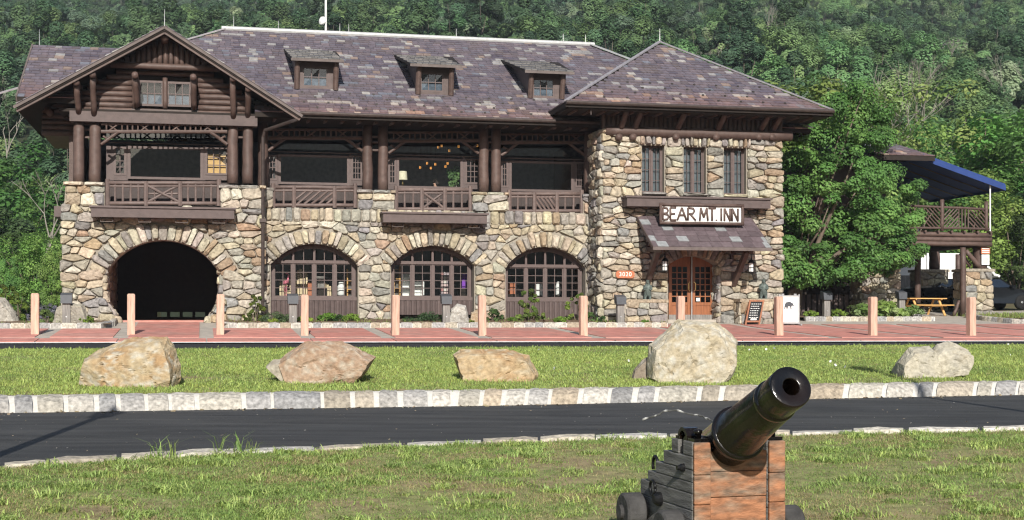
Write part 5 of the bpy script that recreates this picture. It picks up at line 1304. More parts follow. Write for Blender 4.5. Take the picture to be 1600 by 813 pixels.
MB().prism([(x * .8 - .03, z) for x, z in bearp], lambda a, b, d: (a, d, b), -.004, -.001).build("bear_emblem", M['lampgrey'], wb)
# mast with antennas on the ridge
q_ = b3(509, 56, YR + .4); mst = thing("antenna_mast", "white antenna mast with two small dishes rising behind the main ridge", "antenna", wl(q_.x, q_.y, q_.z - .3), TH)
MB().log((0, 0, 0), (0, 0, 2.6), .045, n=8).build("pole", M['white'], mst)
MB().lathe([(.19, 0), (.17, .06), (.05, .1)], 14, (-.14, -.05, .92), (-.8, -.6, .1)).build("dish", M['white'], mst); MB().box((-.2, -.12, 1.9), (-.06, .06, 2.3)).build("panel_antenna", M['white'], mst)
# in the rooms behind the glass: diner, lamp, plant, pendant lanterns
y = 2.0; u, z = B(681, 287, y); zf = zfl + .02
per = thing("person", "person in dark clothes seated behind the upper window, hand raised to the face", "person", wl(u, y, zf), TH + math.radians(-80)); hz_ = z - zf; 
P = [(0,.1,hz_-.78,.15), (0,.05,hz_-.5,.155), (0,.0,hz_-.27,.13), (0,-.02,hz_-.17,.06), (0,-.03,hz_-.06,.075), (0,-.035,hz_+.03,.095), (.2,0,hz_-.3,.06), (.24,-.18,hz_-.5,.05), (.10,-.24,hz_-.28,.036), (.05,-.2,hz_-.2,.03), (-.2,0,hz_-.3,.06), (-.24,-.15,hz_-.52,.05), (-.12,-.36,hz_-.55,.036), (.12,-.2,hz_-.82,.09), (.13,-.42,hz_-.85,.07), (.13,-.42,max(.06, .1),.05), (-.12,-.2,hz_-.82,.09), (-.13,-.42,hz_-.85,.07), (-.13,-.42,.1,.05), (0,-.12,hz_+.0,.03)]
E = [(0,1),(1,2),(2,3),(3,4),(4,5),(2,6),(6,7),(7,8),(8,9),(2,10),(10,11),(11,12),(0,13),(13,14),(14,15),(0,16),(16,17),(17,18),(5,19)]
skinm = mat("skin_tone", (.5, .3, .22), .6, var=.05); darkcloth = mat("dark_clothes", (.02, .022, .03), .9); hairm = mat("dark_hair", (.025, .018, .015), .7)
skin("body", P, E, skinm, per, 1)
skin("shirt", [(0,.1,hz_-.82,.175), (0,.05,hz_-.5,.18), (0,.0,hz_-.29,.15), (.2,0,hz_-.3,.08), (.24,-.16,hz_-.48,.068), (-.2,0,hz_-.3,.08), (-.24,-.13,hz_-.5,.068)], [(0,1),(1,2),(2,3),(3,4),(2,5),(5,6)], darkcloth, per, 1)
skin("hair", [(0,.0,hz_+.06,.095), (0,.05,hz_+.0,.075), (0,-.06,hz_+.11,.045)], [(0,1),(0,2)], hairm, per, 1)
y = 1.75; u, z1 = B(629, 268, y); zs_ = B(629, 281.5, y)[1]
fl_ = thing("standing_lamp", "lamp with cream drum shade behind the middle upper window", "lamp", wl(u, y, zf), TH)
MB().lathe([(.17, z1 - zf), (.19, zs_ - zf)], 16).build("lamp_shade", mat("lamp_shade_cloth", (.75, .7, .52), .9, var=.2, vscale=6), fl_); MB().lathe([(.16, 0), (.16, .03), (.02, .05), (.02, zs_ - zf - .25), (.045, zs_ - zf - .15), (.02, zs_ - zf - .05), (.02, zs_ - zf)], 10).build("stem", M['brass'], fl_)
PLAB = {(430,255): "amber pendant lantern, leftmost of the upper row", (458,245): "amber pendant lantern, second of the upper row's close pair", (518,283): "amber pendant lantern, lowest of the upper row", (592,250): "amber pendant lantern, fourth of the upper row", (740,243): "amber pendant lantern at the right end of the upper row, by the posts", (342,382): "amber pendant lantern, second from the left in the lower cluster", (372,420): "amber pendant lantern, lowest of the lower cluster",
        (407,390): "amber pendant lantern in the centre of the lower cluster", (505,383): "amber pendant lantern, rightmost of the lower cluster", (488,408): "amber pendant lantern just below the rightmost of the lower cluster", (287,415): "amber pendant lantern, leftmost of the lower cluster"}
for (xa, ya) in ((430,255),(458,245),(518,283),(592,250),(740,243),(342,382),(372,420),(407,390),(505,383),(488,408),(287,415)):
    px, py = 600 + xa / 5.08, 180 + ya / 5.08; y = 4.6; u, z = B(px, py, y)
    t = thing("pendant_lantern", PLAB[(xa, ya)], "lantern", wl(u, y, z), TH, "pendant lanterns in the dining room")
    MB().box((-.032, -.032, -.055), (.032, .032, .04)).build("glass", M['amber'], t)
    mb = MB(); mb.lathe([(.06, .04), (.02, .08)], 6); mb.log((0, 0, .07), (0, 0, min(1.2, zE - .3 - z)), .006, n=4); mb.bar((0, -.036, -.055), (0, -.036, .04), .018, .008); mb.bar((-.032, -.037, 0), (.032, -.037, 0), .008, .014); mb.box((-.04, -.04, -.07), (.04, .04, -.056)); mb.build("cage", M['blackmetal'], t)
# goods in the shop windows
wlight = mat("pale_slat_wood", (.62, .5, .32), .7, var=.2); pinkm = mat("pink_plastic", (.75, .22, .3), .5); purp = mat("purple_print", (.22, .06, .45), .6)
def shop(px0, px1, py0, py1, y): a, z1 = B(px0, py0, y); b, z0 = B(px1, py1, y); return a, b, .29, z1
def slat_chair(px0, px1, py0, y, label):
    a, b, z0, z1 = shop(px0, px1, py0, 463, y); t = thing("slat_chair", label, "chair", wl((a+b)/2, y, z0), TH, "slatted wooden chairs in the shop"); W_ = b - a; H_ = z1 - z0
    for k in range(5): x = -W_/2 + W_*k/5; MB().hexa([(x, 0, .3), (x+W_/5-.02, 0, .3), (x+W_/5-.02, .03, .3), (x, .03, .3), (x, .28, H_-.06*abs(k-2)), (x+W_/5-.02, .28, H_-.06*abs(k-2)), (x+W_/5-.02, .31, H_-.06*abs(k-2)), (x, .31, H_-.06*abs(k-2))]).build("slat", wlight, t)
    MB().box((-W_/2, -.5, .32), (W_/2, 0, .36)).build("seat", wlight, t)
    for s in (-1, 1):
        MB().box((s*W_/2-.05, -.55, .58), (s*W_/2+.05, .1, .61)).build("arm", wlight, t); MB().box((s*W_/2-.03, -.5, 0), (s*W_/2+.03, -.42, .58)).build("leg", wlight, t); MB().box((s*W_/2-.03, .05, 0), (s*W_/2+.03, .12, .58)).build("leg", wlight, t)
slat_chair(437, 456, 434, 1.6, "pale slatted chair left of centre in the first shop window, below the pink flamingo"); slat_chair(460, 482, 420, 1.9, "tall pale slatted chair in the first shop window"); slat_chair(501, 519, 442, 1.5, "low pale slatted chair at the right of the first shop window")
def goods(name, label, cat, px0, px1, py0, py1, y, m, kind='box'):
    a, b, z0, z1 = shop(px0, px1, py0, py1, y); t = thing(name, label, cat, wl((a+b)/2, y, z0), TH); W_, H_ = b - a, z1 - z0; zb_ = B(px0, py1, y)[1] - z0
    if kind == 'shelf':
        for s in (-1, 1): MB().box((s*W_/2-.02, 0, 0), (s*W_/2+.02, .35, H_)).build("side_panel", M[m] if isinstance(m, str) else m, t)
        n = max(3, int(H_ / .32))
        for k in range(n): MB().box((-W_/2+.02, .01, H_*(k+.6)/n), (W_/2-.02, .34, H_*(k+.6)/n+.03)).build("shelf", M[m] if isinstance(m, str) else m, t)
        MB().box((-W_/2+.02, .33, 0), (W_/2-.02, .345, H_)).build("back_panel", M['oakgrey'] if m != 'white' else M['white'], t)
    elif kind == 'jar':
        mm = M[m] if isinstance(m, str) else m
        MB().lathe([(W_*.45, max(0, zb_)), (W_*.5, max(0, zb_)+.05), (W_*.5, H_*.85), (W_*.3, H_*.95)], 14).build("body", mm, t, smooth=True); MB().lathe([(W_*.32, H_*.95), (W_*.32, H_)], 14).build("lid", mm, t); MB().box((-W_*.6, -.2, 0), (W_*.6, .3, max(.05, zb_))).build("stand", M['dark'], t)
    elif kind == 'rack':
        MB().log((0, .1, 0), (0, .1, H_), .025, n=6).build("pole", M['metal'], t)
        for r_ in range(7):
            for c_ in range(3): col = orr.choice([(.8,.75,.7), (.7,.3,.3), (.6,.5,.55), (.8,.6,.6)]); x = -W_/2 + W_*c_/3; z = H_*(.35 + .65*r_/7); MB().box((x+.01, 0, z), (x+W_/3-.01, .012, z+H_*.075), col).build("card", M['white'], t)
    else:
        mm = M[m] if isinstance(m, str) else m
        MB().box((-W_/2, 0, max(0, zb_)), (W_/2, .3, H_)).build("box_body", mm, t); MB().box((-W_/2-.01, -.01, H_*.97), (W_/2+.01, .31, H_)).build("lid", mm, t); MB().box((-W_/2-.1, -.1, 0), (W_/2+.1, .4, max(.06, zb_-.003))).build("table", M['dark'], t)
    return t
goods("storage_box", "orange box between the pale chairs in the first shop window", "box", 481, 489, 441, 462, 1.7, 'orange'); goods("storage_box", "grey and white display box in the middle of the first shop window", "box", 495, 507, 432, 450, 1.7, 'greywood')
goods("jar", "large white jar at the right of the first shop window", "jar", 527, 539, 441, 462, 1.3, 'white', 'jar'); goods("bookcase", "narrow orange wooden shelf unit at the right edge of the first shop window", "shelf", 543, 552, 420, 463, 1.3, 'pine', 'shelf')
goods("bookcase", "narrow orange wooden shelf unit at the left edge of the second shop window", "shelf", 616, 625, 416, 463, 1.3, 'pine', 'shelf'); goods("display_rack", "tall white display rack in the second shop window", "rack", 628, 641, 428, 463, 1.5, 'white', 'shelf')
goods("display_rack", "low white stepped display in the second shop window", "rack", 647, 662, 440, 463, 1.5, 'white', 'shelf'); goods("postcard_rack", "rack of small pinkish postcards in the second shop window", "rack", 688, 703, 425, 463, 1.4, 'white', 'rack')
goods("storage_box", "purple poster box at the right of the second shop window", "box", 722, 730, 428, 451, 1.4, purp); goods("storage_box", "small orange box at the left of the third shop window", "box", 797, 806, 443, 460, 1.3, 'orange'); goods("storage_box", "white box in the middle of the third shop window", "box", 838, 850, 444, 462, 1.5, 'white'); goods("jar", "white jar at the right of the third shop window", "jar", 868, 876, 440, 462, 1.4, 'white', 'jar')
a, b, z0, z1 = shop(443, 450, 425, 445, 1.35); t = thing("flamingo_figure", "pink flamingo figure among the chairs in the first shop window", "figure", wl((a+b)/2, 1.35, z0), TH)
hh = z1 - z0; skin("body", [(0,0,hh*.72,.1), (-.1,0,hh*.72,.05), (.08,0,hh*.8,.045), (.11,0,hh*.93,.03), (.05,0,hh*.98,.04), (-.02,0,hh*.95,.015)], [(0,1),(0,2),(2,3),(3,4),(4,5)], pinkm, t, 1)
for s in (-.03, .03): MB().log((s, 0, 0), (s, 0, hh*.7), .012, n=5).build("leg", pinkm, t)
# wooden bollards along the terrace
first = None
BL = [(55, "pink wooden bollard at the far left, before the bed with lavender"), (205, "pink wooden bollard rising behind the first boulder, left of the archway opening"), (344, "pink wooden bollard at the right side of the archway"), (476, "pink wooden bollard before the first shop window"), (617.5, "pink wooden bollard just left of the second shop window"), (753.5, "pink wooden bollard between the second and third shop windows"),
      (911.5, "pink wooden bollard before the downspout at the tower's left corner"), (1063.5, "pink wooden bollard before the entrance doors, half behind the biggest boulder"), (1217, "pink wooden bollard before the white poster stand"), (1363.5, "pink wooden bollard before the leafy hosta bed and maple"), (1517.5, "pink wooden bollard before the porch pier at the right end")]
for px, lab in BL:
    D = DJ(px) + 3.3; loc = G(px, D, -.05)
    if first is None:
        first = thing("bollard", lab, "bollard", loc, TH, "wooden bollards along the terrace"); w2 = .118; hb = 1.34
        mb = MB(); mb.box((-w2, -w2, 0), (w2, w2, hb - .03)); o = mb.build("post", M['bollard'], first); bv = o.modifiers.new("bevel", 'BEVEL'); bv.width = .012; bv.segments = 1
        MB().hexa([(-w2+.004, -w2+.004, hb-.03), (w2-.004, -w2+.004, hb-.03), (w2-.004, w2-.004, hb-.03), (-w2+.004, w2-.004, hb-.03), (-w2+.03, -w2+.03, hb), (w2-.03, -w2+.03, hb), (w2-.03, w2-.03, hb), (-w2+.03, w2-.03, hb)]).build("top", M['bollard'], first)
    else:
        t = dup(first, loc, TH + orr.uniform(-.04, .04), lab); t.rotation_euler.x = orr.uniform(-.012, .012); t.rotation_euler.y = orr.uniform(-.014, .014)
# low path lights on grey posts
first = None
for px, py0, py1, lab in ((104, 458, 505, "grey path light on a weathered post left of the archway"), (457.5, 461, 506, "grey path light on a weathered post before the first shop window"), (697, 461, 505, "grey path light on a weathered post before the second shop window"), (969, 463, 505, "grey path light on a weathered post below the number plaque"), (1291, 458, 498, "grey path light on a weathered post under the maple"), (1408, 460, 497, "grey path light on a weathered post by the picnic table")):
    yl_ = -3.3 if px < 1200 else (.1 if px < 1350 else .6); u, _ = B(px, py1, yl_); X, Y, _ = wl(u, yl_); loc = (X, Y, ground(px, Y) + (.1 if px < 1200 else .12))
    if px in (697,): loc = (X, Y, loc[2])
    if first is None:
        first = thing("path_light", lab, "light", loc, TH, "path lights on posts"); MB().box((-.13, -.1, 0), (.13, .1, .74)).build("post", M['greywood'], first)
        MB().hexa([(-.18, -.19, .70), (.18, -.19, .70), (.18, .15, .74), (-.18, .15, .74), (-.19, -.16, .98), (.19, -.16, .98), (.19, .16, 1.06), (-.19, .16, 1.06)]).build("lamp_box", M['lampgrey'], first); MB().log((0, -.102, .25), (0, -.108, .25), .025, n=8).build("bolt", M['metal'], first)
    else: dup(first, loc, TH, lab)

# ------------------------------------------------------------------ boulders
def boulder(label, outline, depth, cols, seed, D=None, group=None, amp=.05, name="boulder"):
    outs = outline if isinstance(outline[0], list) else [outline]; outline = [p for o_ in outs for p in o_]
    r = random.Random(seed); xs = [p[0] for p in outline]; yb = max(p[1] for p in outline); cx = (min(xs) + max(xs)) / 2
    if D is None: D = on_ground(cx, yb, DE(cx) + .1, DH(cx))
    k = D / F; X0, Z0 = (cx - 800) * k, EYE - (yb - HZ) * k; t_h = max((yb - p[1]) * k for p in outline)
    o = thing(name, label, "boulder", (X0, D, Z0), 0, group) if False else None
    bm = bmesh.new()
    for o_ in outs:
        pts = []
        for px, py in o_:
            x, z = (px - cx) * k, (yb - py) * k; zz = z - .12 if z < .05 else z; ox = (sum(q[0] for q in o_) / len(o_) - cx) * k
            pts += [(x, 0, zz), (ox + (x - ox) * .9, -depth * r.uniform(.2, .34), zz * r.uniform(.74, .9) if z > .05 else zz), (ox + (x - ox) * r.uniform(.6, .8), depth * r.uniform(.5, .75), zz * r.uniform(.7, .9))]
        vv = [bm.verts.new(p) for p in pts]
        bmesh.ops.convex_hull(bm, input=vv)
    bmesh.ops.delete(bm, geom=[v for v in bm.verts if not v.link_faces], context='VERTS')
    for _ in range(5): bmesh.ops.subdivide_edges(bm, edges=[e for e in bm.edges if e.calc_length() > .085], cuts=1, use_grid_fill=True); bmesh.ops.triangulate(bm, faces=[f for f in bm.faces if len(f.verts) > 3])
    bm.normal_update(); new = []
    for v in bm.verts:
        p = v.co + Vector((seed * 3.7, 0, 0)); cell = noise.cell(p * 2.2) ; n1 = noise.fractal(p * 1.7, 1, 2, 4); n2 = noise.fractal(p * 6, 1, 2, 3); rd = abs(noise.noise(p * 2.6 + Vector((0, 0, p.x))))
        new.append(v.co + v.normal * (amp * n1 * .3 + amp * .3 * n2 - amp * .9 * max(0, .08 - rd) * 8))
    for v, p in zip(bm.verts, new): v.co = p
    me = bpy.data.meshes.new(name); bm.to_mesh(me); bm.free(); me.materials.append(M['boulder'])
    ca = me.color_attributes.new("Col", 'FLOAT_COLOR', 'POINT'); data = []
    for v in me.vertices:
        p = Vector(v.co) * 2.3 + Vector((seed, 0, 0)); a = noise.fractal(p, 1, 2, 5) * .5 + .5; b = noise.fractal(p * 4 + Vector((9, 0, 0)), 1, 2, 5) * .5 + .5
        a, b = max(0, min(1, (a - .35) * 3)), max(0, min(1, (b - .5) * 4)); c = [cols[0][i] * (1 - a) + cols[1][i] * a for i in range(3)]; c = [c[i] * (1 - b) + cols[2][i] * b for i in range(3)]; data += c + [1]
    ca.data.foreach_set("color", data)
    ob = bpy.data.objects.new(name, me); COL.objects.link(ob); ob.location = (X0, D, Z0)
    return tag(ob, label, "boulder", group)
GB = "boulders on the grass island"
boulder("large orange-streaked boulder at the left end of the grass island", [(123,598),(126,583),(135,557),(165,542),(207,527),(262,526),(272,540),(281,570),(283,590),(277,601),(200,603)], 1.3, [(.44,.36,.24), (.40,.27,.15), (.50,.47,.40)], 3, group=GB)
boulder("rusty brown boulder with a pointed left end, second on the island", [(430,566),(450,563),(476,534),(534,532),(572,553),(587,558),(573,583),(549,595),(449,597)], 1.2, [(.38,.275,.20), (.34,.235,.165), (.46,.40,.33)], 8, group=GB)
boulder("small grey stone leaning on the rusty boulder", [(416,572),(427,562),(447,562),(458,575),(452,592),(432,584)], .5, [(.40,.37,.31), (.34,.31,.27), (.5,.47,.4)], 5, D=on_ground(500, 597, 21, 33) - .05, group=None, amp=.02)
boulder("low tan boulder with a flat top in the middle of the island", [(708,554),(719,546),(792,545),(827,555),(842,584),(836,594),(722,594)], 1.1, [(.46,.35,.22), (.42,.27,.15), (.50,.43,.32)], 12, group=GB)
boulder("biggest pale grey boulder before the entrance doors", [(1009,590),(1014,538),(1039,517),(1060,499),(1117,504),(1133,513),(1152,532),(1151,567),(1146,586),(1120,595),(1039,596)], 1.5, [(.50,.46,.37), (.46,.40,.29), (.56,.54,.48)], 17, group=GB, amp=.06)
boulder("small dark rock at the left foot of the biggest boulder", [(985,588),(990,578),(1004,562),(1014,556),(1022,590)], .6, [(.26,.22,.18), (.30,.22,.15), (.35,.33,.3)], 19, D=on_ground(1080, 596, 21, 33) + .25, amp=.03)
boulder("grey boulder with a hollow on its right side, rightmost on the island", [[(1400,588),(1402,566),(1421,542),(1452,540),(1466,556),(1472,588)], [(1440,589),(1446,562),(1464,538),(1482,532),(1514,547),(1514,563),(1506,583)]], 1.2, [(.48,.45,.37), (.40,.38,.33), (.54,.51,.43)], 23, group=GB)
boulder("grey boulder cut by the left edge of the picture", [(-40,502),(-30,470),(-5,464),(8,466),(24,488),(31,501)], 1.2, [(.42,.40,.36), (.36,.34,.31), (.5,.48,.44)], 29, D=48.0, amp=.05)
boulder("low grey boulder in the bed beside the left path light", [(82,502),(88,480),(108,473),(132,476),(143,502)], 1.0, [(.36,.34,.29), (.30,.28,.25), (.42,.4,.33)], 31, D=47.3, amp=.05)
boulder("whitish grey rock in the bed below the second shop window", [(700,503),(704,484),(714,474),(728,478),(735,503)], .6, [(.46,.45,.43), (.36,.35,.34), (.56,.55,.53)], 37, D=50.3, amp=.04)
boulder("small tan rock beside the whitish one in the bed", [(733,503),(736,488),(747,483),(757,503)], .5, [(.42,.30,.2), (.40,.31,.22), (.48,.42,.34)], 41, D=50.6, amp=.03)

# ------------------------------------------------------------------ porch building at the right end: stone piers, log deck, blue awning
YA = 2.0
pav = thing("porch_pavilion", "log porch with stone piers, railed deck and blue awning right of the maple", "porch", (OX, OY, 0), TH)
def lgp(name, p0, p1, r, parent=pav, **k): return lg(name, p0, p1, r, parent=parent, **k)
small = {}; SP = []
def pier(px0, px1, py0, py1, y, dep=1.1):
    a, z1 = B(px0, py0, y); b, z0 = B(px1, py1, y); z0 -= .5
    o = MB().box((a + .04, y + .04, z0), (b - .04, y + dep, z1 - .1)).build("stone_pier", M['mortar'], pav)
    for pl in cells(orr, a, b, z0, z1 - .12, .5, .3, edge=.07): SP.append((parea(pl), pl, front(y + .04), .1, stone_col(orr), o))
    fx = (lambda X: (lambda q, bb, d: (X - d, q, bb)))(a + .04)
    for pl in cells(orr, y, y + dep, z0, z1 - .12, .5, .3, edge=.04): SP.append((parea(pl), pl, fx, .09, stone_col(orr), o))
    mb = MB(); mb.box((a - .08, y - .08, z1 - .12), (b + .08, y + dep + .05, z1), (.34, .3, .24)); mb.build("cap_stone", M['kerbstone'], o)
pier(1347, 1406, 403, 470, YA); pier(1440, 1480, 421, 474, YA + 4.5); pier(1511, 1551, 420, 494, YA)
for s in SP: mb = MB(); stone_geo(orr, s[1], s[2], s[3], mb, s[4]); mb.build("stone", M['stone'], s[5])
dk0, dk1 = B(1330, 366, YA)[0], B(1549, 366, YA)[0]; zdk = B(1480, 363, YA)[1]
for k in range(3): lgp("deck_log", (dk0, YA + .02, zdk - .1 - k * .2), (dk1, YA + .02, zdk - .1 - k * .2), .105, seg=6)
for k in range(3): lgp("deck_log", (dk1 - .1, YA, zdk - .1 - k * .2), (dk1 - .1, YA + 7.5, zdk - .1 - k * .2), .1, seg=4)
MB().box((dk0, YA + .1, zdk - .12), (dk1 - .2, YA + 7.5, zdk)).build("deck_floor", M['dark'], pav)
u = dk0 + .2
while u < dk1: MB().box((u, YA - .2, zdk - .02), (u + .09, YA + .1, zdk + .06)).build("joist_end", M['wood'], pav); u += .62
rl = lgp("railing", b3(1390, 320, YA), b3(1543, 327.5, YA), .055, n=9); zt_, zb_ = B(1480, 325, YA)[1], B(1480, 357, YA)[1]
rl2 = lgp("rail", (dk0, YA, zb_), (dk1 - .1, YA, zb_), .05, parent=rl, n=8)
for px in (1380, 1472, 1541): lgp("rail_post", b3(px, 361, YA), b3(px, 312 if px < 1500 else 315, YA), .085, parent=rl)
for (xa, xb, dr) in ((1445, 1470, -1), (1474, 1497, 1), (1514, 1539, -1), (1395, 1412, 1)):
    n = 6; A, Bq = B(xa, 340, YA)[0], B(xb, 340, YA)[0]; W_ = Bq - A; H_ = zt_ - zb_
    for k in range(-3, 4):
        x0, x1 = A + W_ * k / 4, A + W_ * k / 4 + H_; lo, hi = max(x0, A), min(x1, Bq)
        if hi - lo < .08: continue
        z0_, z1_ = zb_ + (lo - x0), zb_ + (hi - x0)
        if dr < 0: z0_, z1_ = zt_ - (lo - x0), zt_ - (hi - x0)
        lgp("diagonal", (lo, YA, z0_), (hi, YA, z1_), .03, parent=rl, n=6, seg=1)
for px in (1415, 1422, 1429, 1437, 1444, 1498, 1503, 1508, 1513): lgp("baluster", b3(px, 357, YA), b3(px, 325, YA), .032, parent=rl, n=6, seg=1)
for px, yy, pb in ((1504.5, YA, 493), (1497, YA + 6, 480)): lgp("post", b3(px, pb, yy), Vector((B(px, pb, yy)[0], yy, zdk - .65)), .12)
lgp("brace", b3(1509, 392, YA + .1), b3(1531, 418, YA + .1), .1); lgp("brace", b3(1501, 396, YA + .4), b3(1516, 416, YA + .4), .08); lgp("brace", b3(1499, 470, YA + .1), b3(1490, 493, YA + .1), .07)
lgp("brace", b3(1420, 386, YA + .2), b3(1413, 402, YA + .2), .1); lgp("post", b3(1376, 404, YA + .5), b3(1376, 385, YA + .5), .16); lgp("post", b3(1531, 420, YA + .5), b3(1531, 384, YA + .5), .3); lgp("post", b3(1460, 422, YA + 5), b3(1460, 384, YA + 5), .25); lgp("post", b3(1434, 474, YA + 3), b3(1434, 384, YA + 3), .14)
# body of the building behind the maple
pb0, pb1 = B(1262, 400, YA)[0], B(1345, 400, YA)[0]
MB().box((pb0, YA + 1.2, -.4), (pb1 + .4, YA + 8, zdk)).build("lower_wall", M['dark'], pav); MB().box((pb0, YA + .9, zdk), (B(1400, 300, YA)[0], YA + 8, B(1390, 250, YA)[1])).build("upper_wall", M['wood'], pav)
for k in range(9): MB().box((pb1 - .2 - k * .25, YA + 1.1, -.2), (pb1 - k * .25 - .03, YA + 1.19, 1.1)).build("wall_board", M['trim'], pav)
ra, rz0 = B(1300, 243, YA - .4); rb, _ = B(1461, 243, YA - .4); rz0 = B(1400, 243, YA - .4)[1]; ry1 = YA + 3.5; rz1 = B(1380, 226, YA)[1] + .9
rf = deck("porch_roof", [(ra, YA - .4, rz0), (rb, YA - .4, rz0), (rb - 1.6, ry1, rz1), (ra, ry1, rz1)], .2, 'dark', pav); deck("porch_roof_end", [(rb, YA - .4, rz0), (rb, YA + 8, rz0), (rb - 1.6, ry1, rz1)], .2, 'dark', rf)
n0 = len(SLATES); SLATES.clear(); facet(rf, (0, YA - .4, rz0), (1, 0, 0), (0, ry1 - YA + .4, rz1 - rz0), math.hypot(ry1 - YA + .4, rz1 - rz0), lambda b: ra + 2, lambda b: rb - 1.6 * b / 4.2)
for s in SLATES: MB().add(s[1], s[2], s[3]).build("slate", M['slate'], rf, fix=False)
# awning
a0, az0 = B(1442, 247, YA - .2); a1, az1 = B(1570, 294, YA - .2)
aw = MB().hexa([(a0, YA - .2, az0 - .02), (a1, YA - .2, az1 - .02), (a1, YA + 6.3, az1 - .02), (a0, YA + 6.3, az0 - .02), (a0, YA - .2, az0 + .02), (a1, YA - .2, az1 + .02), (a1, YA + 6.3, az1 + .02), (a0, YA + 6.3, az0 + .02)]).build("awning", M['bluecanvas'], pav)
MB().hexa([(a0, YA - .23, az0 - .10), (a1, YA - .23, az1 - .10), (a1, YA - .205, az1 - .10), (a0, YA - .205, az0 - .10), (a0, YA - .23, az0 + .18), (a1, YA - .23, az1 + .18), (a1, YA - .205, az1 + .18), (a0, YA - .205, az0 + .18)]).build("valance", M['bluecanvas'], aw)
MB().box((a1, YA - .23, az1 - .12), (a1 + .03, YA + 6.3, az1 + .12)).build("valance", M['bluecanvas'], aw)
for k in range(6): t = k / 5; lgp("awning_rib", (a0 + (a1-a0)*.02, YA - .1 + 6.2*t, az0 - .06), (a1, YA - .1 + 6.2*t, az1 - .06), .025, parent=aw, m='gutter', n=6, seg=1)
for yy in (YA, YA + 6.2): p = b3(1547, 365, YA); MB().log((p.x, yy, zdk), (p.x, yy, az1 + (a1 - p.x) / (a1 - a0) * (az0 - az1) - .04), .032, n=8).build("awning_pole", M['white'], aw)
# small notices on the corner post
def notice(name, label, px0, px1, py0, py1, m, bands, bm_):
    y = YA + .12; a, z1 = B(px0, py0, y); b, z0 = B(px1, py1, y); t = thing(name, label, "sign", wl(a, y, z0), TH); W_, H_ = b - a, z1 - z0
    MB().box((0, 0, 0), (W_, .03, H_)).build("board", M[m], t); mb = MB()
    for (z_, h_) in bands: mb.box((.04, -.004, z_ * H_), (W_ - .04, -.001, (z_ + h_) * H_))
    mb.build("print", M[bm_], t)
notice("notice_sign", "small red notice sign with white lines on the porch corner post", 1533, 1547, 386, 397, 'orange', [(.18, .12), (.45, .12), (.72, .12)], 'white'); notice("notice_sign", "small white notice sign with grey lines below the red one", 1534, 1546, 398, 414, 'white', [(k, .03) for k in (.12, .22, .32, .42, .52, .62, .75, .85)], 'lampgrey')
# picnic table
D = 60.5; px = 1443; loc = G(px, D, .0); pt = thing("picnic_table", "yellow pine picnic table with attached benches under the porch", "picnic table", loc, TH + .12)
for k in range(4): MB().box((-.95, -.36 + k * .18, .72), (.95, -.20 + k * .18, .76)).build("table_board", M['pine'], pt)
for s in (-1, 1):
    for k in range(2): yy = s * .72 + (k - .5) * .15; MB().box((-.95, yy - .065, .43), (.95, yy + .065, .47)).build("bench_board", M['pine'], pt)
for x in (-.65, .65):
    for s in (-1, 1): MB().bar((x, s * .16, .72), (x, s * .62, 0), .09, .045, (0, 1, 0)).build("leg", M['pine'], pt)
    MB().box((x - .07, -.78, .385), (x - .03, .78, .43)).build("cross_bar", M['pine'], pt); MB().box((x + .03, -.34, .675), (x + .07, .34, .718)).build("cross_bar", M['pine'], pt)
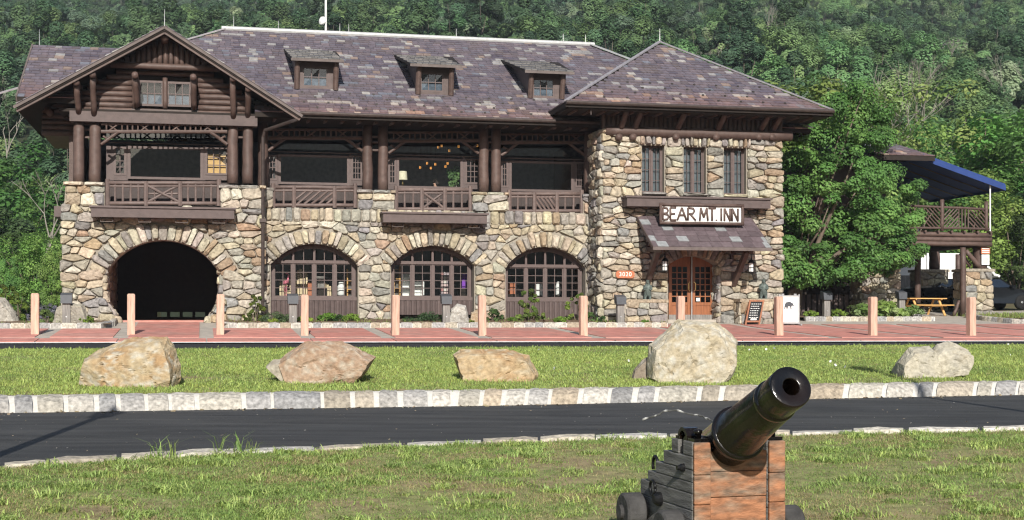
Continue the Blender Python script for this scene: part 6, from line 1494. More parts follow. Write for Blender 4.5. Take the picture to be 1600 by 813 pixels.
# vehicles in the yard behind the porch
def car_at(px, D, rz, label, rack=False):
    loc = G(px, D, .02); t = thing("parked_car", label, "car", loc, rz, None)
    prof = [(-2.2, .45), (-2.25, .75), (-2.1, .98), (-1.5, 1.02), (-.75, 1.42), (.35, 1.45), (1.05, 1.0), (1.9, .86), (2.2, .7), (2.22, .4), (1.9, .28), (-1.95, .28)]
    mb = MB(); L = len(prof); rows = [(-.86, .93), (-.9, 1.0), (.9, 1.0), (.86, .93)]
    for yy, k in rows:
        for x, z in prof: tuck = (.12 if z > 1.05 else 0) * (1 if abs(yy) > 0 else 0); mb.v.append((x * (.985 if k < 1 else 1), yy - math.copysign(tuck, yy), .28 + (z - .28) * (.985 if k < 1 else 1))); mb.c.append(WHITE)
    for r_ in range(3):
        for i in range(L): mb.f.append((r_*L+i, r_*L+(i+1) % L, (r_+1)*L+(i+1) % L, (r_+1)*L+i))
    mb.f += [tuple(range(L)), tuple(range(4*L-1, 3*L-1, -1))]
    b = mb.build("body", M['carpaint'], t); bv = b.modifiers.new("bevel", 'BEVEL'); bv.width = .05; bv.segments = 3; bv.limit_method = 'ANGLE'; b.data.polygons.foreach_set("use_smooth", [True] * len(b.data.polygons))
    for s in (-1, 1):
        for w_ in ([(-1.35, 1.04), (-.72, 1.36), (-.3, 1.39), (-.3, 1.02)], [(-.24, 1.02), (-.24, 1.39), (.3, 1.39), (.85, 1.02)]): MB().prism(w_, lambda a, c, d, s=s: (a, s * (.915 - (.13 if c > 1.1 else 0) + d), c), 0, .006).build("side_window", M['glass_dark'], t)
        for x in (-1.35, 1.38):
            wv = MB().lathe([(.2, -.11), (.31, -.1), (.335, -.06), (.335, .06), (.31, .1), (.2, .11)], 20, (x, s * .82, .335), (0, s, 0)).build("wheel", M['rubber'], t, smooth=True); rm = MB(); rm.lathe([(.215, .085), (.21, .1), (.19, .1), (.185, .06)], 20, (x, s * .82, .335), (0, s, 0)); rm.lathe([(.05, .11), (.04, .115)], 10, (x, s * .82, .335), (0, s, 0))
            for k in range(7): a = 2 * math.pi * k / 7; rm.bar((x + .04*math.cos(a), s * .92, .335 + .04*math.sin(a)), (x + .2*math.cos(a), s * .915, .335 + .2*math.sin(a)), .045, .02, (0, 1, 0))
            rm.build("rim", M['alloy'], wv)
        MB().box((.75, s * .93, 1.0), (.95, s * 1.08, 1.12)).build("mirror", M['carpaint'], t); MB().box((2.12, s * .5, .66), (2.23, s * .82, .76)).build("headlight", M['lampglass'], t); MB().box((-.5, s * .905, .82), (-.3, s * .925, .85)).build("door_handle", M['alloy'], t)
    MB().add([(.42, -.7, 1.43), (.42, .7, 1.43), (1.07, .82, 1.015), (1.07, -.82, 1.015)], [(0, 1, 2, 3)]).build("windscreen", M['glass_dark'], t)
    if rack:
        for x in (-.6, .3): MB().box((x - .04, -.72, 1.5), (x + .04, .72, 1.54)).build("roof_bar", M['white'], t)
        mb = MB(); mb.tube([(-.9, -.3, 1.58), (-.6, -.3, 1.62), (-.3, -.3, 1.95), (.0, -.3, 1.98), (.35, -.3, 1.62), (.6, -.3, 1.56)], .06, 8); mb.build("roof_carrier", M['white'], t)
    return t
car_at(1538, 65, TH + .05, "black car with alloy wheels and white roof rack at the right edge", True); car_at(1472, 66, TH + math.radians(20), "black car standing in front of the white trailer behind the porch")
D = 69.5; loc = G(1459, D); tl = thing("white_trailer", "tall white box trailer seen between the porch posts", "trailer", loc, TH)
MB().box((-2.0, 0, .75), (1.75, 2.2, 2.72)).build("box_body", M['white'], tl); MB().box((-1.99, -.012, .76), (-.9, -.002, 1.6)).build("lower_panel", M['greywood'], tl); MB().box((-2.1, .1, .55), (1.8, 2.1, .74)).build("frame", M['blackmetal'], tl)  # thin grey sheet over the lower left of the body
for x in (-1.95, -.4, 1.7): MB().box((x - .03, -.03, .76), (x + .03, -.012, 2.72)).build("edge_trim", M['metal'], tl)
for x in (-.9, .0): MB().lathe([(.2, -.1), (.36, -.09), (.38, 0), (.36, .09), (.2, .1)], 16, (x, .15, .38), (0, 1, 0)).build("wheel", M['rubber'], tl)

# ------------------------------------------------------------------ cannon on its naval carriage
cr = random.Random(4)
psi = math.radians(16); cg = EYE - 1.42
can = thing("cannon", "black iron cannon on a stepped orange wooden carriage in the foreground grass", "cannon", (354 / F * 9.2, 9.2, cg), math.atan2(-math.cos(psi), math.sin(psi)))
def bev(o, w_=.008, seg=2): m_ = o.modifiers.new("bevel", 'BEVEL'); m_.width = w_; m_.segments = seg; m_.limit_method = 'ANGLE'; return o
iw, cw = .205, .125
steps = [(0, .0), (0, .60), (-.16, .60), (-.17, .53), (-.22, .53), (-.23, .60), (-.36, .60), (-.365, .505), (-.53, .505), (-.535, .415), (-.70, .415), (-.705, .335), (-.87, .335), (-.875, .26), (-.98, .26), (-.98, .06), (-.80, .06), (-.74, .11), (-.52, .11), (-.46, .03), (-.1, .03)]
for s in (-1, 1):
    # each cheek is built of thick planks stacked one on another
    zc = [-.06, .15, .26, .335, .415, .505, .60]
    y0, y1 = s * iw, s * (iw + cw)
    for k, (za, zb) in enumerate(zip(zc, zc[1:])):
        xr = {0: -.93, 1: -.93, 2: -.79, 3: -.645, 4: -.50, 5: -.355}[k]; mb = MB(); j = cr.uniform(-.004, .004)
        nx = 8
        if k == 5: mb.box((-.155, y0, za + .002), (0 + j, y1, zb)); mb.box((xr, y0, za + .002), (-.235, y1, zb))
        else: mb.box((xr, y0, za + .0015), (0 + j, y1, zb - .0005))
        bev(mb.build("cheek_plank", M['oakgrey'], can), .007)
    # orange-stained end grain of the cheek
    mb = MB()
    for za, zb in ((-.07, .19), (.193, .385), (.388, .598)): mb.box((.001 + .004, y0 + s * .004, za), (.028 + cr.uniform(-.003, .003), y1 - s * .003, zb))
    bev(mb.build("cheek_end", M['oak'], can), .008)
    # cap square over the trunnion, bolts, side ring
    mb = MB(); ym = s * (iw + cw / 2); mb.box((-.10, ym - .05, .602), (.005, ym + .05, .622)); mb.box((-.31, ym - .05, .602), (-.235, ym + .05, .622))
    arcp = [(-.195 + .085 * math.cos(a), .60 + .085 * math.sin(a)) for a in np.linspace(0, math.pi, 9)] + [(-.195 + .06 * math.cos(a), .60 + .06 * math.sin(a)) for a in np.linspace(math.pi, 0, 9)]
    n = len(arcp)
    for k in range(8): mb.hexa([(arcp[k][0], ym - .05, arcp[k][1]), (arcp[k+1][0], ym - .05, arcp[k+1][1]), (arcp[k+1][0], ym + .05, arcp[k+1][1]), (arcp[k][0], ym + .05, arcp[k][1]), (arcp[n-1-k][0], ym - .05, arcp[n-1-k][1]), (arcp[n-2-k][0], ym - .05, arcp[n-2-k][1]), (arcp[n-2-k][0], ym + .05, arcp[n-2-k][1]), (arcp[n-1-k][0], ym + .05, arcp[n-1-k][1])])
    mb.build("cap_square", M['gun'], can)
    for x in (-.05, -.27): MB().lathe([(.022, .62), (.022, .65), (.03, .652), (.03, .675), (.012, .682)], 10, (x, ym, 0)).build("bolt", M['gun'], can, smooth=True)
    yo = y1 + s * .004
    MB().lathe([(.028, 0), (.028, .02), (.016, .035), (.016, .05)], 10, (-.14, y1, .42), (0, s, 0)).build("bolt", M['blackmetal'], can)
    MB().tube([(-.62 + .05 * math.cos(a), y1 + s * .03, .23 + .05 * math.sin(a)) for a in np.linspace(0, 2 * math.pi, 14)], .011).build("ring_bolt", M['blackmetal'], can, smooth=True)
    MB().tube([(-.80 + .045 * math.cos(a), s * (iw + cw * .5), .37 + .06 * math.sin(a)) for a in np.linspace(-.6, math.pi + .6, 12)], .012).build("eye_bolt", M['blackmetal'], can, smooth=True)
    MB().lathe([(.05, 0), (.05, .02), (.03, .05)], 12, (-.55, y1, .16), (0, s, 0)).build("bolt", M['blackmetal'], can)
    for x, r_ in ((-.14, .135), (-.84, .135)):
        wv = MB().lathe([(.03, 0), (r_ - .012, 0), (r_, .012), (r_, .13), (r_ - .015, .145), (.05, .145), (.05, .17), (.02, .172)], 24, (x, y1 + s * .03, r_ - .125 + (.03 if x < -.5 else 0)), (0, s, 0)); bev(wv.build("wheel", M['wheelwood'], can), .004)
for x in (-.14, -.84): MB().log((x, -iw - cw - .18, .01 if x > -.5 else .04), (x, iw + cw + .18, .01 if x > -.5 else .04), .05, n=12).build("axle", M['oakgrey'], can)
# front transom in two planks with a hollow for the barrel
yy = np.linspace(-iw + .003, iw - .003, 13); top = [.535 - .07 * math.cos(min(1, abs(v) / .16) * math.pi / 2) for v in yy]
mb = MB()
for k in range(12): mb.hexa([(-.06, yy[k], .405), (0, yy[k], .405), (0, yy[k+1], .405), (-.06, yy[k+1], .405), (-.06, yy[k], top[k]), (0, yy[k], top[k]), (0, yy[k+1], top[k+1]), (-.06, yy[k+1], top[k+1])])
mb.build("transom_plank", M['oak'], can); bev(MB().box((-.06, -iw + .003, .235), (.003, iw - .003, .401)).build("transom_plank", M['oak'], can), .006); bev(MB().box((-.06, -iw + .003, -.07), (-.002, iw - .003, .231)).build("transom_plank", M['oak'], can), .006)
MB().box((-1.0, -iw, .10), (-.2, iw, .15)).build("bed_plank", M['oakgrey'], can); MB().box((-.95, -.09, .15), (-.6, .09, .24)).build("wedge", M['oakgrey'], can)
# barrel
eps, yw_ = math.radians(23.2), math.radians(2.4); ax = Vector((math.cos(eps) * math.cos(yw_), -math.cos(eps) * math.sin(yw_), math.sin(eps))); o0 = Vector((.09, -.047, .656))
prof = [(0, 0), (0, 0), (.052, .70), (.052, .874), (.056, .879), (.100, .880), (.125, .879), (.131, .872), (.131, .80), (.128, .72), (.127, .66), (.136, .652), (.139, .64), (.139, .628), (.134, .612), (.137, .60), (.146, .35), (.160, .06), (.167, .045), (.173, .03), (.174, .0), (.172, -.03), (.168, -.05), (.164, -.06), (.170, -.4), (.176, -.62), (.184, -.63), (.184, -.68), (.165, -.72), (.09, -.76), (.045, -.78), (.045, -.81), (.07, -.85), (.05, -.90), (.001, -.91)]
brl = MB().lathe(prof[2:], 56, o0, ax, caps=False).build("barrel", M['gun'], can, smooth=True); bev(brl, .003, 1)
MB().lathe([(.001, -.1), (.0525, -.1), (.0525, .877)], 32, o0, ax, caps=False).build("bore", M['bore'], can, smooth=True)
MB().lathe([(.170, .040), (.183, .030), (.187, .015), (.183, .0), (.172, -.01)], 56, o0, ax).build("barrel_ring", M['gun'], can, smooth=True)
tp = o0 + ax * -.26; MB().log((tp.x, -iw - cw + .02, .575), (tp.x, iw + cw - .02, .575), .055, n=18).build("trunnion", M['gun'], can)
wp = [(-.02, -.16, .72), (-.08, -.18, .745), (-.16, -.2, .76), (-.22, -.24, .765), (-.30, -.31, .79), (-.36, -.37, .785), (-.40, -.41, .755), (-.44, -.44, .735), (-.50, -.50, .71)]
rp = []
for a, b in zip(wp, wp[1:]): rp += [Vector(a).lerp(Vector(b), k / 4) + Vector((0, cr.uniform(-.004, .004), cr.uniform(-.004, .004))) for k in range(4)]
mb = MB(); mb.tube(rp, [.0065 + .002 * math.sin(i * 1.7) for i in range(len(rp))], 6)
for i, c in enumerate(mb.v): pass
mb.c = [(.6, .6, .6) if (i // 6) % 5 < 1 else (.10, .10, .10) for i in range(len(mb.v))]
rope = mb.build("lashing", M['white'], can)

# ------------------------------------------------------------------ trees, shrubs, forest
tg = np.random.default_rng(101)
def norm(a): return a / np.maximum(np.linalg.norm(a, axis=-1, keepdims=True), 1e-6)
def leaves(rng, cen, rad, n, size, flat=.7, cols=((.1, .18, .04),), up=.45, shell=.55, cvar=.18, aspect=.6, face=(0, 0, 0), rough=.34, ctr=None, cw=.8, lv=(.8, 1.22)):
    """leaf quads spread over clumps (centres, radii); returns V, Q, C"""
    k = len(cen); ids = np.repeat(np.arange(k), n); N = len(ids)
    d = norm(rng.normal(size=(N, 3))); r = (shell + (1 - shell) * rng.uniform(0, 1, N) ** .6) * rad[ids]
    P = cen[ids] + d * r[:, None] * np.array([1, 1, flat])
    if ctr is not None: d = norm(d * (1 - cw * .5) + norm(P - np.array(ctr)) * cw)
    nr = norm(d * .75 + np.array([0, 0, up]) + np.array(face) + rng.normal(0, rough, (N, 3)))
    t = norm(np.cross(nr, rng.normal(size=(N, 3)))); b = np.cross(nr, t); s = (size * rng.uniform(.65, 1.3, N))[:, None]
    V = np.stack([P - t * s * .5, P + b * s * aspect * .5 - t * s * .05, P + t * s * .5, P - b * s * aspect * .5 - t * s * .05], 1).reshape(-1, 3)
    Q = np.arange(N * 4).reshape(N, 4); pal = np.array(cols); cc = pal[rng.integers(0, len(pal), k)] * rng.uniform(1 - cvar, 1 + cvar, (k, 1))
    C = np.repeat(cc[ids] * rng.uniform(lv[0], lv[1], (N, 1)), 4, axis=0)
    return V, Q, C
def crown_clumps(rng, n, rx, rz, z0, low=.25, lump=.3):
    """uneven set of clumps filling an egg-shaped crown with its bottom at z0"""
    d = norm(rng.normal(size=(n, 3))); d[:, 2] = np.where(d[:, 2] < -low, -low * rng.uniform(0, 1, n), d[:, 2])
    r = rng.uniform(.25, 1, n) ** .45 * (1 + lump * np.sin(d[:, 0] * 4 + rng.uniform(0, 6)) * np.cos(d[:, 1] * 3.3 + d[:, 2] * 3 + rng.uniform(0, 6)))
    c = d * r[:, None] * np.array([rx, rx, rz]); c[:, 2] += z0 + rz * (low if low < .6 else .6)
    return c, rng.uniform(.17, .30, n) * rx
def limbs(rng, cen, H0, r0, lean=(0, 0), n=9):
    """tapered trunk with limbs reaching into the clumps"""
    mb = MB(); top = cen[np.argsort(-cen[:, 2])[min(3, len(cen) - 1)]]; ctr = np.array([lean[0], lean[1], H0])
    pts = [(0, 0, -.3), (lean[0] * .3 + rng.normal(0, .05), lean[1] * .3, H0 * .45), tuple(ctr), tuple((ctr + top) / 2 + rng.normal(0, .2, 3)), tuple(top)]
    mb.tube(pts, [r0 * 1.35, r0, r0 * .8, r0 * .4, .02], 8)
    for i in rng.choice(len(cen), min(n, len(cen)), replace=False):
        t = rng.uniform(.5, 1.0); base = np.array(pts[1]) * (1 - t) + ctr * t; mid = base * .45 + cen[i] * .55 + np.array([0, 0, rng.uniform(-.2, .5)])
        mb.tube([tuple(base), tuple(mid), tuple(cen[i])], [r0 * .42, r0 * .22, .02], 6)
    return mb
def tree_proto(name, label, loc, rng, H, rx, n, per, size, cols, base=.3, low=.5, flat=.75, rtrunk=None, group=None, bark='bark', lump=.3, face=(0, -.25, 0), lm='leaf'):
    t = thing(name, label, "tree", loc, 0, group); rz = H * (1 - base) / (1 + low); c, r = crown_clumps(rng, n, rx, rz, H * base, low, lump)
    V, Q, C = leaves(rng, c, r, per, size, flat, cols, face=face, rough=.24, ctr=(0, 0, H * (base + .3)), cw=.4, cvar=.22); arr_mesh("crown", V, Q, C, M[lm], t)
    limbs(rng, c, H * base * 1.25, rtrunk or H * .018).build("trunk", M[bark], t, smooth=True); return t
BR = [(.175, .31, .072), (.155, .285, .068), (.205, .33, .085), (.135, .255, .06)]
MD = [(.135, .24, .06), (.115, .21, .055), (.16, .265, .065), (.10, .185, .05)]
DKG = [(.065, .12, .045), (.055, .105, .04), (.08, .145, .05)]
YG_ = [(.20, .315, .085), (.18, .30, .08), (.235, .33, .105), (.16, .28, .07)]
def place(px, D, dz=-.2): X = (px - 800) / F * D; return (X, D, (ground(px, D) if D < 105 else hill_z(X, D)) + dz)
def hgt(py, D, z): return EYE + (HZ - py) / F * D - z

# big layered maple between the tower and the porch
rng = np.random.default_rng(5); mu, my = B(1243, 500, .9)[0], 1.2; X, Y, _ = wl(mu, my); mz = gz(X, Y) - .1
mp = thing("maple_tree", "broad maple with layered dark green sprays between the stone tower and the porch", "tree", (X, Y, mz), TH)
cl = []; ra_ = []
OUT = [(1222,395),(1232,372),(1250,395),(1232,330),(1262,350),(1235,290),(1265,300),(1240,250),(1270,258),(1250,212),(1285,215),(1300,255),(1300,300),(1295,350),(1290,395),(1315,420),(1330,385),(1325,340),(1335,295),(1330,250),(1320,205),(1355,215),(1360,262),(1365,310),(1362,350),(1360,392),(1385,402),(1392,362),(1398,322),(1395,280),(1428,300),(1425,340),(1418,372),(1410,405),(1350,180),(1300,190),(1270,190),(1385,215),(1310,165),(1340,150),(1222,420),(1236,415),(1395,345),(1428,395),(1330,225),(1375,292),(1345,330),(1228,432),(1245,425),(1262,430),(1280,425),(1340,415),(1375,415),(1385,180)]
for px, py in OUT:
    for k in range(4):
        yy = my + rng.uniform(-1.9, 1.4) - (.8 if k < 2 else 0); yy = max(yy, .0 if px < 1300 else -1.2); u, z = B(px + rng.uniform(-14, 14), py + rng.uniform(-14, 12), yy); cl.append((u - mu, yy - my, z - mz)); ra_.append(rng.uniform(.3, .82) * (.75 if px > 1395 else 1))
cl, ra_ = np.array(cl), np.array(ra_)
V, Q, C = leaves(rng, cl, ra_, 260, .14, .68, [(.125, .23, .06), (.15, .26, .065), (.105, .20, .05), (.175, .285, .075)], up=.6, shell=.5, face=(0, -.35, 0), rough=.26, cvar=.3); arr_mesh("crown", V, Q, C, M['leaf'], mp)
mb = MB()
for k in range(5):
    a = rng.uniform(-.2, .2); e = cl[rng.integers(len(cl))]; mb.tube([(.1*k-.2, .05*k, -.2), (.15*k-.1, .1*k, 1.2), (e[0]*.45, e[1]*.5, 3.0 + .2*k), (e[0]*.8, e[1]*.8, max(3.6, e[2]*.8)), tuple(e)], [.17, .13, .09, .05, .02], 8)
for i in rng.choice(len(cl), 12, replace=False): e = cl[i]; mb.tube([(e[0]*.3, e[1]*.4, 1.6 + e[2]*.25), (e[0]*.7, e[1]*.7, e[2]*.75), tuple(e)], [.06, .04, .015], 6)
mb.build("trunk", M['bark'], mp, smooth=True)

# trees standing beyond the inn, right and left
rng = np.random.default_rng(9)
def trees(kind, spec, first=[None]):
    pass
KINDS = {
    'broad': lambda lab, loc: tree_proto("broadleaf_tree", lab, loc, rng, 12, 4.4, 95, 150, .30, BR, .18, .75),
    'lime': lambda lab, loc: tree_proto("broadleaf_tree", lab, loc, rng, 12, 3.6, 80, 130, .26, YG_, .2, .7, lump=.45),
    'deep': lambda lab, loc: tree_proto("broadleaf_tree", lab, loc, rng, 12, 4.2, 95, 150, .30, MD, .12, .8),
    'dark': lambda lab, loc: tree_proto("evergreen_tree", lab, loc, rng, 12, 3.4, 90, 150, .26, DKG, .06, .85, flat=.45),
}
made = {}
GR, GL = "trees beyond the porch", "trees left of the inn"
TREES = [('broad', 1258, 84, 84, 1.15, GR, "bright green rounded tree just right of the tower roof"), ('deep', 1335, 96, 96, 1.0, GR, "mid green tree behind the top of the maple"), ('lime', 1400, 80, 128, 1.0, GR, "yellow green tree behind the small porch roof"), ('lime', 1330, 72, 150, .9, GR, "yellow green tree rising directly over the maple crown"),
         ('lime', 1468, 92, 122, 1.05, GR, "loose yellow green tree between the dead branches and the right edge"), ('broad', 1540, 88, 140, 1.15, GR, "large bright green tree over the blue awning"), ('deep', 1600, 84, 165, 1.1, GR, "deep green tree cut by the right edge of the picture"), ('lime', 1445, 78, 205, .85, GR, "low yellow green tree right above the awning's upper end"),
         ('broad', 1500, 76, 235, .9, GR, "low bright green tree right behind the awning"), ('dark', 1588, 76, 290, .95, GR, "dark evergreen tree behind the parked car"), ('deep', 1200, 96, 120, .9, GR, "deep green tree peeking over the right slope of the tower roof"), ('deep', 1392, 73, 172, .85, GR, "mid green tree just behind the maple's right shoulder"), ('dark', 1640, 80, 240, 1.0, GR, "dark evergreen tree at the far right edge"), ('deep', 1545, 80, 300, .85, GR, "deep green low tree seen through the awning pole"),
         ('deep', 8, 92, 205, 1.1, GL, "deep green tree at the left edge, beside the wing roof"), ('deep', 78, 84, 300, .8, GL, "deep green tree against the left end of the inn"), ('broad', 48, 70, 345, .7, GL, "bright green tree left of the stone pier"), ('dark', -22, 78, 265, 1.0, GL, "dark tree cut by the left edge of the picture"), ('deep', 40, 104, 235, .9, GL, "mid green tree behind the others at the left"), ('broad', 92, 66, 372, .55, GL, "small bright green tree beside the left balcony beam"), ('deep', 10, 64, 395, .5, GL, "small deep green tree with a pale trunk near the left edge")]
for kind, px, D, py, wsc, grp, lab in TREES:
    loc = place(px, D, -.3); s = hgt(py, D, loc[2]) / 12.4
    if kind not in made: t = made[kind] = KINDS[kind](lab, loc); t.rotation_euler.z = rng.uniform(0, 6)
    else: t = dup(made[kind], loc, rng.uniform(0, 6.28), lab)
    sx_ = s * rng.uniform(.95, 1.1) * wsc / max(.6, min(1.15, s)) ** .3; t.scale = (sx_, sx_, s); t['group'] = grp
# leafless grey trees
def bare(name, label, loc, H, seed, group=None, spread=.5, m='palebark', r0=None):
    r = random.Random(seed); t = thing(name, label, "tree", loc, 0, group); tk, br = MB(), MB()
    def grow(mb, p, d, L, rad, lev):
        q = p + d * L; mid = p.lerp(q, .5) + Vector((r.uniform(-1, 1), r.uniform(-1, 1), 0)) * L * .06
        mb.tube([p, mid, q], [rad, rad * .82, rad * .62], 5 if lev else 7)
        if lev >= 5 or rad < .008: return
        for k in range(2 if r.random() < .6 else 3):
            dd = (d + Vector((r.uniform(-1, 1), r.uniform(-1, 1), r.uniform(-.1, .5))) * spread * (1 + .12 * lev)).normalized(); grow(br, q, dd, L * r.uniform(.6, .85), rad * .6, lev + 1)
    grow(tk, Vector((0, 0, -.3)), Vector((r.uniform(-.1, .1), 0, 1)), H * .33, r0 or H * .014, 0)
    tk.build("trunk", M[m], t, smooth=True); br.build("branches", M[m], t); return t
GB_ = "leafless trees on the hillside"
b0_ = None
for px, D, py, lab in ((1382, 86, 118, "tall leafless grey tree among the yellow green trees right of the tower"), (1470, 190, 78, "forked leafless tree on the hillside above the yellow green trees"), (1542, 205, 72, "bright white leafless tree on the hillside near the right edge"), (1590, 150, 100, "leafless grey tree at the right edge of the hillside"), (1226, 200, 52, "leafless tree on the hillside right of the tower peak"), (1124, 175, 76, "small white leafless tree just above the tower roof"), (1440, 170, 100, "pale leafless trunk left of the forked dead tree"), (18, 120, 92, "pale leafless tree on the hillside at the left edge"), (52, 82, 245, "fallen grey leafless tree leaning among the left trees"), (1192, 240, 12, "leafless tree near the top of the hillside, right of the centre")):
    loc = place(px, D); H = hgt(py, D, loc[2]) if D < 110 else 11 * rng.uniform(.8, 1.1); 
    if D >= 110:
        z = EYE + (HZ - py) / F * D; loc = (loc[0], D, min(loc[2] + 3, z - H * .9))
    bare("bare_tree", lab, loc, H, int(px), GB_)

# wooded hillside: one mass of trees
rng = np.random.default_rng(17); protos = []
FP = [([(0.152, 0.263, 0.106), (0.170, 0.281, 0.113)], 4.2, 11), ([(0.124, 0.215, 0.095), (0.136, 0.233, 0.106)], 4.0, 11), ([(0.093, 0.169, 0.087), (0.106, 0.184, 0.088)], 3.6, 12), ([(0.210, 0.321, 0.127), (0.182, 0.292, 0.119)], 3.8, 10), ([(0.269, 0.337, 0.202), (0.235, 0.314, 0.171)], 3.6, 10), ([(0.158, 0.222, 0.148), (0.145, 0.210, 0.134)], 4.4, 11), ([(0.084, 0.145, 0.083), (0.070, 0.135, 0.073)], 2.6, 13), ([(0.223, 0.205, 0.193), (0.188, 0.184, 0.164)], 3.2, 10)]  # distance haze mixed into these leaf colours: bluer and less saturated
for cols, rx, H in FP:
    c, r = crown_clumps(rng, 24, rx * .82, H * .42, H * .3, .6, .22); r = r * 1.3; V, Q, C = leaves(rng, c, r, 270, .36, .8, cols, face=(0, -.05, 0), up=.25, rough=.13, cvar=.09, shell=.88, ctr=(0, 0, H * .4), cw=.75, lv=(.9, 1.1)); 
    mb = limbs(rng, c, H * .32, .18, n=4); tv = np.array(mb.v); tq = [f for f in mb.f if len(f) == 4]
    protos.append((np.vstack([V, tv]), np.vstack([Q, np.array(tq) + len(V)]), np.vstack([C, np.full((len(tv), 3), (.16, .14, .11))])))
P = []; Y = 108.0
while Y < 490:
    st = 5.7 + (Y - 108) * .004; X = -(Y * .46 + 45) + rng.uniform(0, st)
    while X < Y * .46 + 60:
        x, y = X + rng.normal(0, st * .3), Y + rng.normal(0, st * .3)
        if noise.noise(Vector((x * .03, y * .03, 2))) > -.75: P.append((x, y, hill_z(x, y) - .5))
        X += st
    Y += st * .95
P = np.array(P); n = len(P); nz = fbm(P, .018, 1.0); w_ = rng.uniform(0, 1, n)
pick = np.where(w_ < .26, 0, np.where(w_ < .48, 1, np.where(w_ < .64, 2, np.where(w_ < .77, 3, np.where(w_ < .84, 4, np.where(w_ < .89, 5, np.where(w_ < .99, 6, 7)))))))
pick = np.where((nz > .25) & (w_ < .4), 2, pick); pick = np.where((nz < -.3) & (w_ < .4), 3, pick); s = rng.uniform(.62, 1.2, n)
scatter("forest", protos, P, np.c_[rng.normal(0, .05, n), rng.normal(0, .05, n), rng.uniform(0, 6.28, n)], np.c_[s, s, s * rng.uniform(.85, 1.15, n)], pick, M['leaf_far'])["label"] = "dense mixed green forest covering the hillside"
# pale rock outcrops among the trees near the top
for px, D, py, lab in ((955, 190, 74, "small pale rock outcrop just above the main ridge"),):
    k = D / F; boulder(lab, [(px-14, py+12), (px-12, py-2), (px-4, py-12), (px+7, py-9), (px+14, py+12)], 3, [(.40, .37, .33), (.34, .31, .27), (.48, .45, .40)], int(px), D=D, amp=.3, name="rock_outcrop")['category'] = "rock"
# the wooded hill across the valley that the windows look out on
mb = MB(); nx, ny = 60, 12
for j in range(ny + 1):
    for i in range(nx + 1):
        X = -900 + 1800 * i / nx; Y = -170 - 420 * j / ny; tt = max(0, min(1, (X - 45) / 90)); mb.v.append((X, Y, -1.5 + (34 + 76 * tt * tt * (3 - 2 * tt)) * (j / ny) ** .8 * (1 + .25 * noise.noise(Vector((X * .006, 0, 4)))) + 4 * noise.noise(Vector((X * .05, Y * .05, 1))))); mb.c.append(WHITE)
for j in range(ny):
    for i in range(nx): mb.f.append((j*(nx+1)+i, (j+1)*(nx+1)+i, (j+1)*(nx+1)+i+1, j*(nx+1)+i+1))
mb.build("valley_hill", M['valley'], kind='structure', smooth=True, fix=False)

# shrubs and plants in the beds
rng = np.random.default_rng(23)
def shrub_proto(name, label, cat, loc, w_, h, n, per, size, cols, group, up=.4, flat=.8, loose=False):
    t = thing(name, label, cat, loc, rng.uniform(0, 6), group); d = norm(rng.normal(size=(n, 3))); d[:, 2] = np.abs(d[:, 2]); c = d * (rng.uniform(.2, 1, (n, 1)) ** .5) * np.array([w_ / 2, w_ / 2, h * .85]); r = rng.uniform(.16, .3, n) * (w_ * .5 if not loose else w_ * .34)
    V, Q, C = leaves(rng, c, r, per, size, flat, cols, up=up, face=(0, -.2, 0)); V[:, 2] = np.maximum(V[:, 2], -.03); arr_mesh("foliage", V, Q, C, M['leaf'], t)
    mb = MB()
    for i in range(min(8, n)): mb.tube([(c[i][0]*.15, c[i][1]*.15, -.1), tuple(c[i]*.6 + np.array([0, 0, .05])), tuple(c[i])], [.016, .011, .005], 5)
    mb.build("stem", M['bark'], t); return t
def bed_loc(px, yl_): u, _ = B(px, 495, yl_); X, Y, _ = wl(u, yl_); t = (yl_ + 3.9) / 4.2; z0 = gz(*wl(u, -3.9)[:2]) + .16; return (X, Y, z0 + (.09 - z0) * max(0, min(1, t)) - .03)
SK = {
    'tall': lambda l, p: shrub_proto("flowering_shrub", l, "shrub", p, .95, 1.15, 26, 60, .10, [(.17, .25, .05), (.13, .21, .045), (.20, .27, .06), (.12, .17, .05)], "shrubs in the beds", loose=True),
    'low': lambda l, p: shrub_proto("juniper_shrub", l, "shrub", p, 1.3, .38, 26, 60, .07, [(.08, .14, .06), (.07, .125, .055), (.10, .16, .065)], "shrubs in the beds"),
    'lime': lambda l, p: shrub_proto("grassy_plant", l, "plant", p, .8, .32, 18, 50, .08, [(.20, .30, .05), (.17, .27, .05)], "plants in the beds"),
    'dark': lambda l, p: shrub_proto("dark_shrub", l, "shrub", p, .8, .55, 20, 55, .09, [(.07, .12, .04), (.09, .15, .045)], "shrubs in the beds"),
    'hosta': lambda l, p: shrub_proto("leafy_plant", l, "plant", p, 1.2, .55, 26, 34, .20, [(.24, .33, .10), (.20, .29, .07), (.30, .37, .16)], "plants under the maple"),
    'lav': lambda l, p: shrub_proto("lavender_plant", l, "plant", p, 1.1, .6, 22, 60, .05, [(.22, .22, .27), (.18, .20, .18), (.25, .24, .30)], "plants in the beds", loose=True),
}
mk = {}
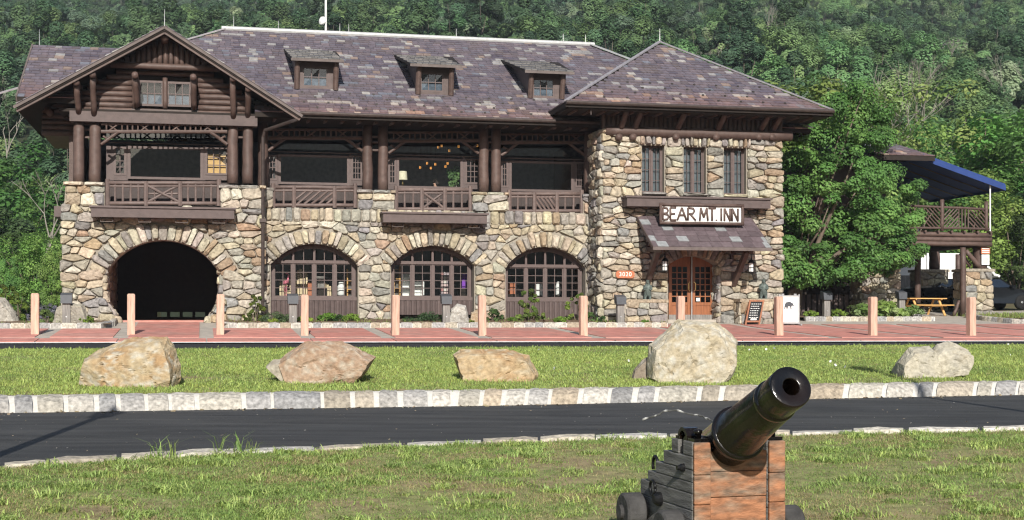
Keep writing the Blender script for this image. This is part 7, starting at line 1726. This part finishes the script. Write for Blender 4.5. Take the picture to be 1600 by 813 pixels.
SH = [('tall', 400, -2.0, 1.0, "loose shrub with yellowish leaves before the downspout, right of the archway"), ('tall', 828, -1.5, 1.25, "tall leafy shrub before the third shop window"), ('tall', 903, -1.2, 1.1, "leafy shrub at the tower corner, before the downspout"), ('low', 436, -2.4, 1.0, "low blue green juniper left of the first path light"), ('lime', 476, -2.2, .8, "pale grassy plant below the first shop window"), ('lime', 512, -1.7, 1.1, "pale grassy plant at the middle of the first shop window"), ('lime', 548, -1.7, 1.0, "pale grassy plant at the right end of the first shop window"), ('dark', 531, -2.4, .6, "small dark shrub between two pale grassy plants"),
      ('low', 640, -2.2, .5, "tiny juniper at the left of the second shop window"), ('low', 672, -1.8, .95, "low juniper at the middle of the second shop window"), ('dark', 770, -1.6, 1.0, "dark rounded shrub between the second and third shop windows"), ('lime', 800, -2.0, .6, "small pale plant left of the tall shrub"), ('lime', 875, -2.8, .8, "pale plant between the two tall shrubs"), ('dark', 922, -1.9, .75, "dark shrub at the foot of the downspout by the tower"), ('dark', 943, -2.5, .5, "small dark shrub before the tower corner"), ('lime', 1007, -3.4, .5, "small spiky plant before the left bear plinth"), ('lime', 735, -3.0, .4, "tiny pale plant before the tan rock"), ('lime', 428, -3.0, .6, "pale plant at the left end of the bed edging"),
      ('tall', 28, -1.5, 1.1, "green shrub behind the boulder at the left edge"), ('lav', 82, -.8, 1.2, "greyish lavender behind the low bed boulder"), ('lav', 58, -1.6, 1.0, "lavender plant behind the leftmost bollard"), ('dark', 70, -2.8, 1.0, "dark shrub right of the leftmost bollard"), ('lime', 137, -3.2, .9, "pale plant at the foot of the left stone pier"), ('tall', 10, .3, 1.3, "tall green shrub at the left edge"), ('dark', 45, -.2, 1.4, "dark shrub at the edge of the left trees"), ('lime', 116, -1.2, .8, "pale plant at the corner of the left stone pier"), ('tall', 118, -2.6, .5, "small sprig beside the left path light")]
for kind, px, yl_, s_, lab in SH:
    loc = bed_loc(px, yl_)
    if kind not in mk: t = mk[kind] = SK[kind](lab, loc)
    else: t = dup(mk[kind], loc, rng.uniform(0, 6), lab)
    t.scale = (s_,) * 3
for px, yl_, s_, kind, lab in ((1385, .5, 1.35, 'hosta', "big pale leafy plant in the bed before the stone pier"), (1352, .4, 1.1, 'hosta', "pale leafy plant left of the big one under the maple"), (1425, 1.0, .9, 'hosta', "pale leafy plant beside the picnic table"), (1268, .6, .8, 'lime', "low green plant right of the white poster stand"), (1310, .5, 1.0, 'lime', "low green plant right of the path light under the maple"), (1330, 1.2, .9, 'dark', "dark low shrub behind the pale leafy plants")):
    u, _ = B(px, 495, yl_); X, Y, _ = wl(u, yl_); loc = (X, Y, gz(X, Y) + .14)
    if kind not in mk: t = mk[kind] = SK[kind](lab, loc)
    else: t = dup(mk[kind], loc, rng.uniform(0, 6), lab)
    t.scale = (s_,) * 3
# indoor plant behind the middle upper window
y = 1.8; u, z1 = B(712, 257, y); X, Y, _ = wl(u, y); ht = z1 - zfl
t = thing("indoor_tree", "leafy potted tree behind the right part of the middle upper window", "plant", (X, Y, zfl + .01), TH)
c = np.c_[rng.uniform(-.22, .22, 22), rng.uniform(-.2, .2, 22), rng.uniform(ht * .45, ht - .15, 22)]; V, Q, C = leaves(rng, c, np.full(22, .17), 34, .12, .8, [(.10, .20, .07), (.14, .25, .09), (.07, .15, .05)], face=(0, -.6, 0)); arr_mesh("foliage", V, Q, C, M['leaf'], t)
MB().tube([(0, 0, .2), (.03, 0, ht * .5), (0, .02, ht * .9)], [.03, .025, .012], 7).build("stem", M['palebark'], t); MB().lathe([(.14, 0), (.19, .32), (.17, .33), (.15, .28), (.001, .28)], 14).build("pot", M['orange'], t)
# ground cover and litter in the beds
def bed_pts(n, px0, px1, y0, y1): return np.array([(lambda p: (p[0], p[1], p[2] + .03))(bed_loc(rng.uniform(px0, px1), rng.uniform(y0, y1))) for _ in range(n)])
P = np.vstack([bed_pts(700, 350, 1040, -3.8, -.3), bed_pts(260, -60, 160, -3.8, -.5)]); n = len(P); sc_ = rng.uniform(.5, 1.5, n)
bp_ = [tuft(rng, 8, .12, .014, .05, 1.2, LIME + GREEN), tuft(rng, 8, .08, .012, .06, 1.3, GREEN), chip(.06, (.30, .2, .12)), chip(.05, (.38, .30, .22)), chip(.05, (.14, .10, .07))]
scatter("bed_litter", bp_, P, turn_of(n, .2), np.c_[sc_, sc_, sc_], rng.choice(5, n, p=[.09, .09, .3, .27, .25]), M['blade'])["label"] = "bark chips and weeds strewn over the beds"
Pq = []
for _ in range(2600):
    u = uG + .3 + rng.uniform(0, 1) ** .7 * 9; yq = rng.uniform(-5, 3.5); 
    if yq < -1 - (u - uG) * .75 + .4: continue
    X, Y, _ = wl(u, yq); Pq.append((X, Y, gz(*wl(uG, -.6)[:2]) + .14 + .05 * min(1, max(0, (yq + 3) / 6))))
Pq = np.array(Pq); n = len(Pq); sc_ = rng.uniform(.8, 1.9, n); scatter("grass", [tuft(rng, 10, .14, .016, .08, .9, GREEN + LIME), tuft(rng, 10, .10, .014, .08, .9, DRY + GREEN)], Pq, turn_of(n), np.c_[sc_, sc_, sc_], rng.integers(0, 2, n), M['blade'])["label"] = "rough grass in the bed at the right end of the terrace"
# two street lamps out of the frame, whose shadows cross the road
for X, Y, h, lab in ((-5.0, 11.6, 5.0, "lamp post standing left of the view, its shadow across the road"), (8.6, 12.4, 9.0, "tall lamp post standing right of the view, its shadow across the road")):
    t = thing("lamp_post", lab, "lamp", (X, Y, gz(X, Y) - .05), 0); MB().lathe([(.14, 0), (.14, .5), (.085, .6), (.065, h - .5)], 12).build("pole", M['gutter'], t)
    MB().lathe([(.07, h - .55), (.16, h - .5), (.21, h - .05), (.16, h)], 8).build("lantern", M['lampglass'], t); MB().lathe([(.26, h), (.12, h + .14), (.02, h + .3)], 8).build("cap", M['gutter'], t)


# thin summer air between the camera and the wooded hill
hz = MB(); hz.box((-560, -30, -2.8), (560, 830, 330)); ho = hz.build("haze", [], kind='stuff')
hm = bpy.data.materials.new("haze_air"); hm.use_nodes = True; ht_ = hm.node_tree; ht_.nodes.remove(ht_.nodes["Principled BSDF"]); pv = ht_.nodes.new("ShaderNodeVolumePrincipled")
pv.inputs["Color"].default_value = (.80, .88, 1, 1); pv.inputs["Density"].default_value = .00022
ht_.links.new(pv.outputs[0], ht_.nodes["Material Output"].inputs["Volume"]); ho.data.materials.append(hm); ho['label'] = "thin summer haze"
sc.cycles.volume_bounces = 0
